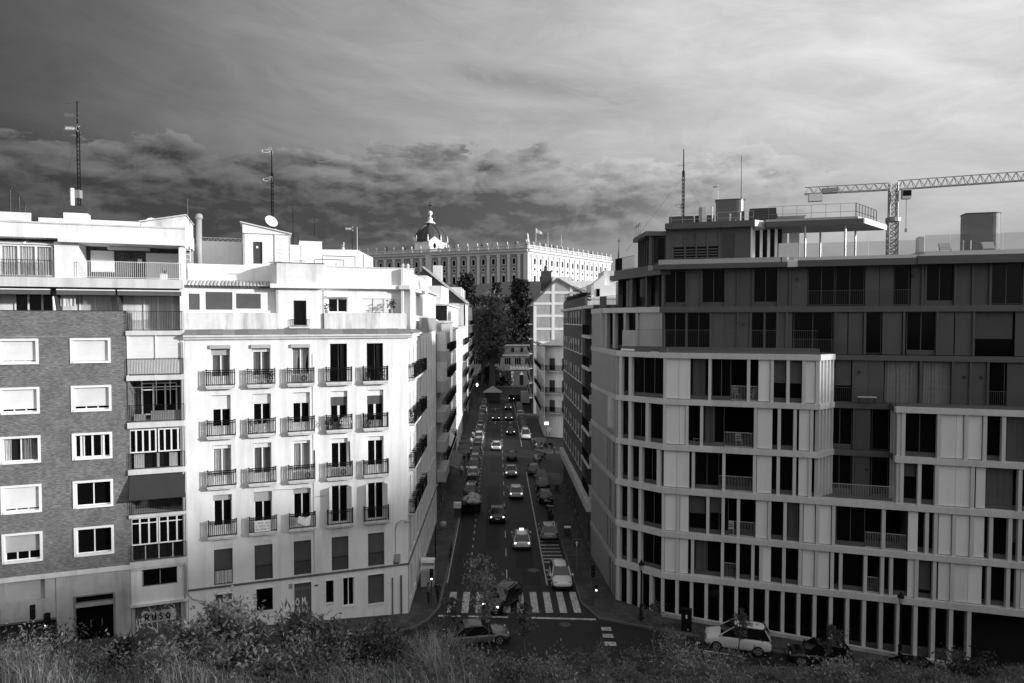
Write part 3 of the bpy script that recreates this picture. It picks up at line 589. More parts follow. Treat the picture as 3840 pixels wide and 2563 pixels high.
F.g(G().tube((-22.47,4.1,29.85),(-22.47,4.1,31.1),.13,None,10),'flue_pipe','white_paint')
# ladder and flue at the right end
g=G()
for x in (-15.02,-14.72): g.tube((x,-.1,25.9),(x,-.1,28.4),.03,None,5)
for i in range(8): g.tube((-15.02,-.1,26.1+i*.3),(-14.72,-.1,26.1+i*.3),.02,None,5)
lad=F.top('roof_ladder','white rung ladder fixed beside the roof corner of the brick building','ladder',0,0,0); lad.location=F.w(-14.87,.1,25.9); put('ladder_frame',G().add([(v[0]+14.87,v[1]-.1+.1,v[2]-25.9) for v in g.v],g.f).mesh('ladder_frame','white_paint'),lad)
fl=F.top('flue_pipe','tall grey flue pipe with a rounded cap beside the brick building roof','pipe',-14.4,3.0,24.5); put('pipe',G().tube((0,0,0),(0,0,4.75),.19,None,12).mesh('pipe','grey_paint',True),fl); put('cap',G().lathe([(.19,4.7),(.26,4.78),(.26,4.95),(.2,5.08),(.06,5.13)],n=12).mesh('cap','grey_paint',True),fl)
# ================================================================ white apartment building
wb=thing('white_apartment_building','white six storey corner apartment building with rows of small iron balconies','building',(*pW(-7.5),-.4))
F=Fr(wb,CW.x,CW.y,19.85); S=Fr(wb,CW.x,CW.y,91.19)
cx=[-12.92,-10.29,-7.65,-5.01,-2.39]; tops=[20.28,16.82,13.36,9.9]
ops=[(c-.6,c+.6,t_-2.77,t_) for t_ in tops for c in cx]+[(c-.6,c+.6,3.6,6.42) for c in cx]
F.g(G().wall(-15.15,0,3.55,20.8,ops,.28),'wall','cream_wall')
gops=[(-13.45,-12.38,1.2,2.96),(-10.8,-9.7,1.35,3.0),(-8.25,-7.07,.1,3.05),(-6.05,-5.5,1.3,2.97),(-4.84,-4.03,.88,3.02),(-3.02,-1.82,.78,3.0)]
F.g(G().wall(-15.15,0,-1.2,3.45,gops,.25,-.04),'base_wall','white_wall'); F.g(G().box(-15.15,.06,-.1,.0,3.45,3.56),'ledge','dark_stone')
for a,b,c,d in gops:
    g=G(); q=.07; g.box(a-q,a,-.07,.0,c-q,d+q); g.box(b,b+q,-.07,.0,c-q,d+q); g.box(a,b,-.07,.0,d,d+q); g.box(a,b,-.09,.0,c-q,c); F.g(g,'opening_trim','white_paint')
window(F,-13.45,-12.38,1.2,2.96,.12,1,'grey_paint',shut=(1,'shutter_dark')); window(F,-10.8,-9.7,1.35,3.0,.14,1,'dark_paint'); window(F,-6.05,-5.5,1.3,2.97,.12,1,'dark_paint'); window(F,-4.84,-4.03,.88,3.02,.14,2)
gd=F.put('roller_shutter',shutter_mesh(1.18,2.95,'shutter_dark',.08),-8.25,.1,.1,'dark roller door with white graffiti letters')
letters('OM',.36,.55,'white_paint',gd,(.1,-.02,1.3),.06); letters('MAU',.3,.4,'white_paint',gd,(.08,-.02,.4),.05); letters('RUSOM',.17,.2,'grey_paint',gd,(.1,-.02,2.4),.02)
for k in range(9):
    g=G(); x=.1+k*.11; g.bar((x,0,.15+.1*(k%3)),(x+.03,0,.9+.15*((k*2)%3)),.03); g.v=[(a_,b_*.1,c_) for a_,b_,c_ in g.v]; g.obj('graffiti_stroke','white_paint',gd,(0,-.014,0))
bi=F.put('roller_shutter',shutter_mesh(1.2,2.22,'shutter_dark',.06),-3.02,.1,.78)
F.g(G().box(-8.62,-8.36,-.07,-.03,2.75,3.1),'notice_plate','grey_paint'); F.g(G().box(-6.85,-6.6,-.07,-.03,2.7,2.8),'notice_plate','dark_stone')
# french windows: (shutter fraction, shutter material, curtain)
spec={}
spec.update({(0,0):(.26,'shutter_grey','curtain_grey'),(0,1):(.19,'shutter_white','curtain_grey'),(0,2):(.08,'shutter_grey','curtain'),(0,3):(0,0,'dark'),(0,4):(0,0,'dark'),
 (1,0):(.36,'shutter_white',0),(1,1):(.26,'shutter_white',0),(1,2):(.28,'shutter_white',0),(1,3):(.16,'shutter_white','screen'),(1,4):(.16,'shutter_white','screen'),
 (2,0):(.10,'shutter_white','curtain'),(2,1):(.13,'shutter_white','curtain_grey'),(2,2):(.08,'shutter_white','curtain'),(2,3):(.13,'shutter_white',0),(2,4):(.12,'shutter_white',0),
 (3,0):(.15,'shutter_grey',0),(3,1):(.26,'shutter_grey',0),(3,2):(.14,'shutter_grey',0),(3,3):(0,0,'open'),(3,4):(0,0,'open')})
for r,t_ in enumerate(tops):
    for k,c in enumerate(cx):
        fr,sm_,cu=spec[(r,k)]; z0=t_-2.77; sh=(fr,sm_) if fr else None
        if cu=='dark':
            o=window(F,c-.6,c+.6,z0,t_,.24,2,'dark_paint',low=0,fw=.05); put('curtain',curtain_mesh(.3,2.6,'room_dark',.03,4),o,(.7,-.06,.05))
        elif cu=='screen':
            o=window(F,c-.6,c+.6,z0,t_,.22,2,'grey_paint',low=.5,shut=sh); put('screen',G().box(.5,.66,-.02,0,.9,2.0).mesh('screen','shutter_white'),o); put('blind',G().box(.06,1.14,-.03,-.01,1.7,2.5).mesh('blind','shutter_dark'),o)
        elif cu=='open':
            o=window(F,c-.6,c+.6,z0,t_,.24,2,low=0,fw=.07)
            lf=cached('leafshut',lambda:shutter_mesh(.5,2.68,'shutter_white',.07))
            for x,rz in ((-.02,-1.9),(1.2,-1.15)): 
                q=put('shutter_leaf',lf,o,(x,-.22,.03)); q.rotation_euler=(0,0,rz)
        else: o=window(F,c-.6,c+.6,z0,t_,.22,2,low=.62,fw=.075,shut=sh,curt=(cu,.45 if (r,k)==(0,2) else 0) if cu else None)
        if r==0 and k<3: put('shutter_box',cached('shbox',lambda:G().box(-.06,1.26,-.36,-.02,2.52,2.77).mesh('shutter_box','shutter_grey')),o)
        balcony(F,c-.93,c+.93,z0,.42,1.05,.24)
for k,c in enumerate(cx):
    o=window(F,c-.6,c+.6,3.6,6.42,.24,2,'dark_paint',low=0,shut=(.99,'shutter_dark')); put('lintel_box',cached('lb',lambda:G().box(0,1.2,-.22,-.06,2.5,2.81).mesh('lintel_box','cream_wall')),o)
    put('railing',railing_mesh(1.18,1.0,0,'black_iron',.1,.014,False,False,False),o,(.01,-.2,.02))
F.put('cloth',curtain_mesh(1.1,.95,'curtain',.05,6),cx[0]-.55,.06,3.64)
# cornice and tiled skirt
prof=[(.0,20.62),(-.22,20.68),(-.26,20.8),(-.4,20.84),(-.44,20.97),(.3,20.97),(.3,20.62)]
F.g(G().yprism(prof,-15.2,.32),'cornice','white_wall'); S.g(G().yprism(prof,.1,8.6),'cornice','white_wall')
def tile_mesh(wd): return cached(('tile',wd),lambda:G().add([(0,-.42,.0),(wd,-.42,.0),(wd,.36,.36),(0,.36,.36),(0,-.42,.03),(wd,-.42,.03),(wd,.36,.39),(0,.36,.39)],[(0,1,5,4),(4,5,6,7),(1,2,6,5),(3,0,4,7)]).mesh('skirt_tile','slate_tile'))
for i in range(19): F.put('skirt_tile',tile_mesh(.80),-15.18+i*.81,0,20.97+.012*(i%3))
for i in range(11): S.put('skirt_tile',tile_mesh(.74),.3+i*.75,0,20.97+.012*(i%2))
F.g(G().box(-15.15,-9.25,.32,.55,21.15,22.5),'parapet','stained_wall'); F.g(G().box(-5.97,0.05,.32,.55,21.15,22.5),'parapet','stained_wall'); S.g(G().box(0.6,8.6,.32,.55,21.15,22.5),'parapet','stained_wall')
# attic, left part with pantile roof
ops=[(-14.95,-14.25,22.69,23.82),(-13.89,-12.16,22.7,23.95),(-11.92,-10.29,22.79,23.86)]
F.g(G().wall(-15.2,-9.25,21.2,24.3,ops,.14,.9),'attic_wall','white_wall')
for a,b,c,d in ops: window(F,a,b,c,d,.98,1,fw=.05,shut=(.98,'awning_grey'))
F.g(G().box(-15.25,-9.3,.78,.9,22.5,22.66),'attic_sill','white_paint')
def pant(): 
    g=G(); n=6
    for i in range(n):
        a0,a1=math.pi*i/n,math.pi*(i+1)/n; r=.105
        g.quad((.11-r*math.cos(a0),0,r*.8*math.sin(a0)),(.11-r*math.cos(a1),0,r*.8*math.sin(a1)),(.11-r*math.cos(a1),2.0,.5+r*.8*math.sin(a1)),(.11-r*math.cos(a0),2.0,.5+r*.8*math.sin(a0)))
    return g.mesh('roof_tile','pantile',True)
F.g(G().yprism([(.7,24.26),(.7,24.32),(2.7,24.84),(2.7,24.78)],-15.3,-9.35),'tile_bed','dark_stone')
for i in range(25): F.put('roof_tile',cached('pant',pant),-15.3+i*.236,.62,24.31)
F.g(G().box(-15.15,-9.55,2.5,2.7,24.3,26.0),'upper_wall','white_wall'); F.g(G().box(-15.0,-9.2,3.4,3.6,21,26),'attic_core','white_wall')
# centre block with door
F.g(G().wall(-9.27,-5.96,21.2,24.25,[(-8.08,-7.2,21.62,23.4)],.25,.5),'attic_wall','white_wall'); window(F,-8.08,-7.2,21.62,23.4,.68,1,'dark_paint',name='door'); F.g(G().box(-9.27,-9.1,.5,2.5,21.2,24.2).box(-6.1,-5.96,.5,1.8,21.2,24.2),'attic_wall','white_wall')
rail(F,-8.3,-7.0,21.5,.55,.38,step=.1); F.g(G().box(-8.4,-6.95,.25,.52,21.4,21.52),'sill','slab')
F.g(G().box(-9.65,-5.95,.12,2.6,24.27,24.56),'roof_slab','white_wall'); F.g(G().prism([(-9.67,1.4),(-9.2,.5),(-5.96,.5),(-5.96,2.6),(-9.67,2.6)],24.56,26.06),'water_tank_wall','stained_wall'); F.g(G().box(-9.72,-5.92,.46,.6,26.06,26.12),'coping','dark_stone')
# right part
F.g(G().wall(-5.96,.75,21.2,24.4,[(-5.56,-4.16,22.58,23.62),(-3.06,.15,22.55,23.62)],.2,1.8),'attic_wall','white_wall'); window(F,-5.56,-4.16,22.58,23.62,1.9,2,gm='dark_glass'); F.g(G().box(-5.65,-4.05,1.45,1.8,23.7,23.85),'window_hood','white_paint')
for i in range(4): window(F,-3.06+i*.8,-2.28+i*.8,22.55,23.6,1.9,1,'metal_grey',fw=.03,shut=(.98,'shutter_white'))
F.g(G().box(-5.95,1.25,1.35,3,24.35,24.66),'roof_slab','white_wall'); F.g(G().box(-5.95,.95,1.8,2.0,24.66,25.95),'upper_wall','white_wall'); F.g(G().box(-5.95,1.0,1.74,2.06,25.95,26.02),'coping','slab')
S.g(G().box(1.2,20,.42,.6,22.4,25.95),'upper_wall','white_wall'); S.g(G().box(1.0,12,-.1,.7,24.35,24.66),'roof_slab','white_wall')
F.g(G().box(.55,.95,1.35,1.8,21.3,24.35),'corner_pillar','white_wall'); F.g(G().box(-15.15,-.2,3.6,11,20.5,25.98),'roof_core','roof_felt')
# roof top buildings
F.g(G().wall(-11.55,-8.1,25.9,28.6,[(-10.82,-10.15,26.3,27.98)],.2,5),'stairhead_wall','white_wall'); F.g(G().xprism([(-11.55,28.6),(-8.1,28.6),(-8.1,28.65),(-11.55,29.35)],4.85,9),'stairhead_roof','white_wall'); F.g(G().xprism([(-11.72,29.38),(-8.0,28.63),(-8.0,28.7),(-11.72,29.46)],4.7,9.2),'roof_edge','slab')
F.g(G().box(-11.55,-11.4,5.0,9,25.9,28.8).box(-8.25,-8.1,5,9,25.9,28.6).box(-11.5,-8.2,8.8,9,25.9,28.8),'stairhead_wall','white_wall')
sd_=F.g(G().box(-10.8,-10.17,5.12,5.16,26.3,27.96),'roof_door','dark_paint'); put('notice_plate',G().box(-10.6,-10.45,5.09,5.115,27.5,27.65).mesh('notice_plate','white_paint'),sd_)
for i in range(6): F.g(G().box(-9.15,-8.75,4.94,5.0,26.5+i*.32,26.56+i*.32),'wall_step','slab')
F.g(G().box(-9.25,-9.12,4.9,5.0,25.9,29.0),'downpipe','white_wall')
F.g(G().box(-14.6,-11.7,8,8.2,25.9,28.2),'back_wall','white_wall'); g=G(); g.bar((-14.6,8.1,28.5),(-11.6,8.1,28.5),.06); g.bar((-14.6,8.1,28.22),(-11.6,8.1,28.22),.05)
for i in range(8): x=-14.6+i*.375; g.bar((x,8.1,28.22),(x+.19,8.1,28.5),.03); g.bar((x+.19,8.1,28.5),(x+.375,8.1,28.22),.03)
F.g(g,'roof_fence','galvanised')
F.g(G().box(-8.1,-7.1,8,11,25.9,28.15).box(-7.3,-5.5,8,11,25.9,28.5),'roof_block','white_wall'); F.g(G().box(-7.35,-5.8,8.2,9.5,28.5,28.9),'chimney','dark_paint')
F.g(G().xprism([(-5.5,25.9),(-1.3,25.9),(-1.3,27.3),(-2.6,27.92),(-5.5,27.85)],8,13),'roof_block','white_wall')
g=G()
for x0,x1,z in ((-6.2,-3.9,26.9),(-5.6,-3.0,27.2)):
    for x in (x0,x1): g.tube((x,6.5,25.95),(x,6.5,z),.03,None,5)
    g.tube((x0,6.5,z),(x1,6.5,z),.03,None,5)
g.tube((-2.3,6.5,25.95),(-2.3,6.5,27.4),.03,None,5); g.tube((-7.9,4.9,26.6),(-7.0,4.9,26.6),.03,None,5); F.g(g,'roof_pipework','dark_paint')
# street side
L=24.; ops=[]; sxs=[1.6+2.45*i for i in range(9)]
for t_ in tops+[6.42]:
    for x in sxs: ops.append((x-.5,x+.5,t_-2.72,t_))
S.g(G().wall(0,L,3.55,20.8,ops,.22),'wall','cream_wall'); gso=[(x-.55,x+.55,.2,2.9) for x in sxs]; S.g(G().wall(-.0,L,-1.2,3.45,gso,.2,-.04),'base_wall','white_wall'); S.g(G().box(0.0,L,-.1,0,3.45,3.56),'ledge','dark_stone')
for i,x in enumerate(sxs):
    for t_ in tops: 
        window(S,x-.5,x+.5,t_-2.72,t_,.15,2,low=.4,fw=.06,shut=(.2,'shutter_white') if (i*3+int(t_))%3 else None)
        if i<4: balcony(S,x-.95,x+.95,t_-2.75,.5,1.05,.2,step=.09)
    window(S,x-.5,x+.5,3.7,6.42,.15,2,'dark_paint',shut=(.99,'shutter_dark')); window(S,x-.55,x+.55,.2,2.9,.12,1,'dark_paint')
S.g(G().box(8.6,L,-.02,.05,20.8,22.2),'upper_wall','grey_wall')
for i in range(24): S.g(G().box(8.7+i*.63,9.0+i*.63,-.06,-.02,20.8,22.2),'sheet_rib','grey_wall')
F.g(G().box(-15.1,-.3,.6,14,-1,20.9),'building_core','room_dark'); S.g(G().box(.8,L,.6,12,-1,21.0),'building_core','room_dark')
g=G(); g.path([(-15.25,-.06,20.5),(-15.22,-.06,12),(-15.25,-.06,3.4),(-14.9,-.1,2.9),(-14.0,-.08,2.6)],.03,5); g.path([(-15.35,-.05,20.5),(-15.35,-.05,1.2)],.07,6); F.g(g,'downpipe','grey_paint')
g=G(); g.path([(-6.8,-.03,9.2),(-5.9,-.03,9.25)],.012,4); g.path([(-6.85,-.03,19.6),(-6.85,-.03,3.6)],.012,4); g.path([(-4.3,-.03,13.1),(-4.25,-.03,11.2)],.045,5); g.path([(-6.75,-.03,12.6),(-6.75,-.03,10.6)],.03,5); g.path([(-9.6,-.03,9.95),(-8.3,-.03,9.9),(-7.2,-.03,9.98)],.012,4); F.g(g,'wall_cable','dark_paint')
g=G(); g.path([(-.95,-.03,6.2),(-.9,-.35,6.75),(-.6,-.5,7.0),(-.2,-.45,6.95)],.035,6); g.path([(-.95,-.03,6.2),(-.95,-.03,3.9)],.02,5); g.lathe([(.05,6.78),(.2,6.8),(.22,6.9),(.1,7.0)],-.15,-.45,10); F.g(g,'wall_lamp','grey_paint')
F.g(G().box(-1.05,-.6,-.1,0,3.75,4.35),'meter_box','grey_paint'); np_=F.g(G().box(-1.1,-.66,-.06,-.03,3.62,3.95),'street_name_plate','dark_paint')
for i in range(4): put('plate_lettering',cached('pl',lambda:G().box(0,.06,0,.01,0,.1).mesh('plate_lettering','white_paint')),np_,(-1.05+i*.09,-.075,3.72))
F.g(G().tube((-1.2,-.1,2.6),(-1.2,-.1,-.6),.05,None,8).tube((-.55,-.12,2.7),(-.55,-.12,-.8),.07,None,8),'downpipe','dark_stone'); 
g=G(); n=18; g.add([(-1.1+.33*math.cos(6.283*i/n),-.16,2.25+.42*math.sin(6.283*i/n)) for i in range(n)],[tuple(range(n-1,-1,-1))]); 
# things on the balconies
ac_unit(F,-7.75,-.33,17.55,'white air conditioner on the top middle balcony of the white building'); ac_unit(F,-7.55,-.33,10.6,'white air conditioner low on the third row middle balcony, white building',.8,.6); ac_unit(F,-5.05,-.33,10.62,'white air conditioner on the third row fourth balcony behind railing bars',.8,.62)
t=F.top('paper_banner','white lettered banner hung on a lower balcony railing of the white building','banner',-10.85,-.47,7.2); put('sheet',G().box(0,1.05,-.02,0,0,.78).mesh('sheet','plastic_white'),t)
for j in range(3):
    for i in range(9):
        if (i*7+j*3)%5: put('lettering',cached('ltr',lambda:G().box(0,.07,0,.004,0,.12).mesh('lettering','grey_paint')),t,(.07+i*.105,-.026,.55-j*.22))
t=F.top('paper_banner','creased white banner blown askew on the balcony beside the lettered banner','banner',-8.0,-.47,7.1); put('sheet',G().add([(0,0,.5),(.55,-.1,.2),(.6,-.05,.75),(.1,0,.95),(.9,-.02,.95),(.85,-.05,.25)],[(0,1,2,3),(1,5,4,2)]).mesh('sheet','plastic_white'),t)
t=F.top('round_table','round white table top leaning on the second row fourth balcony','table',-4.55,-.18,14.1); g=G(); n=22; g.v=[(.42*math.cos(6.283*i/n),y+.12*math.sin(6.283*i/n),.45+.42*math.sin(6.283*i/n)) for y in (0,.04) for i in range(n)]; g.f=[tuple(range(n-1,-1,-1)),tuple(range(n,2*n))]+[(i,(i+1)%n,n+(i+1)%n,n+i) for i in range(n)]; put('table_top',g.mesh('table_top','shutter_white'),t)
t=F.top('trellis_panel','white crossed trellis gate on the second row second balcony','trellis',-10.75,-.3,14.1); g=G()
for a,b in (((0,0,.2),(0,0,.95)),((.9,0,.2),(.9,0,.95)),((0,0,.95),(.9,0,.95)),((0,0,.2),(.9,0,.2)),((0,0,.95),(.45,0,.25)),((.9,0,.95),(.45,0,.25)),((.45,0,.2),(.45,0,.95))): g.bar(a,b,.045)
put('trellis',g.mesh('trellis','white_paint'),t)
def pot_plant(F,x,y,z,s,label,group=None,m='leaf_dark',n=60):
    t=F.top('potted_plant',label,'potted plant',x,y,z,0,group); put('pot',cached(('pot',s),lambda:G().lathe([(.09*s,0),(.13*s,.02),(.16*s,.26*s),(.12*s,.27*s)],n=10).mesh('pot','plastic_grey')),t)
    def f():
        g=G(); r3=random.Random(int(s*100)+n)
        for i in range(n):
            a=r3.uniform(0,6.28); b=r3.uniform(.1,1); rr=.3*s*math.sqrt(r3.random()); p=Vector((rr*math.cos(a),rr*math.sin(a),.26*s+.5*s*b)); d=Vector((r3.uniform(-1,1),r3.uniform(-1,1),r3.uniform(-.2,1))).normalized()*.11*s; q=d.orthogonal()*.5
            g.add([p,p+d*.5+q,p+d,p+d*.5-q],[(0,1,2,3)])
        return g.mesh('leaves',m)
    put('leaves',cached(('plv',s,n,m),f),t); return t
for x,z,s,lb in ((-9.75,17.53,1.0,'bushy pot plant on the top row second balcony'),(-2.9,17.53,.8,'low pot plant at the left of the top row last balcony'),(-1.9,17.53,.9,'pot plant at the right of the top row last balcony'),(-5.7,14.05,1.1,'pot plant left of the round table top'),(-5.0,14.05,.8,'small pot plant beside the round table top'),(-2.9,14.05,.8,'pot plant on the second row last balcony'),(-1.0,22.5,1.2,'shrub in a pot behind the attic parapet near the corner'),(-5.75,22.5,.9,'pot plant below the attic window')): pot_plant(F,x,-.22 if z<22 else 1.1,z,s,lb)
for i in range(4):
    for j,t_ in enumerate(tops):
        lv=['top','second','third','fourth'][j]; ps=['nearest','second','third','fourth'][i]
        if (i*2+j)%3==1: pot_plant(S,sxs[i]+(.3 if j%2 else -.3),-.28,t_-2.75,.9+.15*((i+j)%3),'balcony plant on the %s row, %s balcony round the street corner'%(lv,ps),'plants on the street side balconies',n=60)
dish_antenna(F.w(-9.5,5.4,28.85),F.a+.5,.5,'round white satellite dish on the white stairhead roof')
dish_antenna(F.w(-17.4,2.9,28.1),F.a+.2,.42,'small white satellite dish at the right end of the brick building roof')
lattice_mast(F.w(-22.1,4.2,29.85),7.3,.11,'tall dark lattice aerial mast on the brick building chimney',[('yagi',7.2,2.9,1.0,'dark_paint'),('uhf',6.3,3.4,.8,'metal_grey'),('uhf',5.4,3.3,.8,'white_paint'),('box',.6,0,.55,'plastic_grey')],[(5,-4,3,-1.5),(5,5.2,1,-1.2),(2.5,5.5,1,-1.2)])
lattice_mast(F.w(-9.4,5.7,28.9),6.3,.09,'dark lattice mast with bright aerials on the white stairhead roof',[('loop',6.2,3.3,.75,'white_paint'),('loop',4.0,3.3,.7,'white_paint')],[(4.8,-3.5,2,-2.5),(4.8,3.2,2,-2.6),(2.5,-2.5,1.6,-2.4)])
lattice_mast(F.w(-7.75,9,28.1),3.5,.03,'thin dark pole aerial right of the satellite dish',[('yagi',3.4,2.6,.35,'dark_paint')],(),solid=True)
lattice_mast(F.w(-6.0,9.3,28.9),1.7,.02,'short yagi aerial above the black chimney',[('yagi',1.6,2.4,.6,'dark_paint')],(),solid=True)
lattice_mast(F.w(-2.56,12,27.6),2.7,.03,'pole aerial with pale forked head on the far white roof block',[('uhf',2.6,3.2,.6,'white_paint')],(),solid=True)
lattice_mast(F.w(-2.1,12.2,27.6),2.8,.04,'plain pale pole on the far white roof block',[],(),'pale_metal',True)
lattice_mast(F.w(-15.14,3.2,28.2),2.5,.02,'thin whip aerial at the right corner of the brick building roof',[],(),'metal_grey',True)
# ================================================================ modern apartment building (right)
mb=thing('modern_apartment_building','modern angular apartment block with pale vertical fins and stepped dark upper floors','building',(BR.x,BR.y,-.4))
F=Fr(mb,BR.x,BR.y,-16.9); C=Fr(mb,8.28,53.8,-42.366); T=Fr(mb,7.5,64.3,math.degrees(math.atan2(-10.5,.78))); TL=10.53; CL=4.155
LV=[(-1.6,2.5),(2.95,5.68),(6.1,8.98),(9.42,12.25),(12.66,15.68),(16.08,19.15)]     # clear heights of the storeys
BD=[(2.5,2.95),(5.68,6.1),(8.98,9.42),(12.25,12.66),(15.68,16.08),(19.15,19.55)]     # floor bands
def bx(F,name,m,x0,x1,y0,y1,z0,z1,label=None):
    me=cached(('bx',name,m,round(x1-x0,3),round(y1-y0,3),round(z1-z0,3)),lambda:G().box(0,x1-x0,0,y1-y0,0,z1-z0).mesh(name,m)); return F.put(name,me,x0,y0,z0,label)
def fin(F,x,lv,m='facade_frame',wd=.22,y0=.0,y1=.36): return bx(F,'fin',m,x-wd/2,x+wd/2,y0,y1,lv[0],lv[1])
def panel(F,a,b,lv,seam=None,y=.14,m='facade_panel'):
    z0,z1=lv[0]+.05,lv[1]
    if seam: bx(F,'panel',m,a,seam-.008,y,y+.05,z0,z1); bx(F,'panel',m,seam+.008,b,y,y+.05,z0,z1)
    else: bx(F,'panel',m,a,b,y,y+.05,z0,z1)
def glaze(F,a,b,lv,y=.42,n=None,sill=.28,fm='facade_dark',gm='tint_glass'):
    wd=b-a; n=n or max(1,round(wd/1.05)); h=lv[1]-lv[0]
    o=F.put('window',frame_mesh(wd,h-sill-.02,n,.04,fm,0,.05),a,y,lv[0]+sill)
    for i in range(n): put('pane',pane_mesh(wd/n-.06,h-sill-.1,gm),o,(wd*i/n+.03,.02,.04))
    if sill>.05: bx(F,'sill_panel',fm,a,b,y-.05,y+.05,lv[0],lv[0]+sill)
    return o
def loggia(F,a,b,lv,split=True):
    bx(F,'window',  'dark_glass',a-.1,b+.1,2.2,2.24,lv[0],lv[1])
    if split: glaze(F,a,a+(b-a)*.42,lv,.42,2)
    x0=a+(b-a)*.42 if split else a
    F.put('railing',railing_mesh(b-x0-.06,1.1,0,'facade_frame',.1,.012,False,False,False,.025),x0+.03,.3,lv[0])
    for x in (a-.06,b+.02): bx(F,'cheek_wall','facade_dark',x,x+.04,.4,2.2,lv[0],lv[1])
pil={1:[.04,1.12,2.2,4.33,5.42,6.45,7.0,8.56,9.64,10.7,11.73,12.28,13.85,14.9,15.45,17.0,18.08,19.13,21.25,22.35,22.9,24.5,25.6,26.7,28.3],
 2:[.04,1.13,3.27,4.35,5.42,7.55,8.6,9.67,10.74,11.78,14.94,17.57,18.1,19.18,20.22,21.32,22.4,22.95,24.5,25.6,27.2,28.3],
 3:[2.2,4.37,6.5,8.1,9.18,10.2,16.0,17.07,18.1,20.2,22.9,24.0,25.6,27.2],4:[.09,1.72,2.77,6.53,8.13,9.18,10.27,16.05,18.18,19.77,20.85,21.92,23.5,25.1,26.7,28.3],5:[.09,3.33,6.02,7.61,8.68,9.72,10.6]}
pan={1:[(.17,1.0,0),(1.25,1.87,0),(7.12,7.68,0),(9.8,10.55,0),(10.83,11.54,0),(16.48,16.88,0),(18.33,19.0,0),(19.28,20.88,20.08),(23.1,24.3,0)],2:[(.17,1.0,0),(1.27,1.89,0),(6.62,7.42,0),(9.84,10.58,0),(10.87,11.62,0),(16.46,17.05,0),(18.3,19.03,0),(19.32,20.08,0),(20.36,20.96,0),(24.65,25.45,0)],
 3:[(.05,1.91,1.0),(6.66,7.66,0),(9.46,10.08,0),(18.24,20.08,19.24),(20.43,20.97,0),(24.15,25.4,0)],4:[(.21,1.58,1.18),(6.67,7.67,0),(9.46,10.14,0),(18.3,19.62,19.22),(19.92,20.7,0),(25.3,26.5,0)],5:[(.2,1.93,1.1),(6.7,7.46,0),(9.85,10.47,0)]}
log={1:[(4.45,5.31),(13.97,14.8)],2:[(3.4,6.6),(12.0,16.4)],3:[(2.33,6.39)],4:[(2.9,6.42)],5:[(3.46,6.7)]}
def in_any(x,L): return any(a-1e-3<x<b+1e-3 for a,b in L)
for fl in range(1,6):
    lv=LV[fl]; ends=[(0,30)] if fl<3 else ([(0,10.72),(15.7,30)] if fl<5 else [(0,10.72)])
    for x in pil[fl]: fin(F,x,lv)
    for a,b,s_ in pan[fl]: panel(F,a,b,lv,s_ or None)
    for a,b in log[fl]: loggia(F,a,b,lv,b-a>2)
    # glazing fills what is left between fins, panels and loggias
    for e0,e1 in ends:
        cuts=sorted([e0,e1]+[x for x in pil[fl] if e0<x<e1]+[q for a,b,_ in pan[fl] for q in (a,b) if e0<q<e1]+[q for a,b in log[fl] for q in (a,b) if e0<q<e1])
        cov=[(a,b) for a,b,_ in pan[fl]]+log[fl]
        for a,b in zip(cuts,cuts[1:]):
            if b-a>.3 and not in_any((a+b)/2,cov): glaze(F,a,b,lv,.42,max(1,round((b-a)/1.1)))
for fl,a,b,fr,mm in ((5,7.75,8.55,.55,'shutter_dark'),(5,8.82,9.58,.55,'shutter_dark'),(2,1.95,3.1,.5,'facade_dark'),(2,3.45,4.2,.45,'facade_dark'),(1,17.2,17.9,.8,'shutter_dark'),(4,20.0,20.6,.0,''),(2,22.5,22.85,.6,'shutter_dark'),(3,16.2,16.9,.35,'shutter_dark'),(4,16.2,18.0,.0,'')):
    if fr: F.put('roller_blind',shutter_mesh(b-a,(LV[fl][1]-LV[fl][0])*fr,mm,.09),a,.385,LV[fl][0]+(LV[fl][1]-LV[fl][0])*(1-fr))
for fl,a,b in ((4,3.0,3.7),(3,20.6,22.6),(4,22.1,23.3),(1,2.4,3.2),(2,8.8,9.5),(5,2.1,3.0)): F.put('curtain',curtain_mesh(b-a,LV[fl][1]-LV[fl][0]-.35,'shutter_dark',.03,6),a,.37,LV[fl][0]+.3)
# ground storey: regular fins, dark glazing, garage mouth on the right
for i in range(20): fin(F,.03+1.06*i,(-2.2,2.5),wd=.235,y1=.5)
for i in range(19): glaze(F,.15+1.06*i,.97+1.06*i,(-2.2,2.5),.55,1,.9+.045*i,gm='dark_glass')
bx(F,'garage_mouth','room_dark',20.4,30,2.4,2.5,-2.6,2.5); 
F.g(G().add([(0,-.3,-.9),(20.3,-.3,-2.6),(20.3,-.02,-2.6),(0,-.02,-.9),(0,-.3,-.02),(20.3,-.3,-1.16),(20.3,-.02,-1.16),(0,-.02,-.02)],[(0,1,5,4),(4,5,6,7),(1,2,6,5)]),'base_step','stone_cladding')
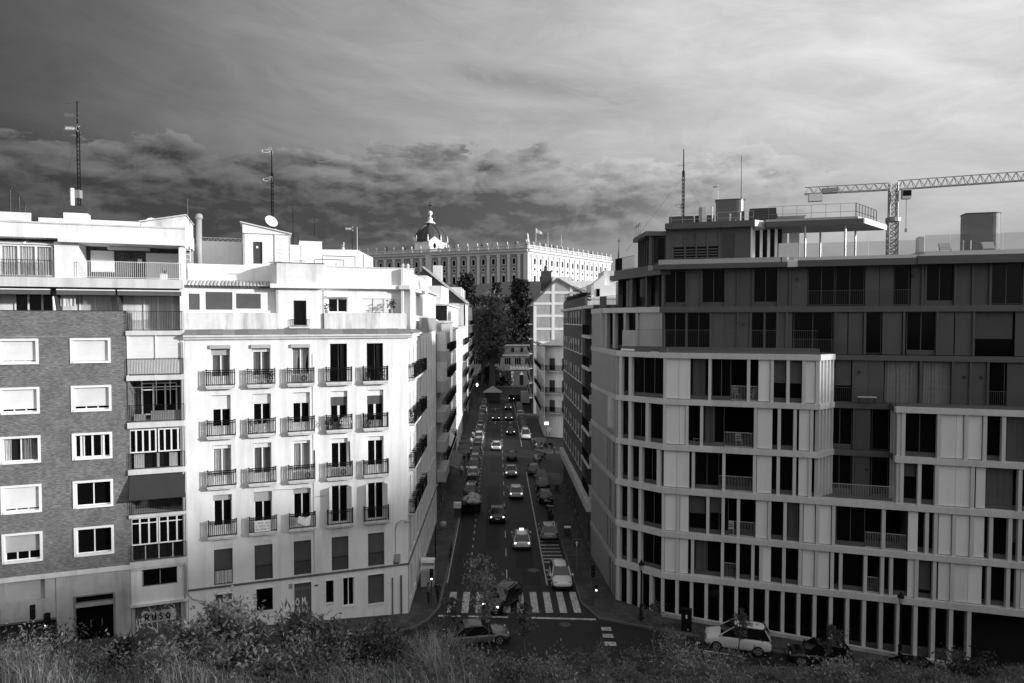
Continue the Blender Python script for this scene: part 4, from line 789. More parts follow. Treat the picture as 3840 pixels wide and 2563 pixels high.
# bands: front, chamfer, street side
for i,(z0,z1) in enumerate(BD):
    e=[(-.06,30)] if i<3 else ([(-.06,10.8),(15.55,30)] if i<5 else [(-.06,10.8)])
    for a,b in e:
        k=max(1,round((b-a)/3.6)); d=(b-a)/k
        for j in range(k): bx(F,'floor_band','facade_frame',a+j*d+.004,a+(j+1)*d-.004,-.07,.5,z0,z1)
        F.g(G().box(a,b,.5,2.6,z0+.01,z1-.01),'floor_plate','facade_dark')
    C.g(G().prism([(-.02,-.07),(CL+.03,-.07),(CL+.3,.5),(-.25,.5)],z0,z1),'floor_band','facade_frame'); C.g(G().box(-.1,CL+.1,.5,2.4,z0+.01,z1-.01),'floor_plate','facade_dark')
    k=3
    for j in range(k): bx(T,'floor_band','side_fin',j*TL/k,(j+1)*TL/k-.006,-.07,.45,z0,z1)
chp={0:[.18,1.15,2.15,3.18],1:[.2,1.15,2.15],2:[.2,1.17,2.18],3:[.25,1.2,2.2,3.75],4:[.25,1.23,2.75],5:[.33,1.22]}
for fl in range(6):
    for x in chp[fl]: fin(C,x,LV[fl] if fl else (-1.2,2.5),wd=.26)
    cuts=[.0]+chp[fl]+[CL]
    for a,b in zip(cuts,cuts[1:]):
        if b-a>.3: glaze(C,a+.1,b-.08,LV[fl] if fl else (-1.2,2.5),.42,max(1,round((b-a)/1.0)),gm='dark_glass')
    bx(C,'window','dark_glass',0,CL,1.2,1.24,LV[fl][0],LV[fl][1])
    n=26; r4=random.Random(fl)
    for i in range(n):
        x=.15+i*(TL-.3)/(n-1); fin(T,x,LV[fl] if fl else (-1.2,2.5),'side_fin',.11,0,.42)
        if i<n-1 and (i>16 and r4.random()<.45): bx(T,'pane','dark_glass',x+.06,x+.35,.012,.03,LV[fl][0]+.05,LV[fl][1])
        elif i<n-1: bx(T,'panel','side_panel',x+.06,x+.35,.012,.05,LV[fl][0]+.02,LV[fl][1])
# return wall of the left bay and recessed dark wall
Rr=Fr(mb,*pR(10.72),0); p0=Vector(pR(10.72)); p1=Vector(pR(11.95,1.8)); Rr=Fr(mb,p0.x,p0.y,math.degrees(math.atan2(p1.y-p0.y,p1.x-p0.x))); RL=(p1-p0).length
for fl in (3,4,5):
    for i in range(5): fin(Rr,.15+i*(RL-.3)/4,LV[fl],'facade_frame',.16,0,.3)
    for i in range(4): bx(Rr,'panel','facade_panel',.23+i*(RL-.3)/4,.07+(i+1)*(RL-.3)/4,.18,.22,LV[fl][0],LV[fl][1])
for z0,z1 in BD[3:]: Rr.g(G().box(-.03,RL,-.07,.45,z0,z1),'floor_band','facade_frame')
q0=Vector(pR(15.7)); q1=Vector(pR(15.55,1.9)); Q=Fr(mb,q1.x,q1.y,math.degrees(math.atan2(q0.y-q1.y,q0.x-q1.x)))
for fl in (3,4): 
    for i in range(3): fin(Q,.4+i*.65,LV[fl],'facade_frame',.2,0,.3)
    bx(Q,'pane','dark_glass',.1,1.85,.25,.28,LV[fl][0],LV[fl][1])
Y1=1.9
def dark_row(a,b,lv,cells,fins=()):
    for x in fins: fin(F,x,lv,'facade_dark',.14,Y1-.05,Y1+.25)
    for kind,c0,c1 in cells:
        if kind=='w': glaze(F,c0,c1,lv,Y1+.2,2 if c1-c0>1.3 else 1,.3)
        elif kind=='d': glaze(F,c0,c1,lv,Y1+.2,2 if c1-c0>1.5 else 1,.05)
        elif kind=='b': bx(F,'window','dark_glass',c0,c1,Y1+.3,Y1+.33,lv[0],lv[1]); F.put('roller_shutter',shutter_mesh(c1-c0,(lv[1]-lv[0])*.62,'shutter_dark',.08),c0,Y1+.22,lv[0]+(lv[1]-lv[0])*.38)
        elif kind=='c': bx(F,'window','room_dark',c0,c1,Y1+.4,Y1+.42,lv[0],lv[1]); F.put('curtain',curtain_mesh(c1-c0,lv[1]-lv[0]-.1,'curtain_grey',.04,10),c0,Y1+.3,lv[0]+.03)
        else: bx(F,'panel','facade_dark',c0+.008,c1-.008,Y1+.1,Y1+.15,lv[0],lv[1])
U6=(19.55,22.58); U7=(23.02,25.86)
dark_row(-.3,30,U7,[('w',-.1,1.5),('p',1.55,2.62),('w',2.68,4.35),('p',4.4,5.25),('p',5.27,6.3),('w',6.4,8.05),('p',8.1,9.0),('p',9.0,10.1),('d',10.15,11.92),('d',11.98,13.86),('p',13.9,14.8),('p',14.82,15.7),('d',15.74,16.72),('p',16.8,17.65),('w',17.72,19.45),('p',19.55,20.5),('p',20.52,21.55),('d',21.62,23.5),('p',23.5,24.7),('w',24.75,26.5),('p',26.5,28),('w',28,30)],[-.2,1.52,2.62,4.37,5.25,6.33,8.08,8.9,17.5,17.68,19.5,20.55,21.58])
dark_row(-.3,30,U6,[('w',-.1,1.5),('d',1.6,3.3),('p',3.35,4.3),('p',4.3,5.25),('p',5.3,6.2),('w',6.25,8.05),('p',8.1,9.1),('d',9.2,11.8),('p',11.85,12.8),('p',12.85,13.8),('d',14.0,15.0),('p',15.05,16.3),('w',16.6,18.4),('p',18.5,19.5),('p',19.55,20.6),('b',20.7,23.0),('p',23.1,24.5),('w',24.6,26.4),('p',26.5,30)],[-.2,1.53,3.32,5.27,6.2,7.17,8.06,8.7,12.0,13.9,16.4,18.45,20.65])
dark_row(10.7,30,LV[5],[('p',10.8,12.0),('b',12.05,13.1),('p',13.15,14.2),('p',14.2,15.2),('c',15.3,17.4),('c',17.6,19.4),('p',19.5,20.5),('p',20.55,21.5),('d',21.6,22.6),('p',22.7,24),('w',24,26),('p',26,30)],[17.5,19.45,20.52,21.55])
dark_row(10.7,15.6,LV[4],[('p',10.8,11.5),('w',11.6,13.2),('p',13.4,14.4),('d',14.5,15.6)],[11.5,13.3]); dark_row(10.7,15.6,LV[3],[('p',10.8,11.5),('w',11.6,13.2),('p',13.4,14.4),('d',14.5,15.6)],[11.5,13.3])
F.put('railing',railing_mesh(5.1,1.1,0,'facade_frame',.1,.012,False,False,False,.025),10.5,.1,9.42); 
for z0,z1,a in ((22.58,23.02,-.5),(19.12,19.5,10.8),(15.65,16.05,10.8),(12.22,12.64,10.8)):
    b=30 if z0>16.5 else 15.6
    if 15<z0<16.5: b=15.6
    k=max(1,round((b-a)/3.4)); d=(b-a)/k
    for j in range(k): bx(F,'floor_band','facade_dark_band',a+j*d+.003,a+(j+1)*d-.003,Y1-.1,Y1+.5,z0,z1)
# roof edge with pale upper step
F.g(G().box(-.95,8.65,1.2,3.4,25.86,26.22),'roof_fascia','facade_dark_band'); F.g(G().box(-.55,8.2,1.45,3.4,26.22,26.6),'roof_upstand','side_fin'); F.g(G().box(9.35,17.0,1.2,3.4,25.84,26.3),'roof_fascia','facade_dark_band'); F.g(G().box(9.1,17.1,1.5,3.4,26.3,26.55),'roof_upstand','pale_metal'); F.g(G().box(17.0,30,1.1,3.4,25.84,26.4),'roof_fascia','facade_dark_band'); F.g(G().box(17.1,30,1.4,3.4,26.4,26.72),'roof_upstand','pale_metal'); F.g(G().prism([(8.65,1.2),(9.35,1.25),(9.35,3.4),(8.65,3.4)],25.85,26.35),'roof_fascia','pale_metal')
F.g(G().box(-1.5,30,2.9,13,25.9,26.3),'roof_deck','roof_felt')
# left upper part facing the street corner
c0=Vector((7.72,60.3)); c1=Vector(pR(-.25,1.9)); K=Fr(mb,c0.x,c0.y,math.degrees(math.atan2(c1.y-c0.y,c1.x-c0.x))); KL=(c1-c0).length
K.g(G().box(0,KL,-.12,.5,22.6,23.02),'floor_band','facade_frame'); K.g(G().box(-.3,KL,.4,4.0,22.62,23.0),'floor_plate','facade_dark')
for x in (.25,.95,2.1,3.6,5.2,KL-.2): fin(K,x,U6,'side_fin',.26)
cuts=[.25,.95,2.1,3.6,5.2,KL-.2]
for i,(a,b) in enumerate(zip(cuts,cuts[1:])): 
    if i in (0,4): bx(K,'panel','side_fin',a+.14,b-.14,.15,.2,*U6)
    else: glaze(K,a+.14,b-.14,U6,.4,1)
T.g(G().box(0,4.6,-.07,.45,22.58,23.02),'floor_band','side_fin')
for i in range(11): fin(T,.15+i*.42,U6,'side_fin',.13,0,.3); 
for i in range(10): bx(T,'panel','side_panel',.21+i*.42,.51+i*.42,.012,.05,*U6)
# storey 7, drawn back behind a dark balustrade
e0=Vector((9.3,60.5)); e1=Vector(pR(-.2,2.0)); E_=Fr(mb,e0.x,e0.y,math.degrees(math.atan2(e1.y-e0.y,e1.x-e0.x))); EL=(e1-e0).length
for i in range(4): fin(E_,.2+i*(EL-.4)/3,U7,'facade_dark',.2)
for i in range(3): glaze(E_,.3+i*(EL-.4)/3,.1+(i+1)*(EL-.4)/3,U7,.35,2,.1)
E_.g(G().box(-.6,EL+.2,-.45,3,25.5,25.9),'roof_fascia','facade_dark_band'); E_.g(G().box(-.4,EL,-.1,3,25.9,26.35),'roof_upstand','facade_dark_band')
for Ff,a,b,z in ((K,.1,1.1,23.02),(E_,-.3,1.0,26.35)): Ff.g(G().box(a,b,-.05,-.02,z,z+1.05),'balustrade_panel','tint_glass'); Ff.put('railing',railing_mesh(2.2,1.05,0,'facade_dark',.12,.014,False,False,False,.03),b+.02,-.04,z)
# terrace over the chamfered bay
F.g(G().box(-.3,10.75,.15,.5,19.55,19.95),'terrace_upstand','facade_dark_band'); C.g(G().box(.4,CL+.2,.2,.5,19.55,19.95),'terrace_upstand','facade_dark_band'); F.g(G().box(-1,10.7,.4,2.4,19.5,19.6),'terrace_floor','slab'); C.g(G().box(0,CL,.3,4,19.5,19.6),'terrace_floor','slab')
F.put('railing',railing_mesh(10.7,1.35,0,'facade_dark_band',.13,.012,False,False,False,.03),-.1,.3,19.9); C.put('railing',railing_mesh(2.6,1.35,0,'facade_dark_band',.13,.012,False,False,False,.03),1.5,.35,19.9); C.g(G().box(.3,1.5,.3,.36,19.6,21.2),'balustrade_panel','side_fin'); C.g(G().box(.3,1.5,.1,.3,19.6,19.75),'coping','white_paint')
F.g(G().box(15.6,30,.2,.5,16.08,16.3),'terrace_upstand','facade_dark_band'); F.g(G().box(15.7,30,.5,1.9,16.0,16.1),'terrace_floor','dirt_pale'); F.put('railing',railing_mesh(13.8,1.15,0,'facade_dark_band',.12,.012,False,False,False,.025),15.7,.6,16.1); F.put('railing',railing_mesh(4.9,1.1,0,'facade_dark_band',.12,.012,False,False,False,.025),10.9,1.75,16.05)
F.put('railing',railing_mesh(6.8,1.1,0,'facade_dark_band',.12,.012,False,False,False,.025),10.1,1.75,23.02); F.put('railing',railing_mesh(4.8,1.1,0,'facade_dark_band',.12,.012,False,False,False,.025),8.9,1.7,19.5)
# penthouse
PY=4.0; P7=(26.3,29.2)
for x in (.35,1.28,2.15,3.0,3.88): fin(F,x,(26.5,29.2),'facade_dark',.1,PY-.08,PY+.2)
for a,b in ((.4,1.23),(1.33,2.1),(2.2,2.95),(3.05,3.83)):
    bx(F,'panel','facade_dark',a,b,PY+.05,PY+.1,27.8,29.2); bx(F,'louvre_recess','room_dark',a,b,PY+.2,PY+.22,26.5,27.8)
    for i in range(5): bx(F,'louvre_slat','facade_dark_band',a,b,PY+.02,PY+.1,26.66+i*.22,26.74+i*.22)
bx(F,'panel','facade_dark',3.93,6.22,PY+.06,PY+.1,26.5,29.2); bx(F,'service_door','dark_paint',4.15,5.05,PY+.02,PY+.06,26.5,28.75); bx(F,'panel','facade_dark',-.2,.3,PY,PY+.1,26.5,29.2)
F.g(G().box(-.25,6.5,PY-.45,8,29.2,29.66),'roof_fascia','facade_dark_band'); F.g(G().prism([(6.5,PY-.45),(7.4,PY+.7),(7.4,8),(6.5,8)],29.2,29.66),'roof_fascia','pale_metal')  # pale end piece paints the sunlit end of the fascia
F.g(G().box(6.22,6.35,PY,PY+1.4,26.3,29.2).box(6.3,6.4,PY+1.4,9,26.3,29.2),'penthouse_wall','facade_panel'); 
for i in range(4): fin(F,6.5+i*.55,(26.5,29.1),'facade_panel',.2,PY+1.2,PY+1.5)
bx(F,'pane','dark_glass',6.5,8.6,PY+1.5,PY+1.53,26.5,29.1); 
for a in (7.35,8.3,9.2): bx(F,'panel','facade_panel',a,a+.75,PY+2.4,PY+2.46,26.5,28.9)
F.g(G().box(8.05,9.4,1.55,1.6,26.6,27.6),'wind_screen','facade_panel')
K2=Fr(mb,*pR(-3.3,7.5),0); k0=Vector(pR(-2.9,8.2)); k1=Vector(pR(-1.5,3.9)); K2=Fr(mb,k0.x,k0.y,math.degrees(math.atan2(k1.y-k0.y,k1.x-k0.x))); K2L=(k1-k0).length
for i in range(6): fin(K2,.1+i*(K2L-.2)/5,(26.3,28.8),'facade_dark',.12)
K2.g(G().box(0,K2L,.25,.3,26.3,28.8),'window','dark_glass'); K2.g(G().box(-.4,K2L+.3,-.35,3,28.75,29.1),'roof_fascia','facade_dark_band'); F.g(G().box(-1.5,-.2,PY-.1,7,28.75,29.1),'roof_fascia','facade_dark_band'); glaze(F,-1.4,-.25,(26.3,28.7),PY+.1,1)
K2.put('railing',railing_mesh(2.2,1.05,0,'facade_dark',.7,.02,False,True,False,.04),-.3,-.2,29.1)
# canopy with slim columns
F.g(G().prism([(7.3,PY-.2),(14.05,PY-.2),(16.5,PY+4.6),(7.3,PY+4.6)],29.12,29.5),'canopy_slab','facade_dark_band'); F.g(G().prism([(7.3,PY-.1),(13.7,PY-.1),(16.0,PY+4.5),(7.3,PY+4.5)],29.5,29.68),'canopy_upstand','side_fin'); F.g(G().prism([(14.06,PY-.22),(14.15,PY-.2),(16.6,PY+4.6),(16.52,PY+4.6)],29.12,29.52),'sunlit_canopy_edge','white_paint')  # white edge strip puts the sun on the canopy end into the colour
for x,y in ((10.13,PY+.2),(12.92,PY+.3),(11.6,PY+3.4),(14.2,PY+3.8)): F.g(G().tube((x,y,26.4),(x,y,29.12),.075,None,10),'column','galvanised')
g=G()
def rail_run(g,pts,h,st=1.0,r=.018,mid=True):
    for p,q in zip(pts,pts[1:]):
        p=Vector(p); q=Vector(q); n=max(1,round((q-p).length/st))
        for zz in ((h,h*.4) if mid else (h,)): g.tube(p+Vector((0,0,zz)),q+Vector((0,0,zz)),r,None,4)
        for i in range(n+1): a=p+(q-p)*i/n; g.tube(a,a+Vector((0,0,h)),r,None,4)
rail_run(g,[(7.5,PY+.1,29.68),(13.55,PY+.1,29.68)],1.0,1.1); F.g(g,'roof_railing','metal_grey'); g=G(); rail_run(g,[(13.6,PY+.1,29.68),(15.8,PY+4.4,29.68)],1.0,.65,.03); F.g(g,'roof_railing','dark_paint'); g=G(); rail_run(g,[(.2,PY,29.66),(6.4,PY,29.66)],.75,.9); F.g(g,'roof_railing','galvanised')
F.g(G().box(0.0,1.9,PY+.4,PY+1.6,29.66,30.3),'plant_unit','facade_dark'); F.g(G().box(2.0,3.5,PY+.8,PY+2,29.66,30.35),'plant_unit','dark_paint'); F.g(G().box(6.2,8.2,PY+2,PY+4,29.66,30.9),'plant_unit','dark_paint')
for i in range(6): F.g(G().box(6.2,8.2,PY+1.97,PY+2,29.75+i*.19,29.82+i*.19),'plant_slat','facade_dark')
F.g(G().yprism([(PY+2,30.2),(PY+4,30.2),(PY+4,31.0)],8.3,10.4),'solar_panel_stack','galvanised')
# oval shafts
def shaft(x0,x1,y,z0,z1,seamz=None):
    def oval(inset,n=10):
        r=.62; pts=[]
        pts+=[(x0+inset,y+2*r-inset),(x0+inset,y+inset)]
        for cx_,a0 in ((x1-r,-math.pi/2),):
            for i in range(n+1): a=a0+math.pi*i/n; pts.append((cx_+(r-inset)*math.cos(a),y+r+(r-inset)*math.sin(a)))
        return pts
    o=F.g(G().prism(oval(0),z0,z1),'ventilation_shaft','shaft_metal',smooth=False)
    put('shaft_cap',G().prism(oval(-.06),z1,z1+.05).mesh('shaft_cap','dark_paint'),o)
    g=G()
    for i in range(16 if seamz is None else 9): z=(seamz or z0+.4)+i*((z1-.05-(seamz or z0+.4))/(16 if seamz is None else 9)); g.prism(oval(-.012),z,z+.03)
    put('shaft_louvre',g.mesh('shaft_louvre','shaft_metal'),o)
shaft(3.6,5.82,6,29.6,31.7); shaft(21.0,23.3,5,26.5,29.68,28.6)
F.g(G().box(2.55,2.9,PY+.6,PY+.9,29.66,31.0),'flue','white_paint'); F.g(G().box(2.3,2.54,PY+.6,PY+.9,29.66,30.95),'flue','grey_paint')
for x,h in ((3.35,1.3),(4.7,.65),(5.45,.75),(5.1,.2)): F.g(G().tube((x,PY+.4,29.66),(x,PY+.4,29.66+h),.05,None,8),'vent_pipe','white_paint')
# glass wind screens on the terrace roof
for i in range(5): F.g(G().quad((9.5+i*1.5,1.5,26.55),(10.97+i*1.5,1.5,26.55),(10.97+i*1.5,1.5,27.55),(9.5+i*1.5,1.5,27.55)),'glass_screen','rail_glass')
for i in range(8): F.g(G().quad((17.5+i*1.55,1.5,26.72),(19.02+i*1.55,1.5,26.72),(19.02+i*1.55,1.5,27.85),(17.5+i*1.55,1.5,27.85)),'glass_screen','rail_glass')
F.g(G().box(17.1,17.42,1.4,2.2,26.5,27.75),'terrace_pier','pale_metal')
for x in (20.1,20.55): F.g(G().tube((x,2.5,26.6),(x,2.5,27.5),.03,None,6),'vent_pipe','white_paint')
# solid core
F.g(G().box(.3,30,2.55,14,-2,19.4).box(-.6,30,2.75,14,19.4,25.9),'building_core','room_dark'); F.g(G().box(.3,6.2,PY+.3,8,26,29.2),'building_core','room_dark'); T.g(G().box(0.02,TL-.6,.5,6,-2,19.4),'building_core','room_dark'); T.g(G().box(0.02,4.3,.5,2.2,19.4,22.7),'building_core','room_dark'); C.g(G().box(.3,CL,1.3,6,-2,19.4),'building_core','room_dark'); E_.g(G().box(0,EL,.6,3,22.8,26),'building_core','room_dark'); K.g(G().box(.1,KL,.6,3,19.5,22.9),'building_core','room_dark'); K2.g(G().box(0.1,K2L,.4,3,26,28.8),'building_core','room_dark')
# wall lamps
for x,z in ((9.4,24.9),(16.9,25.0),(11.2,18.2),(13.6,18.2),(20.2,18.0),(21.2,18.0),(5.7,21.6),(14.2,11.2)): F.g(G().lathe([(.03,z),(.09,z+.02),(.09,z+.14),(.05,z+.17)],x,Y1+.02,8),'wall_lamp','dark_paint')
# pendant lights seen through the first floor corner window
for x in (2.5,3.35):
    t=C.top('pendant_lamp','lit pendant lamp behind the corner window, %s of the pair'%('left' if x<3 else 'right'),'lamp',x,.7,4.85); put('shade',G().lathe([(.03,.16),(.13,.02),(.12,0),(.02,.14)],n=10).mesh('shade','plastic_white'),t); put('bulb',G().lathe([(.01,-.04),(.05,0),(.02,.05)],n=8).mesh('bulb','lamp_on'),t)
# furniture on the loggias
def chair(F,x,y,z,rz,label,m='plastic_grey'):
    t=F.top('chair',label,'chair',x,y,z,rz,'chairs on the loggias')
    put('seat',cached(('cs',m),lambda:G().box(-.22,.22,-.22,.22,.42,.46).mesh('seat',m)),t); put('backrest',cached(('cb',m),lambda:G().box(-.22,-.16,.18,.22,.46,.9).box(.16,.22,.18,.22,.46,.9).box(-.16,.16,.185,.215,.55,.62).box(-.16,.16,.185,.215,.7,.9).mesh('backrest',m)),t)
    for a in (-.19,.19):
        for b in (-.19,.19): put('leg',cached(('cl',m),lambda:G().bar((0,0,0),(0,0,.42),.035).mesh('leg',m)),t,(a,b,0))
chair(F,5.2,.75,16.1,.5,'pale chair on the top bay loggia, left of the pair'); chair(F,6.25,.7,16.1,-2.0,'pale chair on the top bay loggia, right of the pair'); chair(F,5.4,.8,12.7,.2,'chair on the loggia second from the top of the bay'); chair(F,4.9,.7,6.12,0,'white stool chair on a lower loggia','plastic_white'); chair(F,2.35,.6,12.7,.3,'chair behind the narrow bay opening','plastic_grey')
t=F.top('bench','dark metal bench on the recessed roof terrace of the right building','bench',14.0,1.3,16.1)
put('seat',G().box(-.6,.6,-.15,.15,.42,.47).mesh('seat','facade_frame'),t)
for x in (-.55,.5): put('leg',G().box(x,x+.05,-.15,.15,0,.42).mesh('leg','dark_paint'),t)
for x,lb in ((19.0,'canvas deck chair on the roof terrace left of the oval shaft'),(21.6,'canvas deck chair on the roof terrace before the oval shaft')):
    t=F.top('deck_chair',lb,'deck chair',x,2.6,26.55); put('canvas',G().add([(-.35,-.3,.35),(.35,-.3,.35),(.4,.25,.85),(-.3,.25,.85),(-.35,-.28,.32),(.35,-.28,.32),(.4,.27,.82),(-.3,.27,.82)],[(0,1,2,3),(7,6,5,4),(0,4,5,1),(2,6,7,3)]).mesh('canvas','shutter_grey'),t)
    for s_ in (-.34,.32): put('frame',G().bar((s_,-.35,0),(s_,.25,.85),.04).bar((s_,.2,0),(s_,-.3,.35),.04).mesh('frame','grey_paint'),t)
lattice_mast(F.w(1.05,PY+1.6,29.7),6.2,.10,'dark lattice aerial mast on the right building penthouse roof',[('yagi',4.9,2.8,.5,'dark_paint'),('loop',1.6,3.2,.7,'plastic_grey')],[(4,-4.5,1,-2),(4,3,2,0)])
lattice_mast(F.w(3.75,6.7,31.7),1.4,.02,'small grey aerial on the left of the oval roof shaft',[('uhf',1.2,3.1,.4,'metal_grey')],(),'metal_grey',True); lattice_mast(F.w(5.55,6.6,31.7),3.6,.035,'slim pale pole on the right of the oval roof shaft',[],(),'dark_stone',True)
# ================================================================ buildings along the street
def street_block(name,label,ox,oy,deg,L,depth,zt,floors,wm,cols,ww=1.1,wh=2.3,bal=None,base='dark_stone',shut=None,lowz=3.6,fm='white_frame',cor='slab',roofm='roof_felt'):
    t=thing(name,label,'building',(ox,oy,-.4)); F=Fr(t,ox,oy,deg); ops=[]; W_=[]
    for z in floors:
        for x in cols:
            ops.append((x-ww/2,x+ww/2,z,z+wh)); W_.append((x,z))
    F.g(G().wall(0,L,lowz,zt,ops,.2),'wall',wm)
    gx=[1.5+3.0*i for i in range(int((L-2)/3.0))]; F.g(G().wall(0,L,-1,lowz-.12,[(x,x+2.0,-.2,2.7) for x in gx],.25,-.03),'base_wall',base); F.g(G().box(0,L,-.12,.02,lowz-.12,lowz),'ledge',cor)
    for x in gx: F.put('shop_front',cached('shopf',lambda:G().box(0,2.0,0,.03,0,2.9).mesh('shop_front','dark_glass')),x,.18,-.2)
    for i,(x,z) in enumerate(W_):
        o=window(F,x-ww/2,x+ww/2,z,z+wh,.14,2,fm,shut=(shut[0],shut[1]) if shut and (i*7)%3 else None)
        if bal and bal(x,z): balcony(F,x-ww/2-.4,x+ww/2+.4,z-.02,.6,1.05,.2,False,step=.13)
    F.g(G().yprism([(.0,zt-.2),(-.3,zt-.05),(-.35,zt+.12),(.3,zt+.12),(.3,zt-.2)],0,L),'cornice',cor); F.g(G().box(.02,L-.02,.35,depth,-1,zt+.1),'building_core',wm); F.g(G().box(0,L,.3,depth,zt+.12,zt+.2),'roof',roofm)
    return t,F
# left side
t,F=street_block('street_building','grey flat block with boxed bays and planted balconies beyond the white corner building',LW(75.6)+.05,75.6,91.19,27.5,11,21.7,[4.4+3.35*i for i in range(5)],'grey_wall',[1.6+2.5*i for i in range(11)],1.1,2.3,lambda x,z:x>8,shut=(.4,'shutter_grey'))
for i in range(5):
    z=4.1+3.35*i; F.g(G().box(.05,6.2,-1.0,-.02,z-.2,z+1.0),'bay_parapet','grey_wall'); 
    if i>2: F.g(G().box(.0,2.2,-1.0,-.02,z+1.0,z+3.15),'bay_box','slab')
F.g(G().box(2,27,2.5,10,21.8,25.6),'attic','slab'); F.g(G().box(1.6,27,2.1,10,25.6,25.8),'roof','slab'); F.g(G().box(8,27,4.5,9,25.8,28.2),'roof_block','white_wall'); F.g(G().yprism([(.5,21.8),(2.5,22.9),(2.5,21.8)],5,12),'roof_lean_to','slab')
F.g(G().yprism([(-.1,3.5),(-1.7,2.7),(-1.7,2.6),(-.1,3.4)],12,22),'awning','awning_grey'); F.g(G().yprism([(-.1,7.4),(-.95,6.2),(-.9,6.1),(-.1,7.3)],9,17),'awning','slab')
t,F=street_block('street_building','sunlit white block with dark shutters halfway down the left side of the street',LW(103.5)-.1,103.5,91.19,48,12,20.6,[4.3+3.2*i for i in range(5)],'white_wall',[2.0+3.0*i for i in range(16)],1.15,2.2,lambda x,z:x>30,shut=(.8,'shutter_grey'))
F.g(G().wall(1,30,20.8,24.2,[(3+3*i,4.1+3*i,21.2,23.2) for i in range(8)],.2,.8),'attic','white_wall'); F.g(G().box(.8,30.2,.5,9,24.2,24.45),'roof','slab'); F.g(G().box(1,30,1.0,9,20.8,24.2),'attic_core','room_dark')
F.g(G().box(30,47,2,9,20.8,23.4),'attic','grey_wall'); F.g(G().xprism([(4,24.4),(10,24.4),(10,26),(4,25.4)],2,6),'dormer','white_wall')
t,F=street_block('street_building','tall block with a dark slate gable roof at the far left end of the street',LW(153)-.4,153,91.19,40,26,25.6,[4.3+3.3*i for i in range(6)],'cream_wall',[2.0+3.2*i for i in range(12)],1.15,2.3,lambda x,z:x>12)
F.g(G().yprism([(-.5,25.7),(9.2,33.4),(18,25.7)],.2,39.5),'slate_roof','palace_slate'); F.g(G().yprism([(-.8,25.7),(-.8,25.95),(9.1,33.9),(9.6,33.9),(9.2,33.4),(-.2,25.7)],-.4,.2),'gable_coping','slab'); 
for i in range(3): F.g(G().box(6+i*8,8+i*8,1.2,4.5,26.2,29.6),'dormer','white_wall')
F.g(G().box(3,4.8,5.5,7.5,30,34.4),'chimney','white_wall')
# roofs seen between the white building and the palace
t=thing('roof_building','pale cluttered roof terrace between the white corner building and the palace','building',(-24,118,0)); F=Fr(t,-27,112,0)
F.g(G().box(0,15.5,0,12,0,27.6),'wall','cream_wall'); F.g(G().box(4,12.8,2,9,27.6,29.4),'roof_block','cream_wall')
for i in range(5): F.g(G().box(5+i*1.6,5.4+i*1.6,1.9,2.0,28.2,28.6),'vent_opening','dark_paint')
for x in (8.5,9.3): F.g(G().lathe([(.35,29.4),(.3,31),(.42,31.1),(.2,31.5)],x,4,8),'chimney_pot','slab')
# right side: brick neighbour with loggia stack
t=thing('brick_street_building','dark brick block with strips of white windows next to the modern building','building',(7.6,64.6,-.4)); F=Fr(t,RW(93),93,-90+1.19)   # x runs towards the camera
L=28.4; fl=[1.9+3.1*i for i in range(7)]; n0=21.6; ops=[]
for z in fl[1:]:
    for i in range(8): ops.append((.8+i*2.6,2.6+i*2.6,z+1.0,z+2.5))
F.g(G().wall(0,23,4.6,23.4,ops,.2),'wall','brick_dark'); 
for a,b,c,d in ops:
    o=window(F,a,b,c,d,.1,3,shut=(.5,'shutter_grey') if int(a*3+c)%3 else None); put('sill',cached('sil',lambda:G().box(-.05,1.85,-.18,0,-.08,0).mesh('sill','white_paint')),o)
F.g(G().box(0,L,-.5,.1,3.7,4.6),'canopy','slab'); F.g(G().wall(0,L,-1,3.7,[(1+3*i,3.4+3*i,-.3,2.9) for i in range(9)],.4),'base_wall','dark_stone'); F.g(G().box(.1,L-.1,.38,.4,-.5,3.5),'shop_front','dark_glass')
F.g(G().box(23,L,2.4,2.5,3.7,23.4),'loggia_back_wall','dark_paint'); F.g(G().box(23-.02,23.1,.0,2.4,3.7,23.4),'loggia_side','brick_dark'); F.g(G().box(L-.15,L,.1,2.4,3.7,23.4),'loggia_side','brick_dark')
for i,z in enumerate(fl[1:]+[23.4]):
    F.g(G().box(23-.1 if z<23 else 0,L,-.35,2.4,z-.28,z),'loggia_slab','slab')
    if z<23: F.put('railing',railing_mesh(5.2,1.0,0,'black_iron',.14,.018,False,False,False),23.1,-.25,z); F.put('window',frame_mesh(1.4,2.2,2,.1,'white_frame',0),24.4+.5*(i%2),2.3,z)
F.g(G().box(0,23,0,.25,23.4,24.4),'parapet','brick_dark'); F.put('railing',railing_mesh(L,1.0,0,'black_iron',.5,.02,False,False,False),0,.1,24.4); F.g(G().box(.3,L-.3,2.6,8,-1,23.3),'building_core','brick_dark'); F.g(G().box(0,L,.2,8,23.35,23.45),'roof','roof_felt')
F.g(G().box(17,23,4.2,8,23.4,26.2),'roof_hut','white_wall'); F.g(G().box(22.95,23.0,4.3,6.2,24.2,25.6),'wall','grey_wall'); 
for i in range(12): F.put('roof_tile',cached('pant2',lambda:G().add([(0,0,0),(.3,0,.12),(.6,0,0),(0,4.6,.9),(.3,4.6,1.02),(.6,4.6,.9)],[(0,1,4,3),(1,2,5,4)]).mesh('roof_tile','pantile')),16.6+i*.6,3.6,26.2)
ac_unit(F,25.6,-.05,fl[3]+.1,'air conditioner on a middle loggia of the dark brick block'); ac_unit(F,24.2,2.0,fl[6]+1.2,'air conditioner high on the wall of the top brick loggia')
chair(F,24.6,.9,fl[5],.4,'white chair on the brick loggia near the top','plastic_white'); 
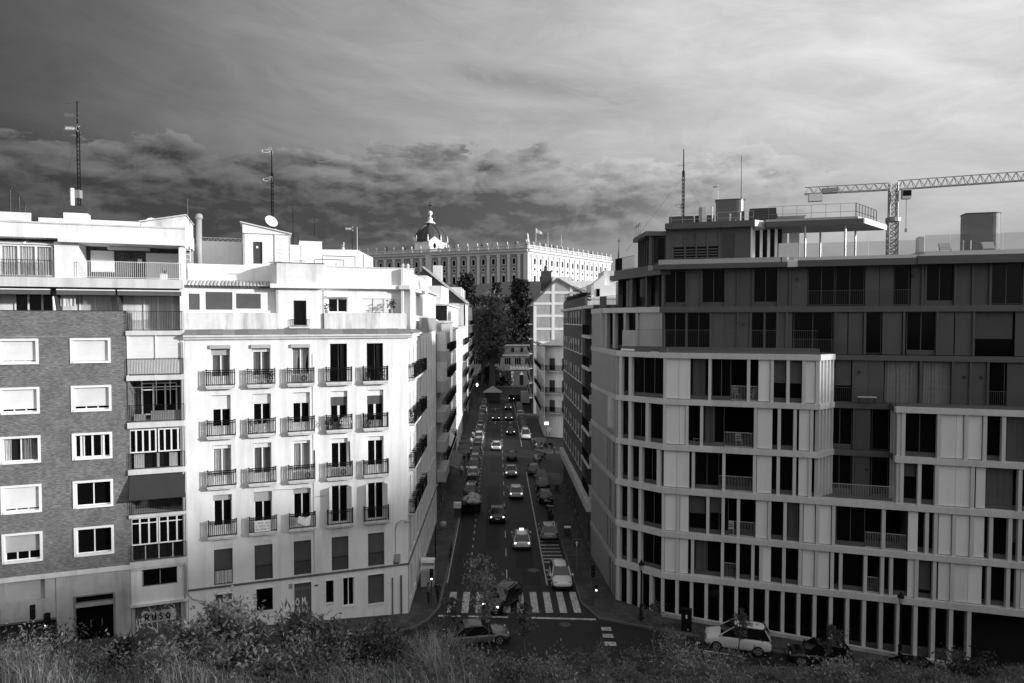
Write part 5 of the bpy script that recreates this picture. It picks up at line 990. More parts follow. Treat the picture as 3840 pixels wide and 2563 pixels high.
for i in range(6): pot_plant(F,1.5+i*3.4,.6,23.45,1.9,'%s shrub along the brick block roof terrace'%['farthest','second','third','fourth','fifth','nearest'][i],'roof terrace shrubs',n=110)
# white backs behind the modern building
t=thing('roof_building','pale stepped rear roofs between the palace and the modern building','building',(13,96,0)); F=Fr(t,9.2,98,0)
F.g(G().box(.8,9,0,8,0,25.0),'wall','slab'); F.g(G().box(2.3,9,1,8,25.0,27.0),'roof_block','cream_wall'); F.g(G().box(4.2,9,2,8,27,29.2),'roof_block','slab'); F.g(G().box(.8,9,-.1,.1,25.0,25.25),'coping','slab'); F.g(G().box(3.0,3.5,.9,1.0,25.4,26.5),'window','dark_glass')
F.g(G().xprism([(2.3,27),(4.2,28.6),(4.2,27)],1,7),'roof_ramp','cream_wall')
# low tiled building at the side street corner
t=thing('tiled_corner_building','low pale corner house with a pantile roof beyond the side street','building',(6.3,129,-.4)); F=Fr(t,6.25,131,-28); S2=Fr(t,RW(158),158,-88.81)
ops=[(1.0+2.6*i,2.2+2.6*i,z,z+2.3) for i in range(4) for z in (4.4,8.2,12.4)]
F.g(G().wall(0,12,-1,17.2,ops,.2),'wall','cream_wall'); 
for a,b,c,d in ops: window(F,a,b,c,d,.12,2,'dark_paint',shut=(.6,'shutter_dark'))
ops=[(1.5+2.6*i,2.6+2.6*i,z,z+2.2) for i in range(10) for z in (4.4,8.2,12.4)]
S2.g(G().wall(0,29,-1,17.2,ops,.2),'wall','grey_wall')
for a,b,c,d in ops: window(S2,a,b,c,d,.12,2,'dark_paint')
for z in (4.3,8.1,12.3): balcony(F,.4,11.5,z,.7,1.05,.2,False); balcony(S2,3,27,z,.7,1.05,.2,False)
F.g(G().prism([(.2,.3),(12,.3),(24,22),(13.5,27)],-1,17.1),'building_core','room_dark')
F.g(G().add([(-.7,-.7,17.1),(13,-.7,17.1),(26,22,17.1),(12.3,26,17.1),(6,5,20.2),(14,5,20.2),(22,18,20.2),(14,20,20.2)],[(0,1,5,4),(0,4,7,3),(3,7,6,2),(4,5,6,7)]),'roof_slope','pantile')
for i in range(38): 
    x=-.6+i*.36; y1=min(5,-.7+max(.3,(x+.7))); k=(y1+.7)/5.7
    F.g(G().tube((x,-.75,17.15),(x,y1,17.15+3.1*k),.11,None,5),'roof_tile','pantile')
F.g(G().box(-.9,13,-.95,-.6,16.95,17.12),'eaves','dark_stone'); S2.g(G().box(0,29,-.9,-.5,16.95,17.12),'eaves','dark_stone')
# gabled house with a framed party wall
t=thing('gabled_party_wall_house','tall gabled house whose blank party wall is framed by white bands','building',(5,162,-.4)); F=Fr(t,5.1,162,0)
F.g(G().add([(0,0,-1),(15,0,-1),(15,0,28),(5.6,0,31.6),(5.2,0,31.4),(-1.1,0,25.3),(0,0,25.3)],[(0,1,2,3,4,5,6)]).box(0,15,.02,26,-1,25),'party_wall','stone_cladding'); 
for x in (0,4.3,8.6): F.g(G().box(x,x+.7,-.12,0,16,30.4 if x else 25.3),'wall_band','white_paint')
for z in (16.4,19.6,22.7,25.6,28.2): F.g(G().box(0 if z<26 else 1.7,12,-.1,0,z,z+.55),'wall_band','white_paint')
for z in (20.8,24.2,27.0): window(F,6.6,7.9,z-.6,z+.7,-.02,2)
F.g(G().xprism([(-1.5,25.1),(5.4,31.9),(5.9,31.9),(12,28.4),(12,28.0),(5.6,31.4),(-1.0,25.1)],-.3,26),'roof','palace_slate'); F.g(G().box(2.0,4.4,3,6,26,33.8),'chimney','dark_paint'); F.g(G().lathe([(.5,33.8),(.35,34.6),(.5,34.7),(.2,35.2)],3.1,4.5,8),'chimney_pot','dark_paint'); F.g(G().box(5.6,12.5,.3,10,28,31.0),'attic','white_wall')
S3=Fr(t,5.1,162.1,90); 
S3=Fr(t,5.0,187.5,-90)
for z in (3.6,7.1,10.6,14.1,17.6,21.1): S3.g(G().box(0,25.4,-.9,0,z-.25,z),'balcony','slab'); S3.put('railing',railing_mesh(25,1.0,0,'black_iron',.4,.03,False,False,False),.2,-.8,z)
S3.g(G().box(0,25.4,-.05,0,-1,25),'shaded_street_wall','dark_stone')  # shade on this side is put into a darker wall colour
# white building behind
t=thing('white_rear_building','broad white rear block with flat roofs right of the party wall house','building',(22,205,0)); F=Fr(t,14,200,0)
F.g(G().box(0,13,0,20,0,33.4),'wall','white_wall'); F.g(G().box(-2.2,3.5,-1,6,0,34.6),'wall','white_wall'); F.g(G().box(10,17,-14,4,0,30.6),'wall','cream_wall'); F.g(G().box(12.5,17,-15,2,30.6,33.2),'roof_block','cream_wall')
for x in (10.8,11.8): F.g(G().box(x,x+.6,-14.1,-14,31,33),'window','dark_glass')
# garden wall house at the end of the street
t=thing('garden_wall_house','dark stone retaining house with arched windows closing the street end','building',(0,238,-.4)); F=Fr(t,-26,239,0)
wins=[(12.5+3.6*i,14.7+3.6*i,6.3,8.7) for i in range(6)]
F.g(G().wall(0,36,-1,13.0,wins,.5),'wall','brick_wall'); F.g(G().box(0,36,-.25,.1,9.5,9.8).box(0,36,-.3,.1,13,13.35),'string_course','grey_wall',kind='stuff')
for a,b,c,d in wins:
    o=F.put('window',frame_mesh(b-a,d-c,3,.16,'dark_stone',0,.3),a,.15,c); put('pane',pane_mesh(b-a-.2,d-c-.2,'dark_glass'),o,(.1,.25,.1))
    F.g(G().add([(a+(b-a)/2+1.25*math.cos(math.pi*k/8),-.1,d+.1+.6*math.sin(math.pi*k/8)) for k in range(9)]+[(a+(b-a)/2+1.0*math.cos(math.pi*k/8),-.1,d+.1+.3*math.sin(math.pi*k/8)) for k in range(9)],[(k,k+1,10+k,9+k) for k in range(8)]),'window_arch','dark_stone')
for a in (25.8,29.0): window(F,a,a+1.0,10.6,12.4,-.05,2,'dark_stone')
for i in range(11): F.g(G().box(33.6,35.9,-.12,0,-.6+i*1.25,.45+i*1.25),'quoin_stone','dark_stone')
F.g(G().box(0,40,2,20,-1,12.9),'building_core','dark_stone')
t=thing('gatehouse','small battlemented stone gatehouse at the foot of the palace gardens','gatehouse',(2.5,233,-.4)); F=Fr(t,0,233.5,0)
F.g(G().wall(-.3,5.9,-.6,5.0,[(2.6,3.9,-.6,3.2)],.6),'wall','dark_stone'); F.g(G().box(-.3,5.9,1.0,4,-.6,5),'core','dark_stone'); F.g(G().box(-.7,6.3,-.4,4,5.0,5.5),'cornice','grey_wall')
for i in range(7): F.g(G().box(-.7+i*1.05,-.15+i*1.05,-.45,.2,5.5,6.3),'merlon','grey_wall')
for i in range(4): F.g(G().box(-.32,.35+.25*(i%2),-.06,0,-.4+i*1.3,.6+i*1.3),'quoin_stone','grey_wall')
F.g(G().box(2.6,3.9,.5,.55,-.6,3.2),'door','dark_paint'); F.g(G().xprism([(2.5,3.2),(4.0,3.2),(3.25,4.3)],-.05,0),'door_gable','slab')
# ================================================================ palace on the hill
PX=28.; DX=42.5+PX
pa=thing('palace','grand pale stone palace with pilasters, roof statues and a slate dome on the hill','palace',(11,480,44)); 
A=Fr(pa,-108.5-PX*.917,532+PX*.399,math.degrees(math.atan2(480-532,11+108.5))); AL=math.hypot(52,119.5)+PX; B=Fr(pa,11,480,math.degrees(math.atan2(86,63.3))); BL=122.
def pal(F,L,xs_w,xs_p,wm,proj):
    ops=[]
    for x in xs_w: ops+=[(x-1.15,x+1.15,61.6,65.6),(x-1.0,x+1.0,57.2,58.8),(x-1.2,x+1.2,47.6,53.4)]
    F.g(G().wall(0,L,38,69.2,ops,.8),'wall',wm)
    for a,b,c,d in ops:
        o=F.put('window',cached(('pw',round(d-c,1)),lambda:G().box(-.35,0,-.15,.2,-.3,d-c+.3).box(b-a,b-a+.35,-.15,.2,-.3,d-c+.3).box(0,b-a,-.15,.2,d-c,d-c+.35).box(0,b-a,-.2,.2,-.45,0).mesh('window','palace_stone')),a,0,c); put('pane',pane_mesh(b-a,d-c,'dark_glass'),o,(0,.55,0))
        if d-c>5: put('pediment',cached('ped',lambda:G().xprism([(-.8,6.5),(3.2,6.5),(1.2,7.7)],-.4,0).mesh('pediment','palace_stone')),o); put('balcony',cached('pbal',lambda:G().box(-.9,3.3,-.9,0,-.5,.6).mesh('balcony','palace_slate')),o)
    for x in xs_p: F.put('pilaster',cached('pil',lambda:G().box(-.95,.95,-.6,0,46.2,66.6).box(-1.25,1.25,-.75,0,66.6,68.2).box(-1.3,1.3,-.8,0,45,46.2).mesh('pilaster','palace_stone')),x,0,0)
    F.g(G().yprism([(.2,68.2),(-.5,68.4),(-.5,69.6),(-1.6,70.2),(-1.9,71.6),(.2,71.6)],-.2,L+.2),'cornice','palace_stone'); F.g(G().box(0,L,-.9,0,45.2,46.4),'string_course','palace_stone'); F.g(G().box(0,L,-.2,1.0,71.6,72.4),'balustrade_base','palace_roof'); F.g(G().box(0,L,-.25,.95,74.4,74.9),'balustrade_rail','palace_stone')
    n=int(L/7.6)
    for i in range(n+1): 
        x=i*L/n; F.put('balustrade_pier',cached('bpier',lambda:G().box(-.8,.8,-.4,1.0,72.4,74.4).box(-.95,.95,-.5,1.1,74.9,75.2).mesh('balustrade_pier','palace_stone')),x,0,0)
        if i%1==0: F.put('stone_urn',cached('urn',lambda:G().lathe([(.5,75.2),(.3,75.6),(.75,76.4),(.6,77.0),(.15,77.5)],0,.3,8).mesh('stone_urn','palace_stone',True)),x,0,0)
        if i<n: 
            for k in range(6): F.put('baluster',cached('balu',lambda:G().lathe([(.35,72.4),(.45,73),(.25,73.8),(.35,74.4)],0,.3,5).mesh('baluster','palace_stone')),x+L/n*(.2+.12*k),0,0)
    return
aw=[]; 
pxA=[AL-6.5-8*i for i in range(19)]; pwA=[x-4 for x in pxA[:-1]]+[AL-2.6]
pal(A,AL,pwA[:-1],pxA,'palace_shaded_wall',0); pxB=[5+7.4*i for i in range(16)]; pal(B,BL,[x+3.7 for x in pxB[:-1]],pxB,'palace_stone',0)  # shaded front gets a darker wall colour than the sunlit wing
for x in (AL-1.8,AL-.3): A.put('corner_pilaster',cached('cpil',lambda:G().box(-.9,.9,-1.3,0,45,68.2).mesh('corner_pilaster','palace_stone')),x,0,0)
A.g(G().box(AL-33,AL-.3,-1.6,0,44,71.9),'corner_pavilion','palace_shaded_wall') if False else None
A.g(G().box(DX+6,DX+10.5,-1.6,0,45,71.4),'pier_cluster','palace_stone'); A.g(G().box(0,AL,1,60,38,71.5),'palace_core','palace_roof') ; B.g(G().box(0,BL,1,30,38,71.0),'palace_core','palace_roof')
A.g(G().yprism([(2,71.5),(12,75.8),(24,71.5)],0,AL-2),'roof','palace_roof'); B.g(G().yprism([(2,71.0),(12,75.6),(24,71.0)],2,BL),'roof','palace_roof')
r5=random.Random(5)
for i in range(26): 
    F_=A if i<17 else B; x=r5.uniform(4,(AL if i<17 else BL)-4); F_.put('chimney',cached(('chm',i%3),lambda:G().box(-.8,.8,0,1.6,73,76.6).lathe([(.5,76.6),(.4,77.6),(.8,77.8),(.1,78.6)],0,.8,6).mesh('chimney','palace_slate')),x,r5.uniform(5,16),.5*(i%3))
def statue(F,x,h,lean=0.0,wide=1.0):
    g=G(); g.box(-1.3*wide,1.3*wide,-.6,.9,75,76.2); 
    for (p,q,a,b) in (((0,.1,76.2),(.2+lean*.3,.1,76.2+h*.45),1.1*wide,.75),((.2+lean*.3,.1,76.2+h*.45),(lean*.8,.1,76.2+h*.8),.8,.5),((lean*.8,.1,76.2+h*.8),(lean*.9,.1,76.2+h),.45,.3),((lean*.6,.1,76.2+h*.7),(lean+1.1,.0,76.2+h*.86),.25,.18),((-.6*wide,.1,76.2),(-1.5*wide,.1,76.2+h*.25),.7,.3)): g.tube(p,q,a,b,7)
    return F.g(g,'statue','palace_stone',smooth=True)
statue(A,AL-20.5,6.0,-.8,1.4); statue(A,33+PX,7.5,1.0,2.2); statue(A,3,6.5,.6,1.6); statue(B,10,6.6,-.3,1.5); statue(B,62,4.5,.4,1.3); statue(B,104,6.0,.2,1.5)
# dome
dm=A.g(G().prism([(DX+13.0*math.cos(math.pi*(i+.5)/4),16+13.0*math.sin(math.pi*(i+.5)/4)) for i in range(8)],70,81.5),'dome_drum','white_wall')
g=G(); n=24; prof=[(12.8,81.3),(12.5,84.0),(11.2,87.5),(8.8,91.0),(5.8,93.6),(2.6,95.0),(2.4,96.2)]; put('dome_shell',g.lathe(prof,DX,16,n).mesh('dome_shell','dome_slate',False),dm)
for i in range(8):
    a=math.pi*(i+.5)/4; g=G(); g.path([(DX+(r+.15)*math.cos(a),16+(r+.15)*math.sin(a),z) for r,z in prof],.45,5); put('dome_rib',g.mesh('dome_rib','dark_paint'),dm)
    g=G(); g.lathe([(.9,81.5),(.6,82.5),(.7,84),(.35,85.2),(.3,86.4)],DX+13.2*math.cos(a),16+13.2*math.sin(a),7); put('finial_statue',g.mesh('finial_statue','white_wall',True),dm)
for k in (5,7):
    a=math.pi*k/4; cx_,cy_=DX+12.3*math.cos(a),16+12.3*math.sin(a); q=G(); d=Vector((math.cos(a),math.sin(a),0)); s_=Vector((-math.sin(a),math.cos(a),0)); c_=Vector((cx_,cy_,0))
    P=[c_+s_*u+d*v for v in (-.6,.6) for u in (-4.6,4.6)]; zz=[(0,71),(1,71),(1,81.8),(0,81.8)]
    q.add([(*(c_-s_*4.6+d*.8).xy,71),(*(c_+s_*4.6+d*.8).xy,71),(*(c_+s_*4.6+d*.8).xy,81.6),(*(c_+d*.8).xy,85.2),(*(c_-s_*4.6+d*.8).xy,81.6),(*(c_-s_*4.6-d*3).xy,71),(*(c_+s_*4.6-d*3).xy,71),(*(c_+s_*4.6-d*3).xy,81.6),(*(c_-d*3).xy,85.2),(*(c_-s_*4.6-d*3).xy,81.6)],[(0,1,2,3,4),(1,6,7,2),(2,7,8,3),(3,8,9,4),(4,9,5,0)]); put('dome_gable',q.mesh('dome_gable','white_wall'),dm)
    q=G(); q.add([(c_+s_*(1.1*math.cos(6.283*j/14))+d*.85+Vector((0,0,78+2.0*math.sin(6.283*j/14)))) for j in range(14)],[tuple(range(14))]); put('oval_window',q.mesh('oval_window','dark_glass'),dm)
put('lantern',G().lathe([(2.5,96.2),(4.0,96.4),(3.8,97),(2.0,98.2),(1.7,99.6),(2.3,100.2),(1.0,101.0),(.4,102.2),(1.5,103.2),(1.9,104.4),(1.4,105.6),(.3,106.2)],DX,16,12).mesh('lantern','white_wall',True),dm); put('cross',G().box(DX-.3,DX+.3,15.8,16.2,106,113).box(DX-2,DX+2,15.85,16.15,109.8,110.4).mesh('cross','dark_paint'),dm)
# flag and poles on the palace roof
fp=B.w(16,4,75.5); t=thing('flag','pale flag blowing to the right on the palace roof corner','flag',fp); put('pole',G().tube((0,0,0),(0,0,13),.18,.12,6).mesh('pole','white_paint'),t)
g=G(); N=10; g.v=[(i*.5,.3*math.sin(i*.9)*(i/N),z0-.3*i*(1.1 if z0>10 else .45)) for z0 in (12.8,9.4) for i in range(N+1)]; g.f=[(i,i+1,N+2+i,N+1+i) for i in range(N)]; put('cloth',g.mesh('cloth','cloth_white',True),t)
for x,h,lb in ((47,16,'left bare pole behind the sunlit palace wing'),(66,16,'right bare pole behind the sunlit palace wing')): t=thing('flag_pole',lb,'pole',B.w(x,14,73)); put('pole',G().tube((0,0,0),(0,0,h),.22,.15,6).mesh('pole','pale_metal'),t)
t=thing('spire','thin dark church spire with a cross at the right end of the palace','spire',at(2321,892,620)-Vector((0,0,51))); put('spire',G().lathe([(2.4,0),(2.4,18),(3,18.5),(1.5,24),(1.0,34),(.2,44)],n=8).mesh('spire','palace_slate'),t); put('cross',G().box(-.25,.25,-.2,.2,44,51).box(-1.6,1.6,-.2,.2,47.6,48.2).mesh('cross','dark_paint'),t)
# ================================================================ tower crane on the skyline
cb=at(3345,1000,150); t=thing('tower_crane','pale steel tower crane rising behind the right building roof','crane',(cb.x,150,0)); t.rotation_euler=(0,0,R_(-14))
def truss(g,p,q,w,h,n,r,tri=True,base_up=True):
    p=Vector(p); q=Vector(q); d=(q-p); L=d.length; d.normalize(); s_=d.cross(Vector((0,0,1))); 
    if s_.length<.1: s_=Vector((1,0,0))
    s_.normalize(); u=s_.cross(d)
    if tri:
        ch=[s_*w/2,-s_*w/2,u*h]
    else: ch=[s_*w/2+u*w/2,-s_*w/2+u*w/2,-s_*w/2-u*w/2,s_*w/2-u*w/2]
    for c in ch: g.tube(p+c,q+c,r,None,5)
    for i in range(n):
        a=p+d*(L*i/n); b=p+d*(L*(i+.5)/n); c=p+d*(L*(i+1)/n)
        if tri:
            for k in (0,1): g.tube(a+ch[k],b+ch[2],r*.6,None,4,False); g.tube(b+ch[2],c+ch[k],r*.6,None,4,False)
            g.tube(a+ch[0],c+ch[1],r*.5,None,4,False)
        else:
            for k in range(4): g.tube(a+ch[k],c+ch[(k+1)%4],r*.6,None,4,False); g.tube(a+ch[(k+1)%4],c+ch[k],r*.6,None,4,False); g.tube(a+ch[k],a+ch[(k+1)%4],r*.6,None,4,False)
zt=at(3345,712,150).z
g=G(); truss(g,(0,0,20),(0,0,zt-7),1.9,0,18,.15,False); put('mast',g.mesh('mast','grey_paint'),t)
put('slewing_ring',G().lathe([(1.5,zt-7),(1.5,zt-6.2),(1.2,zt-6)],n=12).mesh('slewing_ring','metal_grey'),t); g=G(); truss(g,(0,0,zt-6),(0,0,zt+1.5),1.5,0,4,.13,False); put('tower_head',g.mesh('tower_head','metal_grey'),t)
g=G(); truss(g,(1,0,zt),(44,0,zt+1.4),1.4,1.9,26,.11); put('jib',g.mesh('jib','grey_paint'),t); g=G(); truss(g,(-1,0,zt),(-18,0,zt-.2),1.4,1.5,9,.11); put('counter_jib',g.mesh('counter_jib','grey_paint'),t)
put('counterweight',G().box(-17.2,-14.4,-.8,.8,zt-1.9,zt-.3).mesh('counterweight','white_paint'),t); put('winch_house',G().box(-14.4,-11.2,-.6,.6,zt-.1,zt+.9).mesh('winch_house','metal_grey'),t); cbn=put('cab',G().box(1.4,3.1,-1.6,-.3,zt-2.3,zt-.2).mesh('cab','pale_metal'),t); put('cab_window',G().box(1.45,3.12,-1.62,-1.6,zt-1.7,zt-.5).mesh('cab_window','dark_glass'),cbn)
put('hook_rope',G().tube((2.6,0,zt),(2.6,0,zt-8.5),.06,None,5).mesh('hook_rope','metal_grey'),t); put('hook_block',G().box(2.4,2.8,-.15,.15,zt-9.3,zt-8.5).mesh('hook_block','metal_grey'),t)
# netted frame behind the brick building
t=thing('netted_frame','dark netted enclosure with curved posts behind the brick building roof','fence',(*pW(-28,9),28)); F=Fr(t,CW.x,CW.y,19.85)
nt_=[(-29.4,32.0),(-28.3,31.95),(-27.5,31.75),(-26.95,31.3),(-26.6,30.7)]
for x,h in nt_: F.g(G().path([(x,9,28),(x,9,h-.25),(x+.12,9,h)],.035,5),'post','dark_paint')
g=G(); g.path([(x,9,h) for x,h in nt_],.025,4)
for i in range(60):
    x=-29.4+i*.048; h=32.0 if x<-28 else 32.0-((x+28)/1.4)**2*1.25; g.tube((x,9.03,28),(x,9.03,h),.008,None,3,False)
for i in range(44): z=28+i*.09; xe=-26.6 if z<30.7 else -28+1.4*math.sqrt(max(0,(32.0-z)/1.25)); g.tube((-29.4,9.03,z),(xe,9.03,z),.008,None,3,False)
F.g(g,'net','dark_paint')
# unseen block added beyond the right edge to shade the low ground
t=thing('shade_block','long unseen block added out of view on the right to shade the street','building',(118,10,0)); F=Fr(t,106,-28,74)
F.g(G().box(0,95,0,14,-4,37.0),'wall','grey_wall'); F.g(G().box(-.5,95.5,-.5,14.5,37.0,37.5),'roof','roof_felt')
# ================================================================ vehicles
def bake(me,mods,name):
    o=bpy.data.objects.new('tmp',me); COL.objects.link(o)
    for k,kw in mods:
        m=o.modifiers.new(k,k)
        for a,b in kw.items(): setattr(m,a,b)
    bpy.context.view_layer.update(); dg=bpy.context.evaluated_depsgraph_get(); r=bpy.data.meshes.new_from_object(o.evaluated_get(dg)); r.name=name; bpy.data.objects.remove(o)
    r.polygons.foreach_set('use_smooth',[True]*len(r.polygons)); return r
def loft(secs):
    g=G(); n=len(secs[0])
    for s_ in secs: g.v+=s_
    for j in range(len(secs)-1): g.f+=[(j*n+i,j*n+(i+1)%n,(j+1)*n+(i+1)%n,(j+1)*n+i) for i in range(n)]
    g.f+=[tuple(range(n-1,-1,-1)),tuple((len(secs)-1)*n+i for i in range(n))]; return g
STY={'hatch':(4.1,1.76,1.47,.92,[-.47,-.36,.06,.24]),'sedan':(4.6,1.8,1.45,.92,[-.36,-.2,.07,.24]),'suv':(4.4,1.88,1.74,1.13,[-.485,-.40,.05,.27]),'van':(4.4,1.82,1.85,1.05,[-.495,-.47,.16,.33]),'coupe':(4.3,1.82,1.36,.86,[-.46,-.24,.05,.24])}
def body_mesh(st,paint):
    def f():
        L,W,H,bz,_=STY[st]; S_=[]
        for x,zb,zt,hw in ((-.5,.42,.75,.80),(-.49,.3,.95,.90),(-.44,.22,1.03,.98),(-.2,.2,1.03,1.),(.05,.2,1.02,1.),(.24,.2,.99,1.),(.36,.21,.91,.97),(.45,.26,.82,.90),(.49,.34,.72,.80),(.5,.4,.6,.7)):
            h=W/2*hw; zt=zt*bz if zt>.7 else zt; zm=zb+(zt-zb)*.6; y=[(-h*.9,zb),(-h,zb+.1),(-h,zm),(-h*.9,zt-.03),(-h*.5,zt),(h*.5,zt),(h*.9,zt-.03),(h,zm),(h,zb+.1),(h*.9,zb)]
            S_.append([(x*L,a,b) for a,b in y])
        return bake(loft(S_).mesh('body','car_'+paint),[('SUBSURF',{'levels':1,'render_levels':1})],'body')
    return cached(('cbody',st,paint),f)
def cabin_mesh(st):
    def f():
        L,W,H,bz,k=STY[st]; w0,w1=W/2*.9,W/2*.74; zb=bz-.05; g=G()
        P=[(k[0],zb,w0),(k[1],H-.03,w1),(k[2],H-.03,w1),(k[3],zb-.04,w0)]
        g.v=[(x*L,s_*w_,z) for x,z,w_ in P for s_ in (-1,1)]; g.f=[(0,1,3,2),(2,3,5,4),(4,5,7,6),(0,2,4,6),(1,7,5,3),(0,6,7,1)]; return g.mesh('windows','car_glass')
    return cached(('ccab',st),f)
def roof_mesh(st,paint):
    def f():
        L,W,H,bz,k=STY[st]; w1=W/2*.73; S_=[]
        for x,dz,q in ((k[1]-.012,-.05,.93),(k[1]+.03,-.005,1.),((k[1]+k[2])/2,.02,1.02),(k[2]-.03,-.005,1.),(k[2]+.012,-.05,.93)): S_.append([(x*L,-w1*q,H-.05+dz),(x*L,-w1*q*.8,H+dz),(x*L,0,H+.015+dz),(x*L,w1*q*.8,H+dz),(x*L,w1*q,H-.05+dz)])
        return bake(loft(S_).mesh('roof','car_'+paint),[('SUBSURF',{'levels':1,'render_levels':1})],'roof')
    return cached(('croof',st,paint),f)
def pillars_mesh(st,paint):
    def f():
        L,W,H,bz,k=STY[st]; w0,w1=W/2*.905,W/2*.725; zb=bz-.05; g=G(); m=(k[1]+k[2])/2
        for s_ in (-1,1):
            for a,b in ((k[0],k[1]),(k[3],k[2])): g.bar((a*L,s_*w0*.99,zb),(b*L,s_*w1,H-.03),.055)
        return g.mesh('pillars','car_'+paint)
    return cached(('cpil',st,paint),f)
def arches(st):
    def f():
        L,W,H,bz,k=STY[st]; g=G()
        for x in (-.3,.31):
            for s_ in (-1,1): 
                y=s_*(W/2+.004); n=14; g.add([(x*L+.385*math.cos(math.pi*i/n),y,.3+.385*math.sin(math.pi*i/n)) for i in range(n+1)],[tuple(range(n+1))])
        return g.mesh('wheel_arches','tyre')
    return cached(('carch',st),f)
def wheel_mesh(): return cached('wheel',lambda:G().tube((0,-.11,0),(0,.11,0),.325,None,18).mesh('wheel','tyre'))
def rim_mesh():
    def f():
        g=G()
        for s_ in (-1,1):
            for i in range(5): a=i*1.2566; g.bar((0,s_*.118,0),(.2*math.cos(a),s_*.118,.2*math.sin(a)),.05)
            g.path([(.21*math.cos(i*.3927),s_*.115,.21*math.sin(i*.3927)) for i in range(17)],.022,4)
        return g.mesh('rim','galvanised')
    return cached('rim',f)
def car(st,paint,x,y,hd,label,group=None,tail=False,head=False,taxi=False,z=None):
    L,W,H,bz,k=STY[st]; t=thing('car',label,'car',(x,y,gz(x,y) if z is None else z),R_(hd),group)
    b=put('body',body_mesh(st,paint),t); put('windows',cabin_mesh(st),t); put('roof',roof_mesh(st,paint),t); put('pillars',pillars_mesh(st,paint),t); put('wheel_arches',arches(st),t)
    for xx in (-.3,.31):
        for s_ in (-1,1): w_=put('wheel',wheel_mesh(),t,(xx*L,s_*(W/2-.1),.325)); put('rim',rim_mesh(),w_)
    for s_ in (-1,1):
        put('headlight',cached(('hl',head),lambda:G().box(-.05,.03,-.13,.13,-.05,.05).mesh('headlight','lamp_on' if head else 'lens')),t,(.467*L,s_*W*.33,bz*.74)); put('tail_light',cached(('tl',tail,st=='van'),lambda:G().box(-.03,.05,-.08,.08,-.06,.08).mesh('tail_light','tail_on' if tail else 'tail_lens')),t,(-.489*L,s_*W*.375,bz*.82))
        put('mirror',cached(('mi',paint),lambda:G().box(-.06,.06,-.09,.09,-.06,.07).mesh('mirror','car_'+paint)),t,((k[3]-.03)*L,s_*(W/2+.06),bz+.02))
    put('number_plate',cached('npl',lambda:G().box(-.012,.012,-.26,.26,-.055,.055).mesh('number_plate','plate')),t,(-.502*L,0,.58)); put('number_plate',MC['npl'],t,(.503*L,0,.46)); put('bumper',cached(('bu',st),lambda:G().box(-.51*L,-.47*L,-W*.38,W*.38,.26,.4).mesh('bumper','tyre')),t); put('bumper',cached(('bu2',st),lambda:G().box(.465*L,.508*L,-W*.36,W*.36,.24,.36).mesh('bumper','tyre')),t)
    if taxi: s_=put('taxi_sign',G().box(-.08,.08,-.22,.22,0,.14).mesh('taxi_sign','lamp_dim'),t,(0,0,H)); 
    return t
car('coupe','grey',-2.35,47.0,12,'grey hatchback turning right across the junction nearest the camera'); car('hatch','black',-.75,53.0,-118,'black car with a lit headlamp crossing the zebra stripes',head=True); car('hatch','white',4.15,57.8,-88,'white hatchback with dark glass parked by the right kerb near the zebra crossing')
car('hatch','white',.95,67.6,91,'white taxi with a roof sign driving away past the hatched bay',tail=True,taxi=True); car('sedan','dark',-1.65,76.6,91,'dark saloon driving away in the left lane behind the skip',tail=True); car('hatch','white',.5,86.5,91,'small white hatchback with lit tail lights, next beyond the taxi',tail=True); car('sedan','silver',-.15,98.5,91,'silver saloon with lit tail lights in the middle of the street',tail=True); car('hatch','dark',-.05,109.5,91,'dark car just beyond the silver saloon at the side street'); car('hatch','white',-2.75,118,91,'white car with bright tail lights alone in the left lane',tail=True)
for i,(x,y,lb) in enumerate(((-.3,134,'first dark car of the far right lane queue'),(-.75,153,'second dark car of the far right lane queue'),(-3.6,153,'dark car alone in the far left lane'),(-1.0,171,'last dark car of the right lane queue'))): car('hatch' if i%2 else 'sedan','black',x,y,91,lb,'cars queuing up the street',tail=True)
car('van','dark',.9,189,60,'dark van with lit lamps turning at the far end of the street',tail=True)
lp=['grey','black','white','dark','silver','black','grey','silver','white','dark','white','silver','grey','silver','dark','silver','white','grey','dark','silver']; ordn=['first','second','third','fourth','fifth','sixth','seventh','eighth','ninth','tenth','eleventh','twelfth','thirteenth','fourteenth','fifteenth','sixteenth','seventeenth','eighteenth','nineteenth','last']
for i in range(20): y=87.5+i*4.95; car(['hatch','sedan','hatch','suv','hatch'][i%5],lp[i],-4.62+sx(y),y,91,'%s car, %s from the skip in the left parked row'%(lp[i],ordn[i]),'cars parked along the left kerb')
for i,(p,y) in enumerate((('silver',70.3),('grey',99.5),('white',129),('dark',135),('black',140.5),('dark',146),('silver',151.5),('white',157),('dark',162.5),('grey',168),('dark',173.5))): car(['hatch','hatch','van','sedan','hatch','suv','hatch'][i%7],p,4.15+sx(y),y,-89 if i>1 else 91,'%s car, %s nearest of the right parked row'%(p,ordn[i]),'cars parked along the right kerb')
car('suv','white',15.6,46.6,163,'white sports utility car among the weeds in front of the modern building'); car('hatch','black',20.6,45.0,163,'black car parked behind the white sports utility car'); car('sedan','black',25.6,43.2,163,'black saloon at the bottom right edge behind the other black car')
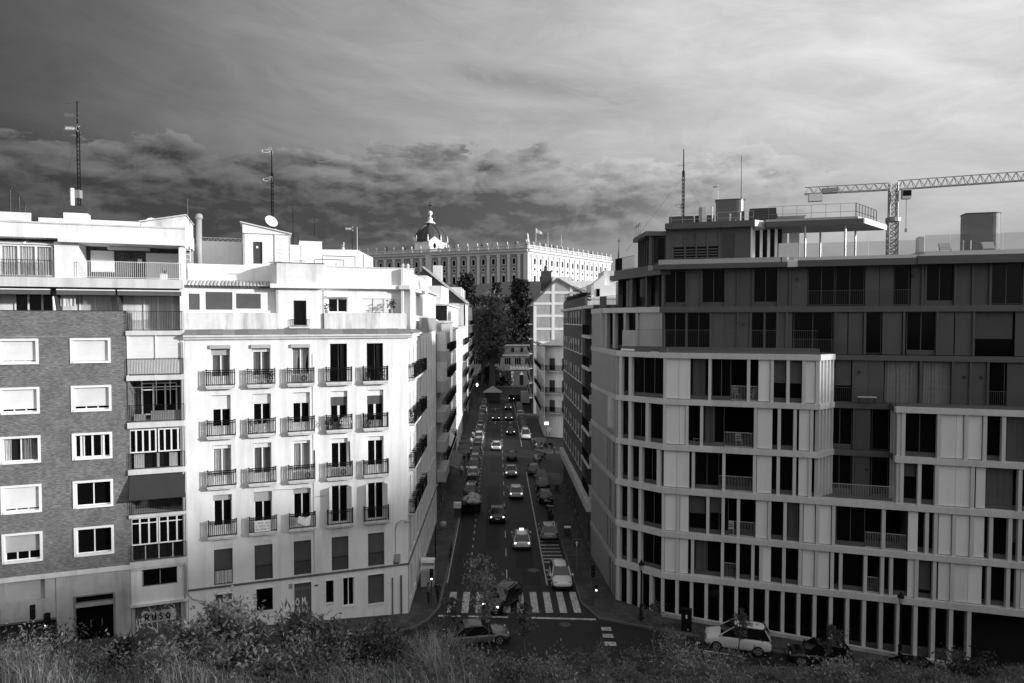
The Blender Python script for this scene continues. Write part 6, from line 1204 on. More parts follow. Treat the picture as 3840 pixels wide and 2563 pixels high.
def moto(x,y,hd,label,paint='dark'):
    t=thing('motorcycle',label,'motorcycle',(x,y,gz(x,y)+(.13 if x>5.2 or x<-5.6 else 0)),R_(hd),'parked motorcycles')
    put('body',cached(('mbo',paint),lambda:G().box(-.55,.0,-.14,.14,.5,.78).box(-.75,-.3,-.13,.13,.72,.84).box(.0,.5,-.12,.12,.4,.62).tube((.45,0,.35),(.62,0,1.0),.08,None,6).box(.45,.62,-.2,.2,.7,1.05).mesh('body','car_'+paint)),t); put('seat',cached('mse',lambda:G().box(-.7,.05,-.13,.13,.8,.88).mesh('seat','tyre')),t)
    put('handlebar',cached('mhb',lambda:G().tube((.5,-.36,1.08),(.5,.36,1.08),.025,None,6).mesh('handlebar','chrome')),t); put('windscreen',cached('mws',lambda:G().add([(.58,-.18,1.0),(.58,.18,1.0),(.48,.13,1.35),(.48,-.13,1.35)],[(0,1,2,3)]).mesh('windscreen','rail_glass')),t)
    for xx in (-.62,.68): w_=put('wheel',cached('mwh',lambda:G().tube((0,-.06,0),(0,.06,0),.3,None,14).mesh('wheel','tyre')),t,(xx,0,.3)); put('rim',cached('mri',lambda:G().tube((0,-.065,0),(0,.065,0),.14,None,10).mesh('rim','chrome')),w_)
    return t
car('sedan','dark',4.1,95.0,91,'dark saloon parked last before the side street, right kerb'); car('hatch','black',4.12,84.3,91,'black hatchback parked between the motorcycles on the right kerb'); car('suv','black',4.05,89.8,91,'black sports utility car parked behind the black hatchback, right kerb')
for i,(x,y,h,p) in enumerate(((4.4,75.5,100,'dark'),(4.3,77.3,80,'grey'),(4.2,79.4,95,'dark'),(4.5,80.6,70,'black'),(4.6,81.3,100,'dark'),(4.0,107,120,'white'),(5.0,108.5,60,'dark'),(4.6,117.5,150,'silver'),(5.6,118.2,140,'dark'),(6.4,118.6,160,'black'),(4.0,121,100,'dark'))): moto(x,y,h,'%s motorcycle, %s nearest along the right kerb'%(p,ordn[i]),p)
for i,(x,y,h,p) in enumerate(((-7.3,128,95,'white'),(-7.2,131,80,'dark'))): moto(x,y,h,'%s motorcycle standing on the left pavement'%p,p)
# ================================================================ people
def person(x,y,z,hd,label,h=1.7,top='cloth_dark',legs='cloth_mid',stride=.22,arm=.1):
    t=thing('person',label,'person',(x,y,z),R_(hd))
    def bodyf():
        V_=[(0,0,.95,.15,.13),(0,0,1.15,.14,.11),(0,0,1.38,.17,.11),(0,0,1.5,.06,.06),(0,0,1.56,.055,.06),
            (0,.1,.9,.1,.1),(stride*.6,.1,.5,.07,.07),(stride,.1,.09,.045,.045),(stride+.14,.1,.04,.04,.035),(0,-.1,.9,.1,.1),(-stride*.2,-.1,.5,.07,.07),(-stride,-.1,.1,.045,.045),(-stride+.13,-.1,.05,.04,.035),
            (0,.2,1.42,.065,.065),(arm,.25,1.14,.045,.045),(arm+.14,.23,.92,.033,.033),(arm+.18,.22,.85,.028,.04),(0,-.2,1.42,.065,.065),(-arm,-.25,1.14,.045,.045),(-arm+.1,-.24,.92,.033,.033),(-arm+.13,-.23,.85,.028,.04)]
        E_=[(0,1),(1,2),(2,3),(3,4),(0,5),(5,6),(6,7),(7,8),(0,9),(9,10),(10,11),(11,12),(2,13),(13,14),(14,15),(15,16),(2,17),(17,18),(18,19),(19,20)]
        me=bpy.data.meshes.new('body'); me.from_pydata([v[:3] for v in V_],E_,[]); o=bpy.data.objects.new('tmp',me); COL.objects.link(o)
        m=o.modifiers.new('s','SKIN'); 
        if not me.skin_vertices: me.attributes.new('skin','FLOAT','POINT') if False else None
        for i,v in enumerate(V_): sv=me.skin_vertices[0].data[i]; sv.radius=(v[3],v[4]); sv.use_root=(i==0)
        o.modifiers.new('u','SUBSURF').levels=1; bpy.context.view_layer.update(); r=bpy.data.meshes.new_from_object(o.evaluated_get(bpy.context.evaluated_depsgraph_get())); bpy.data.objects.remove(o)
        r.materials.clear(); 
        for m_ in (top,legs,'skin'): r.materials.append(MT[m_])
        for p in r.polygons:
            c=p.center; p.use_smooth=True; p.material_index=2 if (c.z>1.5 or (abs(c.y)>.19 and c.z<.95)) else (1 if c.z<.97 else 0)
        return r
    b=put('body',cached(('pb',top,legs,stride,arm),bodyf),t); b.scale=(h/1.72,)*3
    hd_=put('head',cached('phead',lambda:bake(G().lathe([(.03,1.5),(.065,1.54),(.082,1.6),(.085,1.66),(.07,1.71),(.03,1.74)],n=10).box(.07,.1,-.012,.012,1.6,1.63).mesh('head','skin'),[],'head')),b); put('hair',cached('phair',lambda:bake(G().lathe([(.06,1.56),(.092,1.6),(.095,1.67),(.08,1.72),(.03,1.755)],-.016,0,10).mesh('hair','hair'),[],'hair')),b)
    return t
pz=lambda x,y:gz(x,y)+.13
person(-6.55,52.9,pz(-6.5,53),80,'person in grey trousers walking by the left traffic light',1.7,'cloth_mid','cloth_dark'); t=person(-5.85,53.1,pz(-5.9,53),75,'person in all dark clothes stepping along the left kerb by the zebra crossing',1.68,'cloth_dark','cloth_dark',.18,.05); 
person(-7.2,96.5,pz(-7,96),-85,'person in a white top beside the pavement bin on the left',1.72,'cloth_white','cloth_dark'); person(-7.3,104,pz(-7,104),80,'person in dark clothes walking ahead of the white topped person',1.7); person(-6.8,106,pz(-7,106),95,'person in dark clothes, second of the pair farther up the left pavement',1.72,'cloth_dark','cloth_dark',.15); person(-8.0,101,pz(-8,101),100,'person in dark clothes close to the left shop fronts',1.75,'cloth_dark','cloth_mid',.1); person(-7.2,119.5,pz(-7,119),-90,'person with a pale top farther up the left pavement',1.7,'cloth_white','cloth_mid'); person(7.0,111.5,gz(7,111),170,'person crossing the side street on the right',1.72,'cloth_dark','cloth_dark'); person(5.9,148,pz(5.9,148),90,'person on the far right pavement by the parked cars',1.72)
# ================================================================ street furniture
def signal(x,y,z,label,h=2.9,rz=-90,lit=0,ped=False):
    t=thing('traffic_light',label,'traffic light',(x,y,z),R_(rz)); put('pole',G().tube((0,0,0),(0,0,h-.6),.05,None,8).lathe([(.12,0),(.1,.12),(.05,.2)],n=8).mesh('pole','dark_paint'),t)
    hs=put('signal_head',G().box(-.1,.12,-.14,.14,h-.85,h).mesh('signal_head','black_iron'),t)
    for i in range(3):
        zz=h-.15-i*.27; put('lens',cached(('sl',i==2 and lit==1),lambda:G().tube((.12,0,0),(.135,0,0),.09,None,12).mesh('lens','lamp_on' if (i==2 and lit==1) else 'tail_lens')),hs,(0,0,zz)); put('visor',cached('visor',lambda:G().add([(.12,.1*math.cos(math.pi*k/6),.1*math.sin(math.pi*k/6)) for k in range(7)]+[(.3,.1*math.cos(math.pi*k/6),.1*math.sin(math.pi*k/6)) for k in range(7)],[(k,k+1,8+k,7+k) for k in range(6)]).mesh('visor','black_iron')),hs,(0,0,zz))
    if ped: p_=put('pedestrian_signal',G().box(-.08,.1,.14,.36,1.1,1.5).mesh('pedestrian_signal','black_iron'),t); put('lens',G().tube((.1,.25,1.2),(.115,.25,1.2),.07,None,10).mesh('lens','lamp_on'),p_)
    return t
signal(-6.25,52.4,pz(-6.2,52.4),'traffic light with a lit lower lamp at the left end of the zebra crossing',2.95,-80,1); signal(6.35,52.8,pz(6.3,52.8),'black traffic light with a lit pedestrian lamp at the right end of the zebra crossing',3.1,-100,0,True); signal(-29.6,41.6,.9,'black traffic light among the weeds at the lower left',3.5,-60,0); signal(-28.7,41.6,.8,'traffic light with a bright round lamp at the lower left',3.1,-90,1)
def lantern(x,y,z,label,h=4.4):
    t=thing('street_lamp',label,'street lamp',(x,y,z)); put('post',G().lathe([(.2,0),(.2,.15),(.13,.3),(.11,1.0),(.14,1.05),(.07,1.2),(.055,h-.75),(.09,h-.7),(.05,h-.6)],n=10).mesh('post','black_iron',True),t)
    l_=put('lantern_glass',G().lathe([(.12,h-.6),(.2,h-.2),(.2,h-.18)],n=6).mesh('lantern_glass','lens'),t); put('lantern_cap',G().lathe([(.25,h-.2),(.2,h-.1),(.08,h+.02),(.03,h+.18)],n=6).mesh('lantern_cap','black_iron'),l_); return t
lantern(9.6,50.1,pz(9.6,50.1),'black lantern street lamp at the chamfered corner of the modern building',4.35); lantern(26.3,45.6,pz(26.3,45.6),'black lantern street lamp before the right half of the modern building',4.6)
t=thing('street_lamp','globe street lamp on a bracket post on the left pavement','street lamp',(-7.2,63.5,pz(-7.2,63.5))); put('post',G().tube((0,0,0),(0,0,3.0),.06,.045,8).mesh('post','black_iron'),t); put('bracket',G().path([(0,0,2.6),(.5,0,2.55),(.75,0,2.75)],.03,6).path([(0,0,2.2),(.4,0,2.3),(.7,-.3,2.3)],.025,6).mesh('bracket','black_iron'),t); put('globe',G().lathe([(.05,2.75),(.28,2.9),(.34,3.1),(.28,3.32),(.05,3.45)],.75,0,14).mesh('globe','plastic_grey',True),t)
t=thing('street_sign','blue square one-way sign with a white arrow on the right pavement','sign',(5.75,60,pz(5.75,60)),R_(-3)); put('pole',G().tube((0,0,0),(0,0,2.75),.035,None,8).mesh('pole','metal_grey'),t); pl_=put('plate',G().box(-.36,.36,-.05,-.03,2.1,2.82).mesh('plate','dark_paint'),t); put('border',G().box(-.39,.39,-.03,-.02,2.07,2.85).mesh('border','plastic_grey'),pl_); put('arrow',G().box(-.04,.04,-.062,-.051,2.22,2.55).add([(-.13,-.06,2.52),(.13,-.06,2.52),(0,-.06,2.72)],[(0,1,2)]).mesh('arrow','plastic_white'),pl_)
def bin_(x,y,label,s=1.0,m='plastic_grey',lid='plastic_white'):
    t=thing('waste_bin',label,'bin',(x,y,pz(x,y))); put('tub',cached(('bt',s,m),lambda:G().prism([(-.4*s,-.32*s),(.4*s,-.32*s),(.45*s,.32*s),(-.45*s,.32*s)],.05,1.1*s).mesh('tub',m)),t); put('lid',cached(('bl',s,lid),lambda:G().yprism([(-.36*s,1.1*s),(-.3*s,1.25*s),(.3*s,1.25*s),(.36*s,1.1*s)],-.47*s,.47*s).mesh('lid',lid)),t)
bin_(-7.1,56.6,'tall grey waste bin nearest the left street corner',1.25,'stone_cladding','stone_cladding'); bin_(-7.3,58.6,'grey waste bin with a pale lid behind the corner bin',1.25,'stone_cladding','shutter_white'); bin_(5.75,70.2,'small dark litter bin with a pale top on the right pavement',.7,'dark_paint','shutter_white'); bin_(-6.2,98,'dark bin with a pale lid on the left pavement by the parked cars',.9,'dark_paint','shutter_white'); bin_(-6.5,112.5,'dark bin farther up the left pavement',.9,'dark_paint','shutter_white'); bin_(-6.4,121,'farthest dark bin with a pale lid on the left pavement',.9,'dark_paint','shutter_white'); bin_(5.9,88.5,'dark litter bin beside the parked motorcycles',.7,'dark_paint','dark_paint')
# builder's skip
t=thing('skip','builder\'s skip heaped with pale rubble bags by the left kerb','skip',(-4.75,79.5,gz(-4.7,79.5)),R_(1)); put('tub',G().add([(-1.0,-1.2,.1),(1.0,-1.2,.1),(1.0,1.4,.1),(-1.0,1.4,.1),(-1.2,-2.0,1.3),(1.2,-2.0,1.3),(1.2,2.1,1.3),(-1.2,2.1,1.3)],[(0,3,2,1),(0,1,5,4),(1,2,6,5),(2,3,7,6),(3,0,4,7)]).mesh('tub','car_dark'),t)
r6=random.Random(9)
for i in range(11): q=bake(G().lathe([(.12,0),(.42,.1),(.48,.3),(.3,.5),(.1,.58)],n=8).mesh('rubble_bag','rubble_bag'),[],'rubble_bag') if i==0 else q; o=put('rubble_bag',q,t,(r6.uniform(-.8,.8),-1.5+i*.3,1.15+r6.uniform(0,.35)),r6.uniform(0,6)); o.scale=(r6.uniform(.8,1.3),r6.uniform(.8,1.2),r6.uniform(.7,1.2))
t=thing('utility_cabinet','white metal cabinet stack on the kerb beside the skip','cabinet',(-6.2,76.8,pz(-6.2,76.8))); put('box',G().box(-.35,.35,-.25,.25,0,1.0).mesh('box','dark_paint'),t); put('crate',G().box(-.42,.42,-.3,.3,1.02,1.3).box(-.4,.44,-.28,.3,1.34,1.6).mesh('crate','plastic_white'),t)
t=thing('utility_cabinet','black upright control cabinet on the pavement before the modern building','cabinet',(12.6,48.6,pz(12.6,48.6)),R_(-17)); put('box',G().box(-.36,.36,-.25,.25,0,1.55).mesh('box','black_iron'),t); put('badge',G().box(-.06,.06,-.27,-.25,.95,1.2).mesh('badge','plastic_white'),t)
t=thing('kiosk','pale grey canopy kiosk on the far left corner of the street','kiosk',(-5.3,186,pz(-5,186))); put('canopy',G().add([(-2.6,-1.5,2.6),(2.6,-1.5,2.6),(2.6,1.5,2.6),(-2.6,1.5,2.6),(0,0,4.3)],[(0,1,4),(1,2,4),(2,3,4),(3,0,4),(3,2,1,0)]).mesh('canopy','shutter_grey'),t); put('booth',G().box(-2,2,-1.2,1.2,0,2.6).mesh('booth','dark_paint'),t)
t=thing('parked_truck','pale box lorry parked at the far right end of the street','lorry',(3.5,181,gz(3,181)),R_(91)); put('box',G().box(-2.6,2.0,-1.15,1.15,.7,3.4).mesh('box','shutter_grey'),t); put('cab',G().box(2.05,3.6,-1.1,1.1,.6,2.6).mesh('cab','car_dark'),t)
for xx in (-1.6,2.6):
    for s_ in (-1,1): put('wheel',wheel_mesh(),t,(xx,s_*1.0,.42))
t=thing('shop_sign','bright lit double sign on the right side of the street','sign',(6.3,124,2.6)); put('panel',G().box(-.4,.4,-.1,.1,.3,.5).mesh('panel','lamp_dim'),t); put('lower_panel',G().box(-.4,.4,-.1,.1,.6,.8).mesh('lower_panel','lamp_dim'),t); put('post',G().tube((0,.12,-2.7),(0,.12,.8),.05,None,6).mesh('post','dark_paint'),t)
t=thing('street_sign','pale round sign on a pole at the side street corner','sign',(6.6,119.5,pz(6.6,119))); put('pole',G().tube((0,0,0),(0,0,2.8),.04,None,6).mesh('pole','dark_paint'),t); put('disc',G().tube((0,-.06,3.1),(0,-.03,3.1),.55,None,18).mesh('disc','plastic_grey'),t)
for i,(x,y) in enumerate(((-5.75,62.5),(-5.78,64.2))): t=thing('kerb_railing','black tubular hoop railing on the left kerb, %s of two'%('nearer' if i==0 else 'farther'),'railing',(x,y,pz(x,y)),R_(91)); put('hoop',G().path([(-.7,0,0),(-.7,0,.85),(-.6,0,.95),(.6,0,.95),(.7,0,.85),(.7,0,0)],.03,6).tube((-.7,0,.5),(.7,0,.5),.022,None,6).mesh('hoop','black_iron'),t)
t=thing('street_lamp','lit lamp at the far left corner of the street end','street lamp',(LK(184)-1.2,184,pz(-8,184))); put('post',G().tube((0,0,0),(0,0,4.6),.06,None,6).mesh('post','dark_paint'),t); put('lamp',G().lathe([(.1,4.3),(.26,4.6),(.26,5.0),(.1,5.2)],n=8).mesh('lamp','lamp_on'),t)
# ================================================================ vegetation
def leaf_cloud(g,pts,size,rr,aspect=.45,up=.2):
    for p in pts:
        p=Vector(p); d=Vector((rr.uniform(-1,1),rr.uniform(-1,1),rr.uniform(-1,1)+up)); 
        if d.length<.05: continue
        d.normalize(); q=d.cross(Vector((rr.uniform(-1,1),rr.uniform(-1,1),rr.uniform(-1,1)))); 
        if q.length<.05: continue
        q.normalize(); s_=size*rr.uniform(.6,1.35); w_=s_*aspect; nrm=d.cross(q)
        g.add([p,p+d*s_*.5+q*w_*.5+nrm*s_*.06,p+d*s_,p+d*s_*.5-q*w_*.5+nrm*s_*.06],[(0,1,2,3)])
def branchy(seed,h,spread,nb,nl,leaf,r0,levels=2,crown0=.25,shape='round',aspect=.45,lr=.2):
    rr=random.Random(seed); tg=G(); lg=G(); tips=[]
    pts=[Vector((0,0,0))]; 
    for i in range(1,7): pts.append(pts[-1]+Vector((rr.uniform(-.04,.04)*h,rr.uniform(-.04,.04)*h,h*.9/6)))
    for i in range(6): tg.tube(pts[i],pts[i+1],r0*(1-i/7),r0*(1-(i+1)/7),6)
    for b in range(nb):
        u=crown0+(1-crown0)*((b+rr.random())/nb); k=min(5,int(u*6)); p=pts[k].lerp(pts[k+1],u*6-k) if u<1 else pts[6]
        if shape=='cone': L=spread*(1.12-u)*rr.uniform(.75,1.1)
        elif shape=='spindle': L=spread*math.sin(math.pi*min(1,(u-crown0)/(1-crown0)*.85+.15))*rr.uniform(.5,1.15)
        else: L=spread*math.sqrt(max(.12,1-(2*(u-crown0)/(1-crown0)-1)**2*.85))*rr.uniform(.55,1.1)
        a=rr.uniform(0,6.283); e=rr.uniform(.0,.7) if shape!='cone' else rr.uniform(-.15,.12); d=Vector((math.cos(a)*math.cos(e),math.sin(a)*math.cos(e),math.sin(e))); c=p
        for j in range(3):
            n_=c+d*(L/3)+Vector((rr.uniform(-.08,.08)*L,rr.uniform(-.08,.08)*L,rr.uniform(-.02,.1)*L)); tg.tube(c,n_,max(.006,r0*.35*(1-j/3)*L/spread),max(.004,r0*.35*(1-(j+1)/3)*L/spread),4,False); c=n_; tips.append((c,L*(.16+.1*j)))
    for (c,r) in tips:
        for _ in range(nl):
            v=Vector((rr.gauss(0,1),rr.gauss(0,1),rr.gauss(0,.7)))*r*lr*2.6; leaf_cloud(lg,[c+v],leaf,rr,aspect)
    return tg,lg
def plant(name,label,cat,loc,seed,h,spread,nb,nl,leaf,r0,lm='leaf',bm='bark',group=None,rz=0,**k):
    t=thing(name,label,cat,loc,rz,group); tg,lg=branchy(seed,h,spread,nb,nl,leaf,r0,**k)
    tg.obj('trunk',bm,t); lg.obj('crown',lm,t); return t
# --- trees closing the street and on the palace slope
def big_tree(name,label,loc,seed,h,spread,lm,clumps,per,leaf,shape):
    rr=random.Random(seed); t=thing(name,label,'tree',loc); tg=G(); lg=G()
    tg.tube((0,0,0),(0,0,h*.35),h*.035,h*.025,8); tg.tube((0,0,h*.35),(rr.uniform(-.03,.03)*h,0,h*.92),h*.025,h*.006,7)
    for i in range(clumps):
        u=rr.random()
        if shape=='cedar':
            lay=rr.randrange(9); u=.22+lay*.092+rr.uniform(-.018,.018); R=spread*(1.1-u)**.75*rr.uniform(.1,1.); a=rr.uniform(0,6.283); c=Vector((R*math.cos(a),R*math.sin(a),h*u)); rad=(spread*.17,spread*.17,h*.022)
        elif shape=='crown':
            u=.34+.66*rr.random(); a=rr.uniform(0,6.283); R=spread*(.72+.28*math.sin(3*a+seed)+.22*math.sin(u*17+seed*2+a*2))*math.sqrt(max(.04,1-((u-.62)/.42)**2))*math.sqrt(rr.random()); c=Vector((R*math.cos(a),R*math.sin(a),h*u)); rad=(spread*.13,spread*.13,h*.035)
        else:
            u=rr.uniform(.16,1.); R=spread*math.sqrt(max(.05,1-((u-.5)/.55)**2))*math.sqrt(rr.random()); a=rr.uniform(0,6.283); c=Vector((R*math.cos(a),R*math.sin(a),h*u)); rad=(spread*.17,spread*.17,h*.06)
        if i%4==0: tg.tube((0,0,max(h*.2,c.z-h*.12)),c,h*.006,h*.002,4,False)
        for _ in range(per):
            v=Vector((rr.gauss(0,1)*rad[0],rr.gauss(0,1)*rad[1],rr.gauss(0,1)*rad[2])); leaf_cloud(lg,[c+v*.75],leaf,rr,.6,.1)
    tg.obj('trunk','bark',t); lg.obj('crown',lm,t); return t
def gh(x,y): return hill_z(x,y)
def tree_at(u,vtop,Y,spread_px,name,label,seed,lm,clumps,per,leaf,shape):
    p=at(u,vtop,Y); z=gh(p.x,Y) if Y>236 else gz(p.x,Y); big_tree(name,label,(p.x,Y,z),seed,p.z-z,spread_px*Y/2560,lm,clumps,per,leaf,shape)
tree_at(1845,1112,214,78,'plane_tree','large leafy tree filling the left side of the street end',11,'tree_leaf',170,40,.9,'crown'); tree_at(1812,1165,230,62,'plane_tree','leafy tree half hidden behind the far left block',12,'tree_leaf',120,36,1.0,'crown'); tree_at(1885,1150,262,44,'plane_tree','leafy tree on the right flank of the large tree',17,'leaf_mid',100,36,.9,'crown')
tree_at(1748,1030,300,60,'cedar_tree','dark cedar left of the street axis before the palace',13,'cedar',190,40,1.3,'cedar'); tree_at(1950,1052,285,76,'cedar_tree','large dark cedar right of the street axis before the palace',14,'cedar',250,40,1.3,'cedar'); tree_at(1862,1066,320,36,'cedar_tree','small pointed cedar between the two large ones',15,'cedar',100,36,1.2,'cedar'); tree_at(1990,1125,265,50,'cedar_tree','cedar against the gabled party wall house',16,'cedar',130,40,1.2,'cedar')
tree_at(1925,1150,272,52,'garden_tree','dark tree under the large cedar',18,'leaf_dark',110,36,1.1,'crown'); tree_at(1978,1165,258,50,'garden_tree','dark tree spreading in front of the party wall house',26,'leaf_dark',120,36,1.0,'crown'); tree_at(1908,1185,252,46,'garden_tree','dark tree above the arched garden house',27,'leaf_dark',110,36,1.0,'crown'); tree_at(1690,1095,330,50,'garden_tree','dark tree behind the slate gable on the left',20,'leaf_dark',90,36,1.2,'crown'); tree_at(1800,1118,345,50,'garden_tree','dark tree on the slope below the palace centre',21,'leaf_dark',100,36,1.3,'crown'); tree_at(1905,1122,350,46,'garden_tree','dark tree on the slope below the palace corner',22,'leaf_dark',90,36,1.3,'crown'); tree_at(1840,1375,231,40,'garden_tree','low dark shrubbery tree before the garden wall',23,'leaf_dark',80,36,.7,'round'); tree_at(1895,1412,231.5,26,'garden_tree','low shrub beside the gatehouse',24,'leaf_dark',50,30,.6,'round')
# --- young trees on the near kerb
def ezg(x,y): return gz(x,y)-.05
for (x,y,h,sp,nb,nl,lf,sd_,lb) in ((-1.15,44.3,7.9,1.25,40,22,.2,31,'tall young street tree with a slim crown in front of the zebra crossing'),(1.0,44.6,4.1,.85,20,22,.18,32,'short young street tree in the middle foreground'),(15.0,44.8,3.7,.7,18,20,.17,33,'thin young tree before the white sports utility car'),(20.2,43.4,3.7,.85,18,14,.17,34,'bushy young tree in front of the black car'),(-4.3,46.6,3.4,1.0,16,18,.18,35,'sparse young tree at the left end of the zebra crossing'),(9.6,45.6,3.3,1.1,16,12,.16,36,'spreading young tree by the corner lantern'),(12.4,44.2,2.2,.7,12,10,.15,37,'small young tree left of the white car')):
    plant('young_tree',lb,'tree',(x,y,ezg(x,y)),sd_,h,sp,nb,nl,lf,.055,'leaf_pale' if h>7 else 'leaf_mid','bark','young trees along the near kerb',crown0=.42,shape='spindle',lr=.28)
# --- shrubs on the slope
def on_slope(u,Y): x=(u-1920)/2560*Y*1.0; return (x,Y,emb_z(x,Y)-.1)
for (u,Y,h,sp,nb,nl,lf,lm,sd_,lb,kw) in (
 (830,24,2.75,1.3,34,40,.21,'leaf_pale',41,'large leafy bush hiding the foot of the white building',{}),
 (955,24,2.6,.62,22,34,.2,'leaf_pale',42,'upright leafy bush right of the large bush',{'shape':'spindle'}),
 (690,25,1.6,1.0,22,30,.18,'leaf',43,'low bush left of the large leafy bush',{}),
 (1150,24,2.45,1.15,15,26,.34,'leaf',44,'ailanthus shrub with long feathery leaves before the graffitied door',{'aspect':.22}),
 (1285,24,2.1,.9,15,24,.28,'leaf_mid',45,'feathery shrub right of the graffitied door',{'aspect':.25}),
 (1420,24,2.5,.6,16,20,.14,'leaf_mid',46,'slender twiggy shrub before the right end of the white building',{'shape':'spindle'}),
 (1130,23,1.1,1.3,24,36,.15,'leaf_dark',47,'dark low shrub in the left foreground hollow',{}),
 (1330,21,1.2,1.4,24,46,.15,'leaf_dark',48,'dark low shrub left of the tall grass mound',{}),
 (130,26,1.3,1.3,24,34,.14,'leaf_dark',49,'dark shrub below the entrance at the far left',{}),
 (420,24,1.1,.9,20,40,.5,'leaf_dark',50,'spiky dark plant below the graffitied shutter',{'aspect':.08}),
 (2230,23,.8,.9,22,14,.09,'leaf_mid',51,'bare twiggy bush in the centre right foreground',{}),
 (2400,25,1.1,.9,22,20,.1,'leaf_mid',52,'twiggy bush left of the road triangle',{}),
 (2540,28,1.9,.9,20,22,.13,'leaf_pale',53,'pale leafy bush before the corner of the modern building',{}),
 (2740,25,.7,.8,18,22,.11,'leaf_mid',54,'broad weedy bush before the white sports utility car',{}),
 (3050,24,.4,.8,16,18,.1,'leaf_mid',55,'weedy bush before the first black car',{}),
 (3300,23,.4,.8,16,18,.1,'leaf_mid',56,'pale weedy bush before the second black car',{}),
 (1800,20,.55,.9,20,28,.11,'leaf_pale',57,'low pale shrub right of the grass mound',{}),
 (2050,21,.45,.9,18,28,.11,'leaf_pale',58,'low pale shrub at the bottom centre',{}),
 (3650,23,.8,1.1,20,26,.11,'leaf_dark',59,'dark shrub at the bottom right corner',{}),
 (1560,23,1.75,1.0,30,34,.12,'leaf_pale',74,'tangled pale shrub crowning the weed mound left of the grey hatchback',{'aspect':.25}),
 (1680,22,1.35,.8,24,30,.11,'leaf',75,'tangled leafy shrub on the right side of the weed mound',{'aspect':.25}),
 (60,22,.9,1.1,22,30,.14,'leaf_pale',60,'pale leafy shrub at the bottom left corner',{}),
 (300,21,.6,1.1,20,30,.13,'leaf',61,'low leafy shrub left of the spiky plant',{}),
 (560,22,.8,1.0,20,30,.14,'leaf_pale',62,'pale leafy shrub between the spiky plant and the large bush',{}),
 (760,20,1.0,1.2,24,34,.16,'leaf',63,'low leafy shrub in front of the large bush',{}),
 (1010,20,1.1,1.1,24,34,.17,'leaf_pale',64,'pale leafy shrub in front of the upright bush',{}),
 (1220,20,.9,1.1,22,34,.15,'leaf',65,'low leafy shrub in front of the feathery shrubs',{}),
 (1480,21,1.2,.9,22,34,.13,'leaf',66,'leafy shrub against the left flank of the grass mound',{}),
 (1740,21,.7,.9,22,30,.12,'leaf_mid',67,'leafy shrub against the right flank of the grass mound',{}),
 (1930,20,.45,.9,18,26,.11,'leaf',68,'low shrub below the short young tree',{}),
 (2320,20,.55,1.0,18,26,.11,'leaf',69,'low shrub below the bare twiggy bush',{}),
 (2640,20,.5,1.0,18,26,.12,'leaf_pale',70,'pale low shrub at the bottom, left of the white car',{}),
 (2900,20,.45,1.0,18,26,.12,'leaf',71,'low shrub at the bottom, right of the white car',{}),
 (3180,20,.3,.9,16,20,.11,'leaf_pale',72,'pale low shrub at the bottom below the black cars',{}),
 (3480,20,.5,1.0,18,26,.12,'leaf',73,'low shrub at the bottom near the right edge',{})):
    plant('shrub',lb,'shrub',on_slope(u,Y),sd_,h,sp,nb,nl,lf,.035,lm,'bark_pale',None,**dict({'crown0':.12,'lr':.3},**kw))
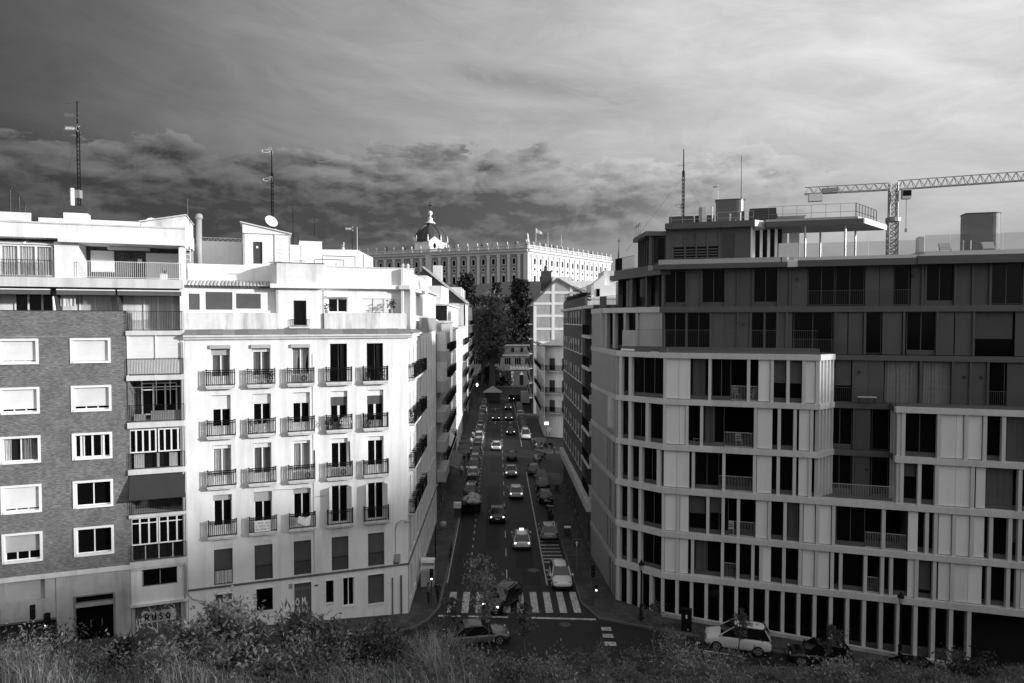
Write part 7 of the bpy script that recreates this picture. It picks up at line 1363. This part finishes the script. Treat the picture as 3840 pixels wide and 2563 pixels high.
# --- tall dry grass and weeds: uncountable, in masses
def hgrass(u,Y,rr):
    c=math.sin(u*.011+Y*.4)+math.sin(u*.027-Y*.9)*.6+math.sin(u*.051+Y*1.7)*.4
    m_=.62+.2*c
    if 1400<u<1850: m_+=0.8*math.exp(-((u-1610)/120)**2)*math.exp(-((Y-23)/5)**2)
    if u<330: m_+=.25
    if 1850<u<2500: m_-=.28
    if u>2500: m_-=.2
    m_*=(1-.55*sm(28,41,Y))*(1-.35*sm(1800,2000,u))*(1-.4*sm(2650,2950,u))
    return max(.10,m_)*rr.uniform(.35,1.2)
def grass(n,seed,name,region,hf,m,wd=(.0035,.009)):
    rr=random.Random(seed); g=G(); V_=g.v; F_=g.f
    for k in range(n):
        Y=rr.uniform(*region[1]); u=rr.uniform(*region[0]); x=(u-1920)/2560*Y; h=hf(u,Y,rr)
        z=emb_z(x,Y)-.05; a=rr.uniform(0,6.283); b=rr.uniform(.1,.9)*h; w_=rr.uniform(*wd); dx,dy=math.cos(a),math.sin(a); px,py=-dy*w_,dx*w_; q=len(V_)
        V_+=[(x-px,Y-py,z),(x+px,Y+py,z),(x+dx*b*.3+px*.8,Y+dy*b*.3+py*.8,z+h*.6),(x+dx*b*.3-px*.8,Y+dy*b*.3-py*.8,z+h*.6),(x+dx*b,Y+dy*b,z+h*rr.uniform(.75,1.))]; F_+=[(q,q+1,q+2,q+3),(q+3,q+2,q+4)]
    o=g.obj(name,m); o['kind']='stuff'; return o
def weeds(n,seed,name,region,m,size):
    rr=random.Random(seed); g=G(); k=0
    while k<n:
        Y=rr.uniform(*region[1]); u=rr.uniform(*region[0]); x=(u-1920)/2560*Y; z=emb_z(x,Y); hh=hgrass(u,Y,rr)*1.05; s_=size*rr.uniform(.7,1.4)
        for _ in range(22):
            v=rr.random(); p=Vector((x+rr.gauss(0,.12),Y+rr.gauss(0,.12),z+hh*v)); leaf_cloud(g,[p],s_*(1.1-.5*v),rr,.4,.3); k+=1
    o=g.obj(name,m); o['kind']='stuff'; return o
tag(grass(62000,71,'tall_grass',((-150,3990),(15,42)),hgrass,'grass'),'tall dry grass covering the slope in the foreground','grass')
tag(grass(11000,72,'weed_mound',((1380,1860),(19,28)),lambda u,Y,r:(1.0+.45*math.sin(u*.031+Y*1.3)+.3*math.sin(u*.083-Y*2.1))*math.exp(-((u-1620)/170)**2)*r.uniform(.2,1.3)+.05,'leaf_pale',(.006,.012)),'mound of tall tangled weeds in the centre left foreground','weeds')
tag(weeds(150000,73,'leafy_weeds',((-150,3990),(17,42)),'leaf_mid',.12),'dark leafy weeds growing through the dry grass','weeds')
tag(weeds(45000,74,'pale_weeds',((-150,3990),(17,41)),'leaf_pale',.10),'pale leafy weeds scattered through the dry grass','weeds')
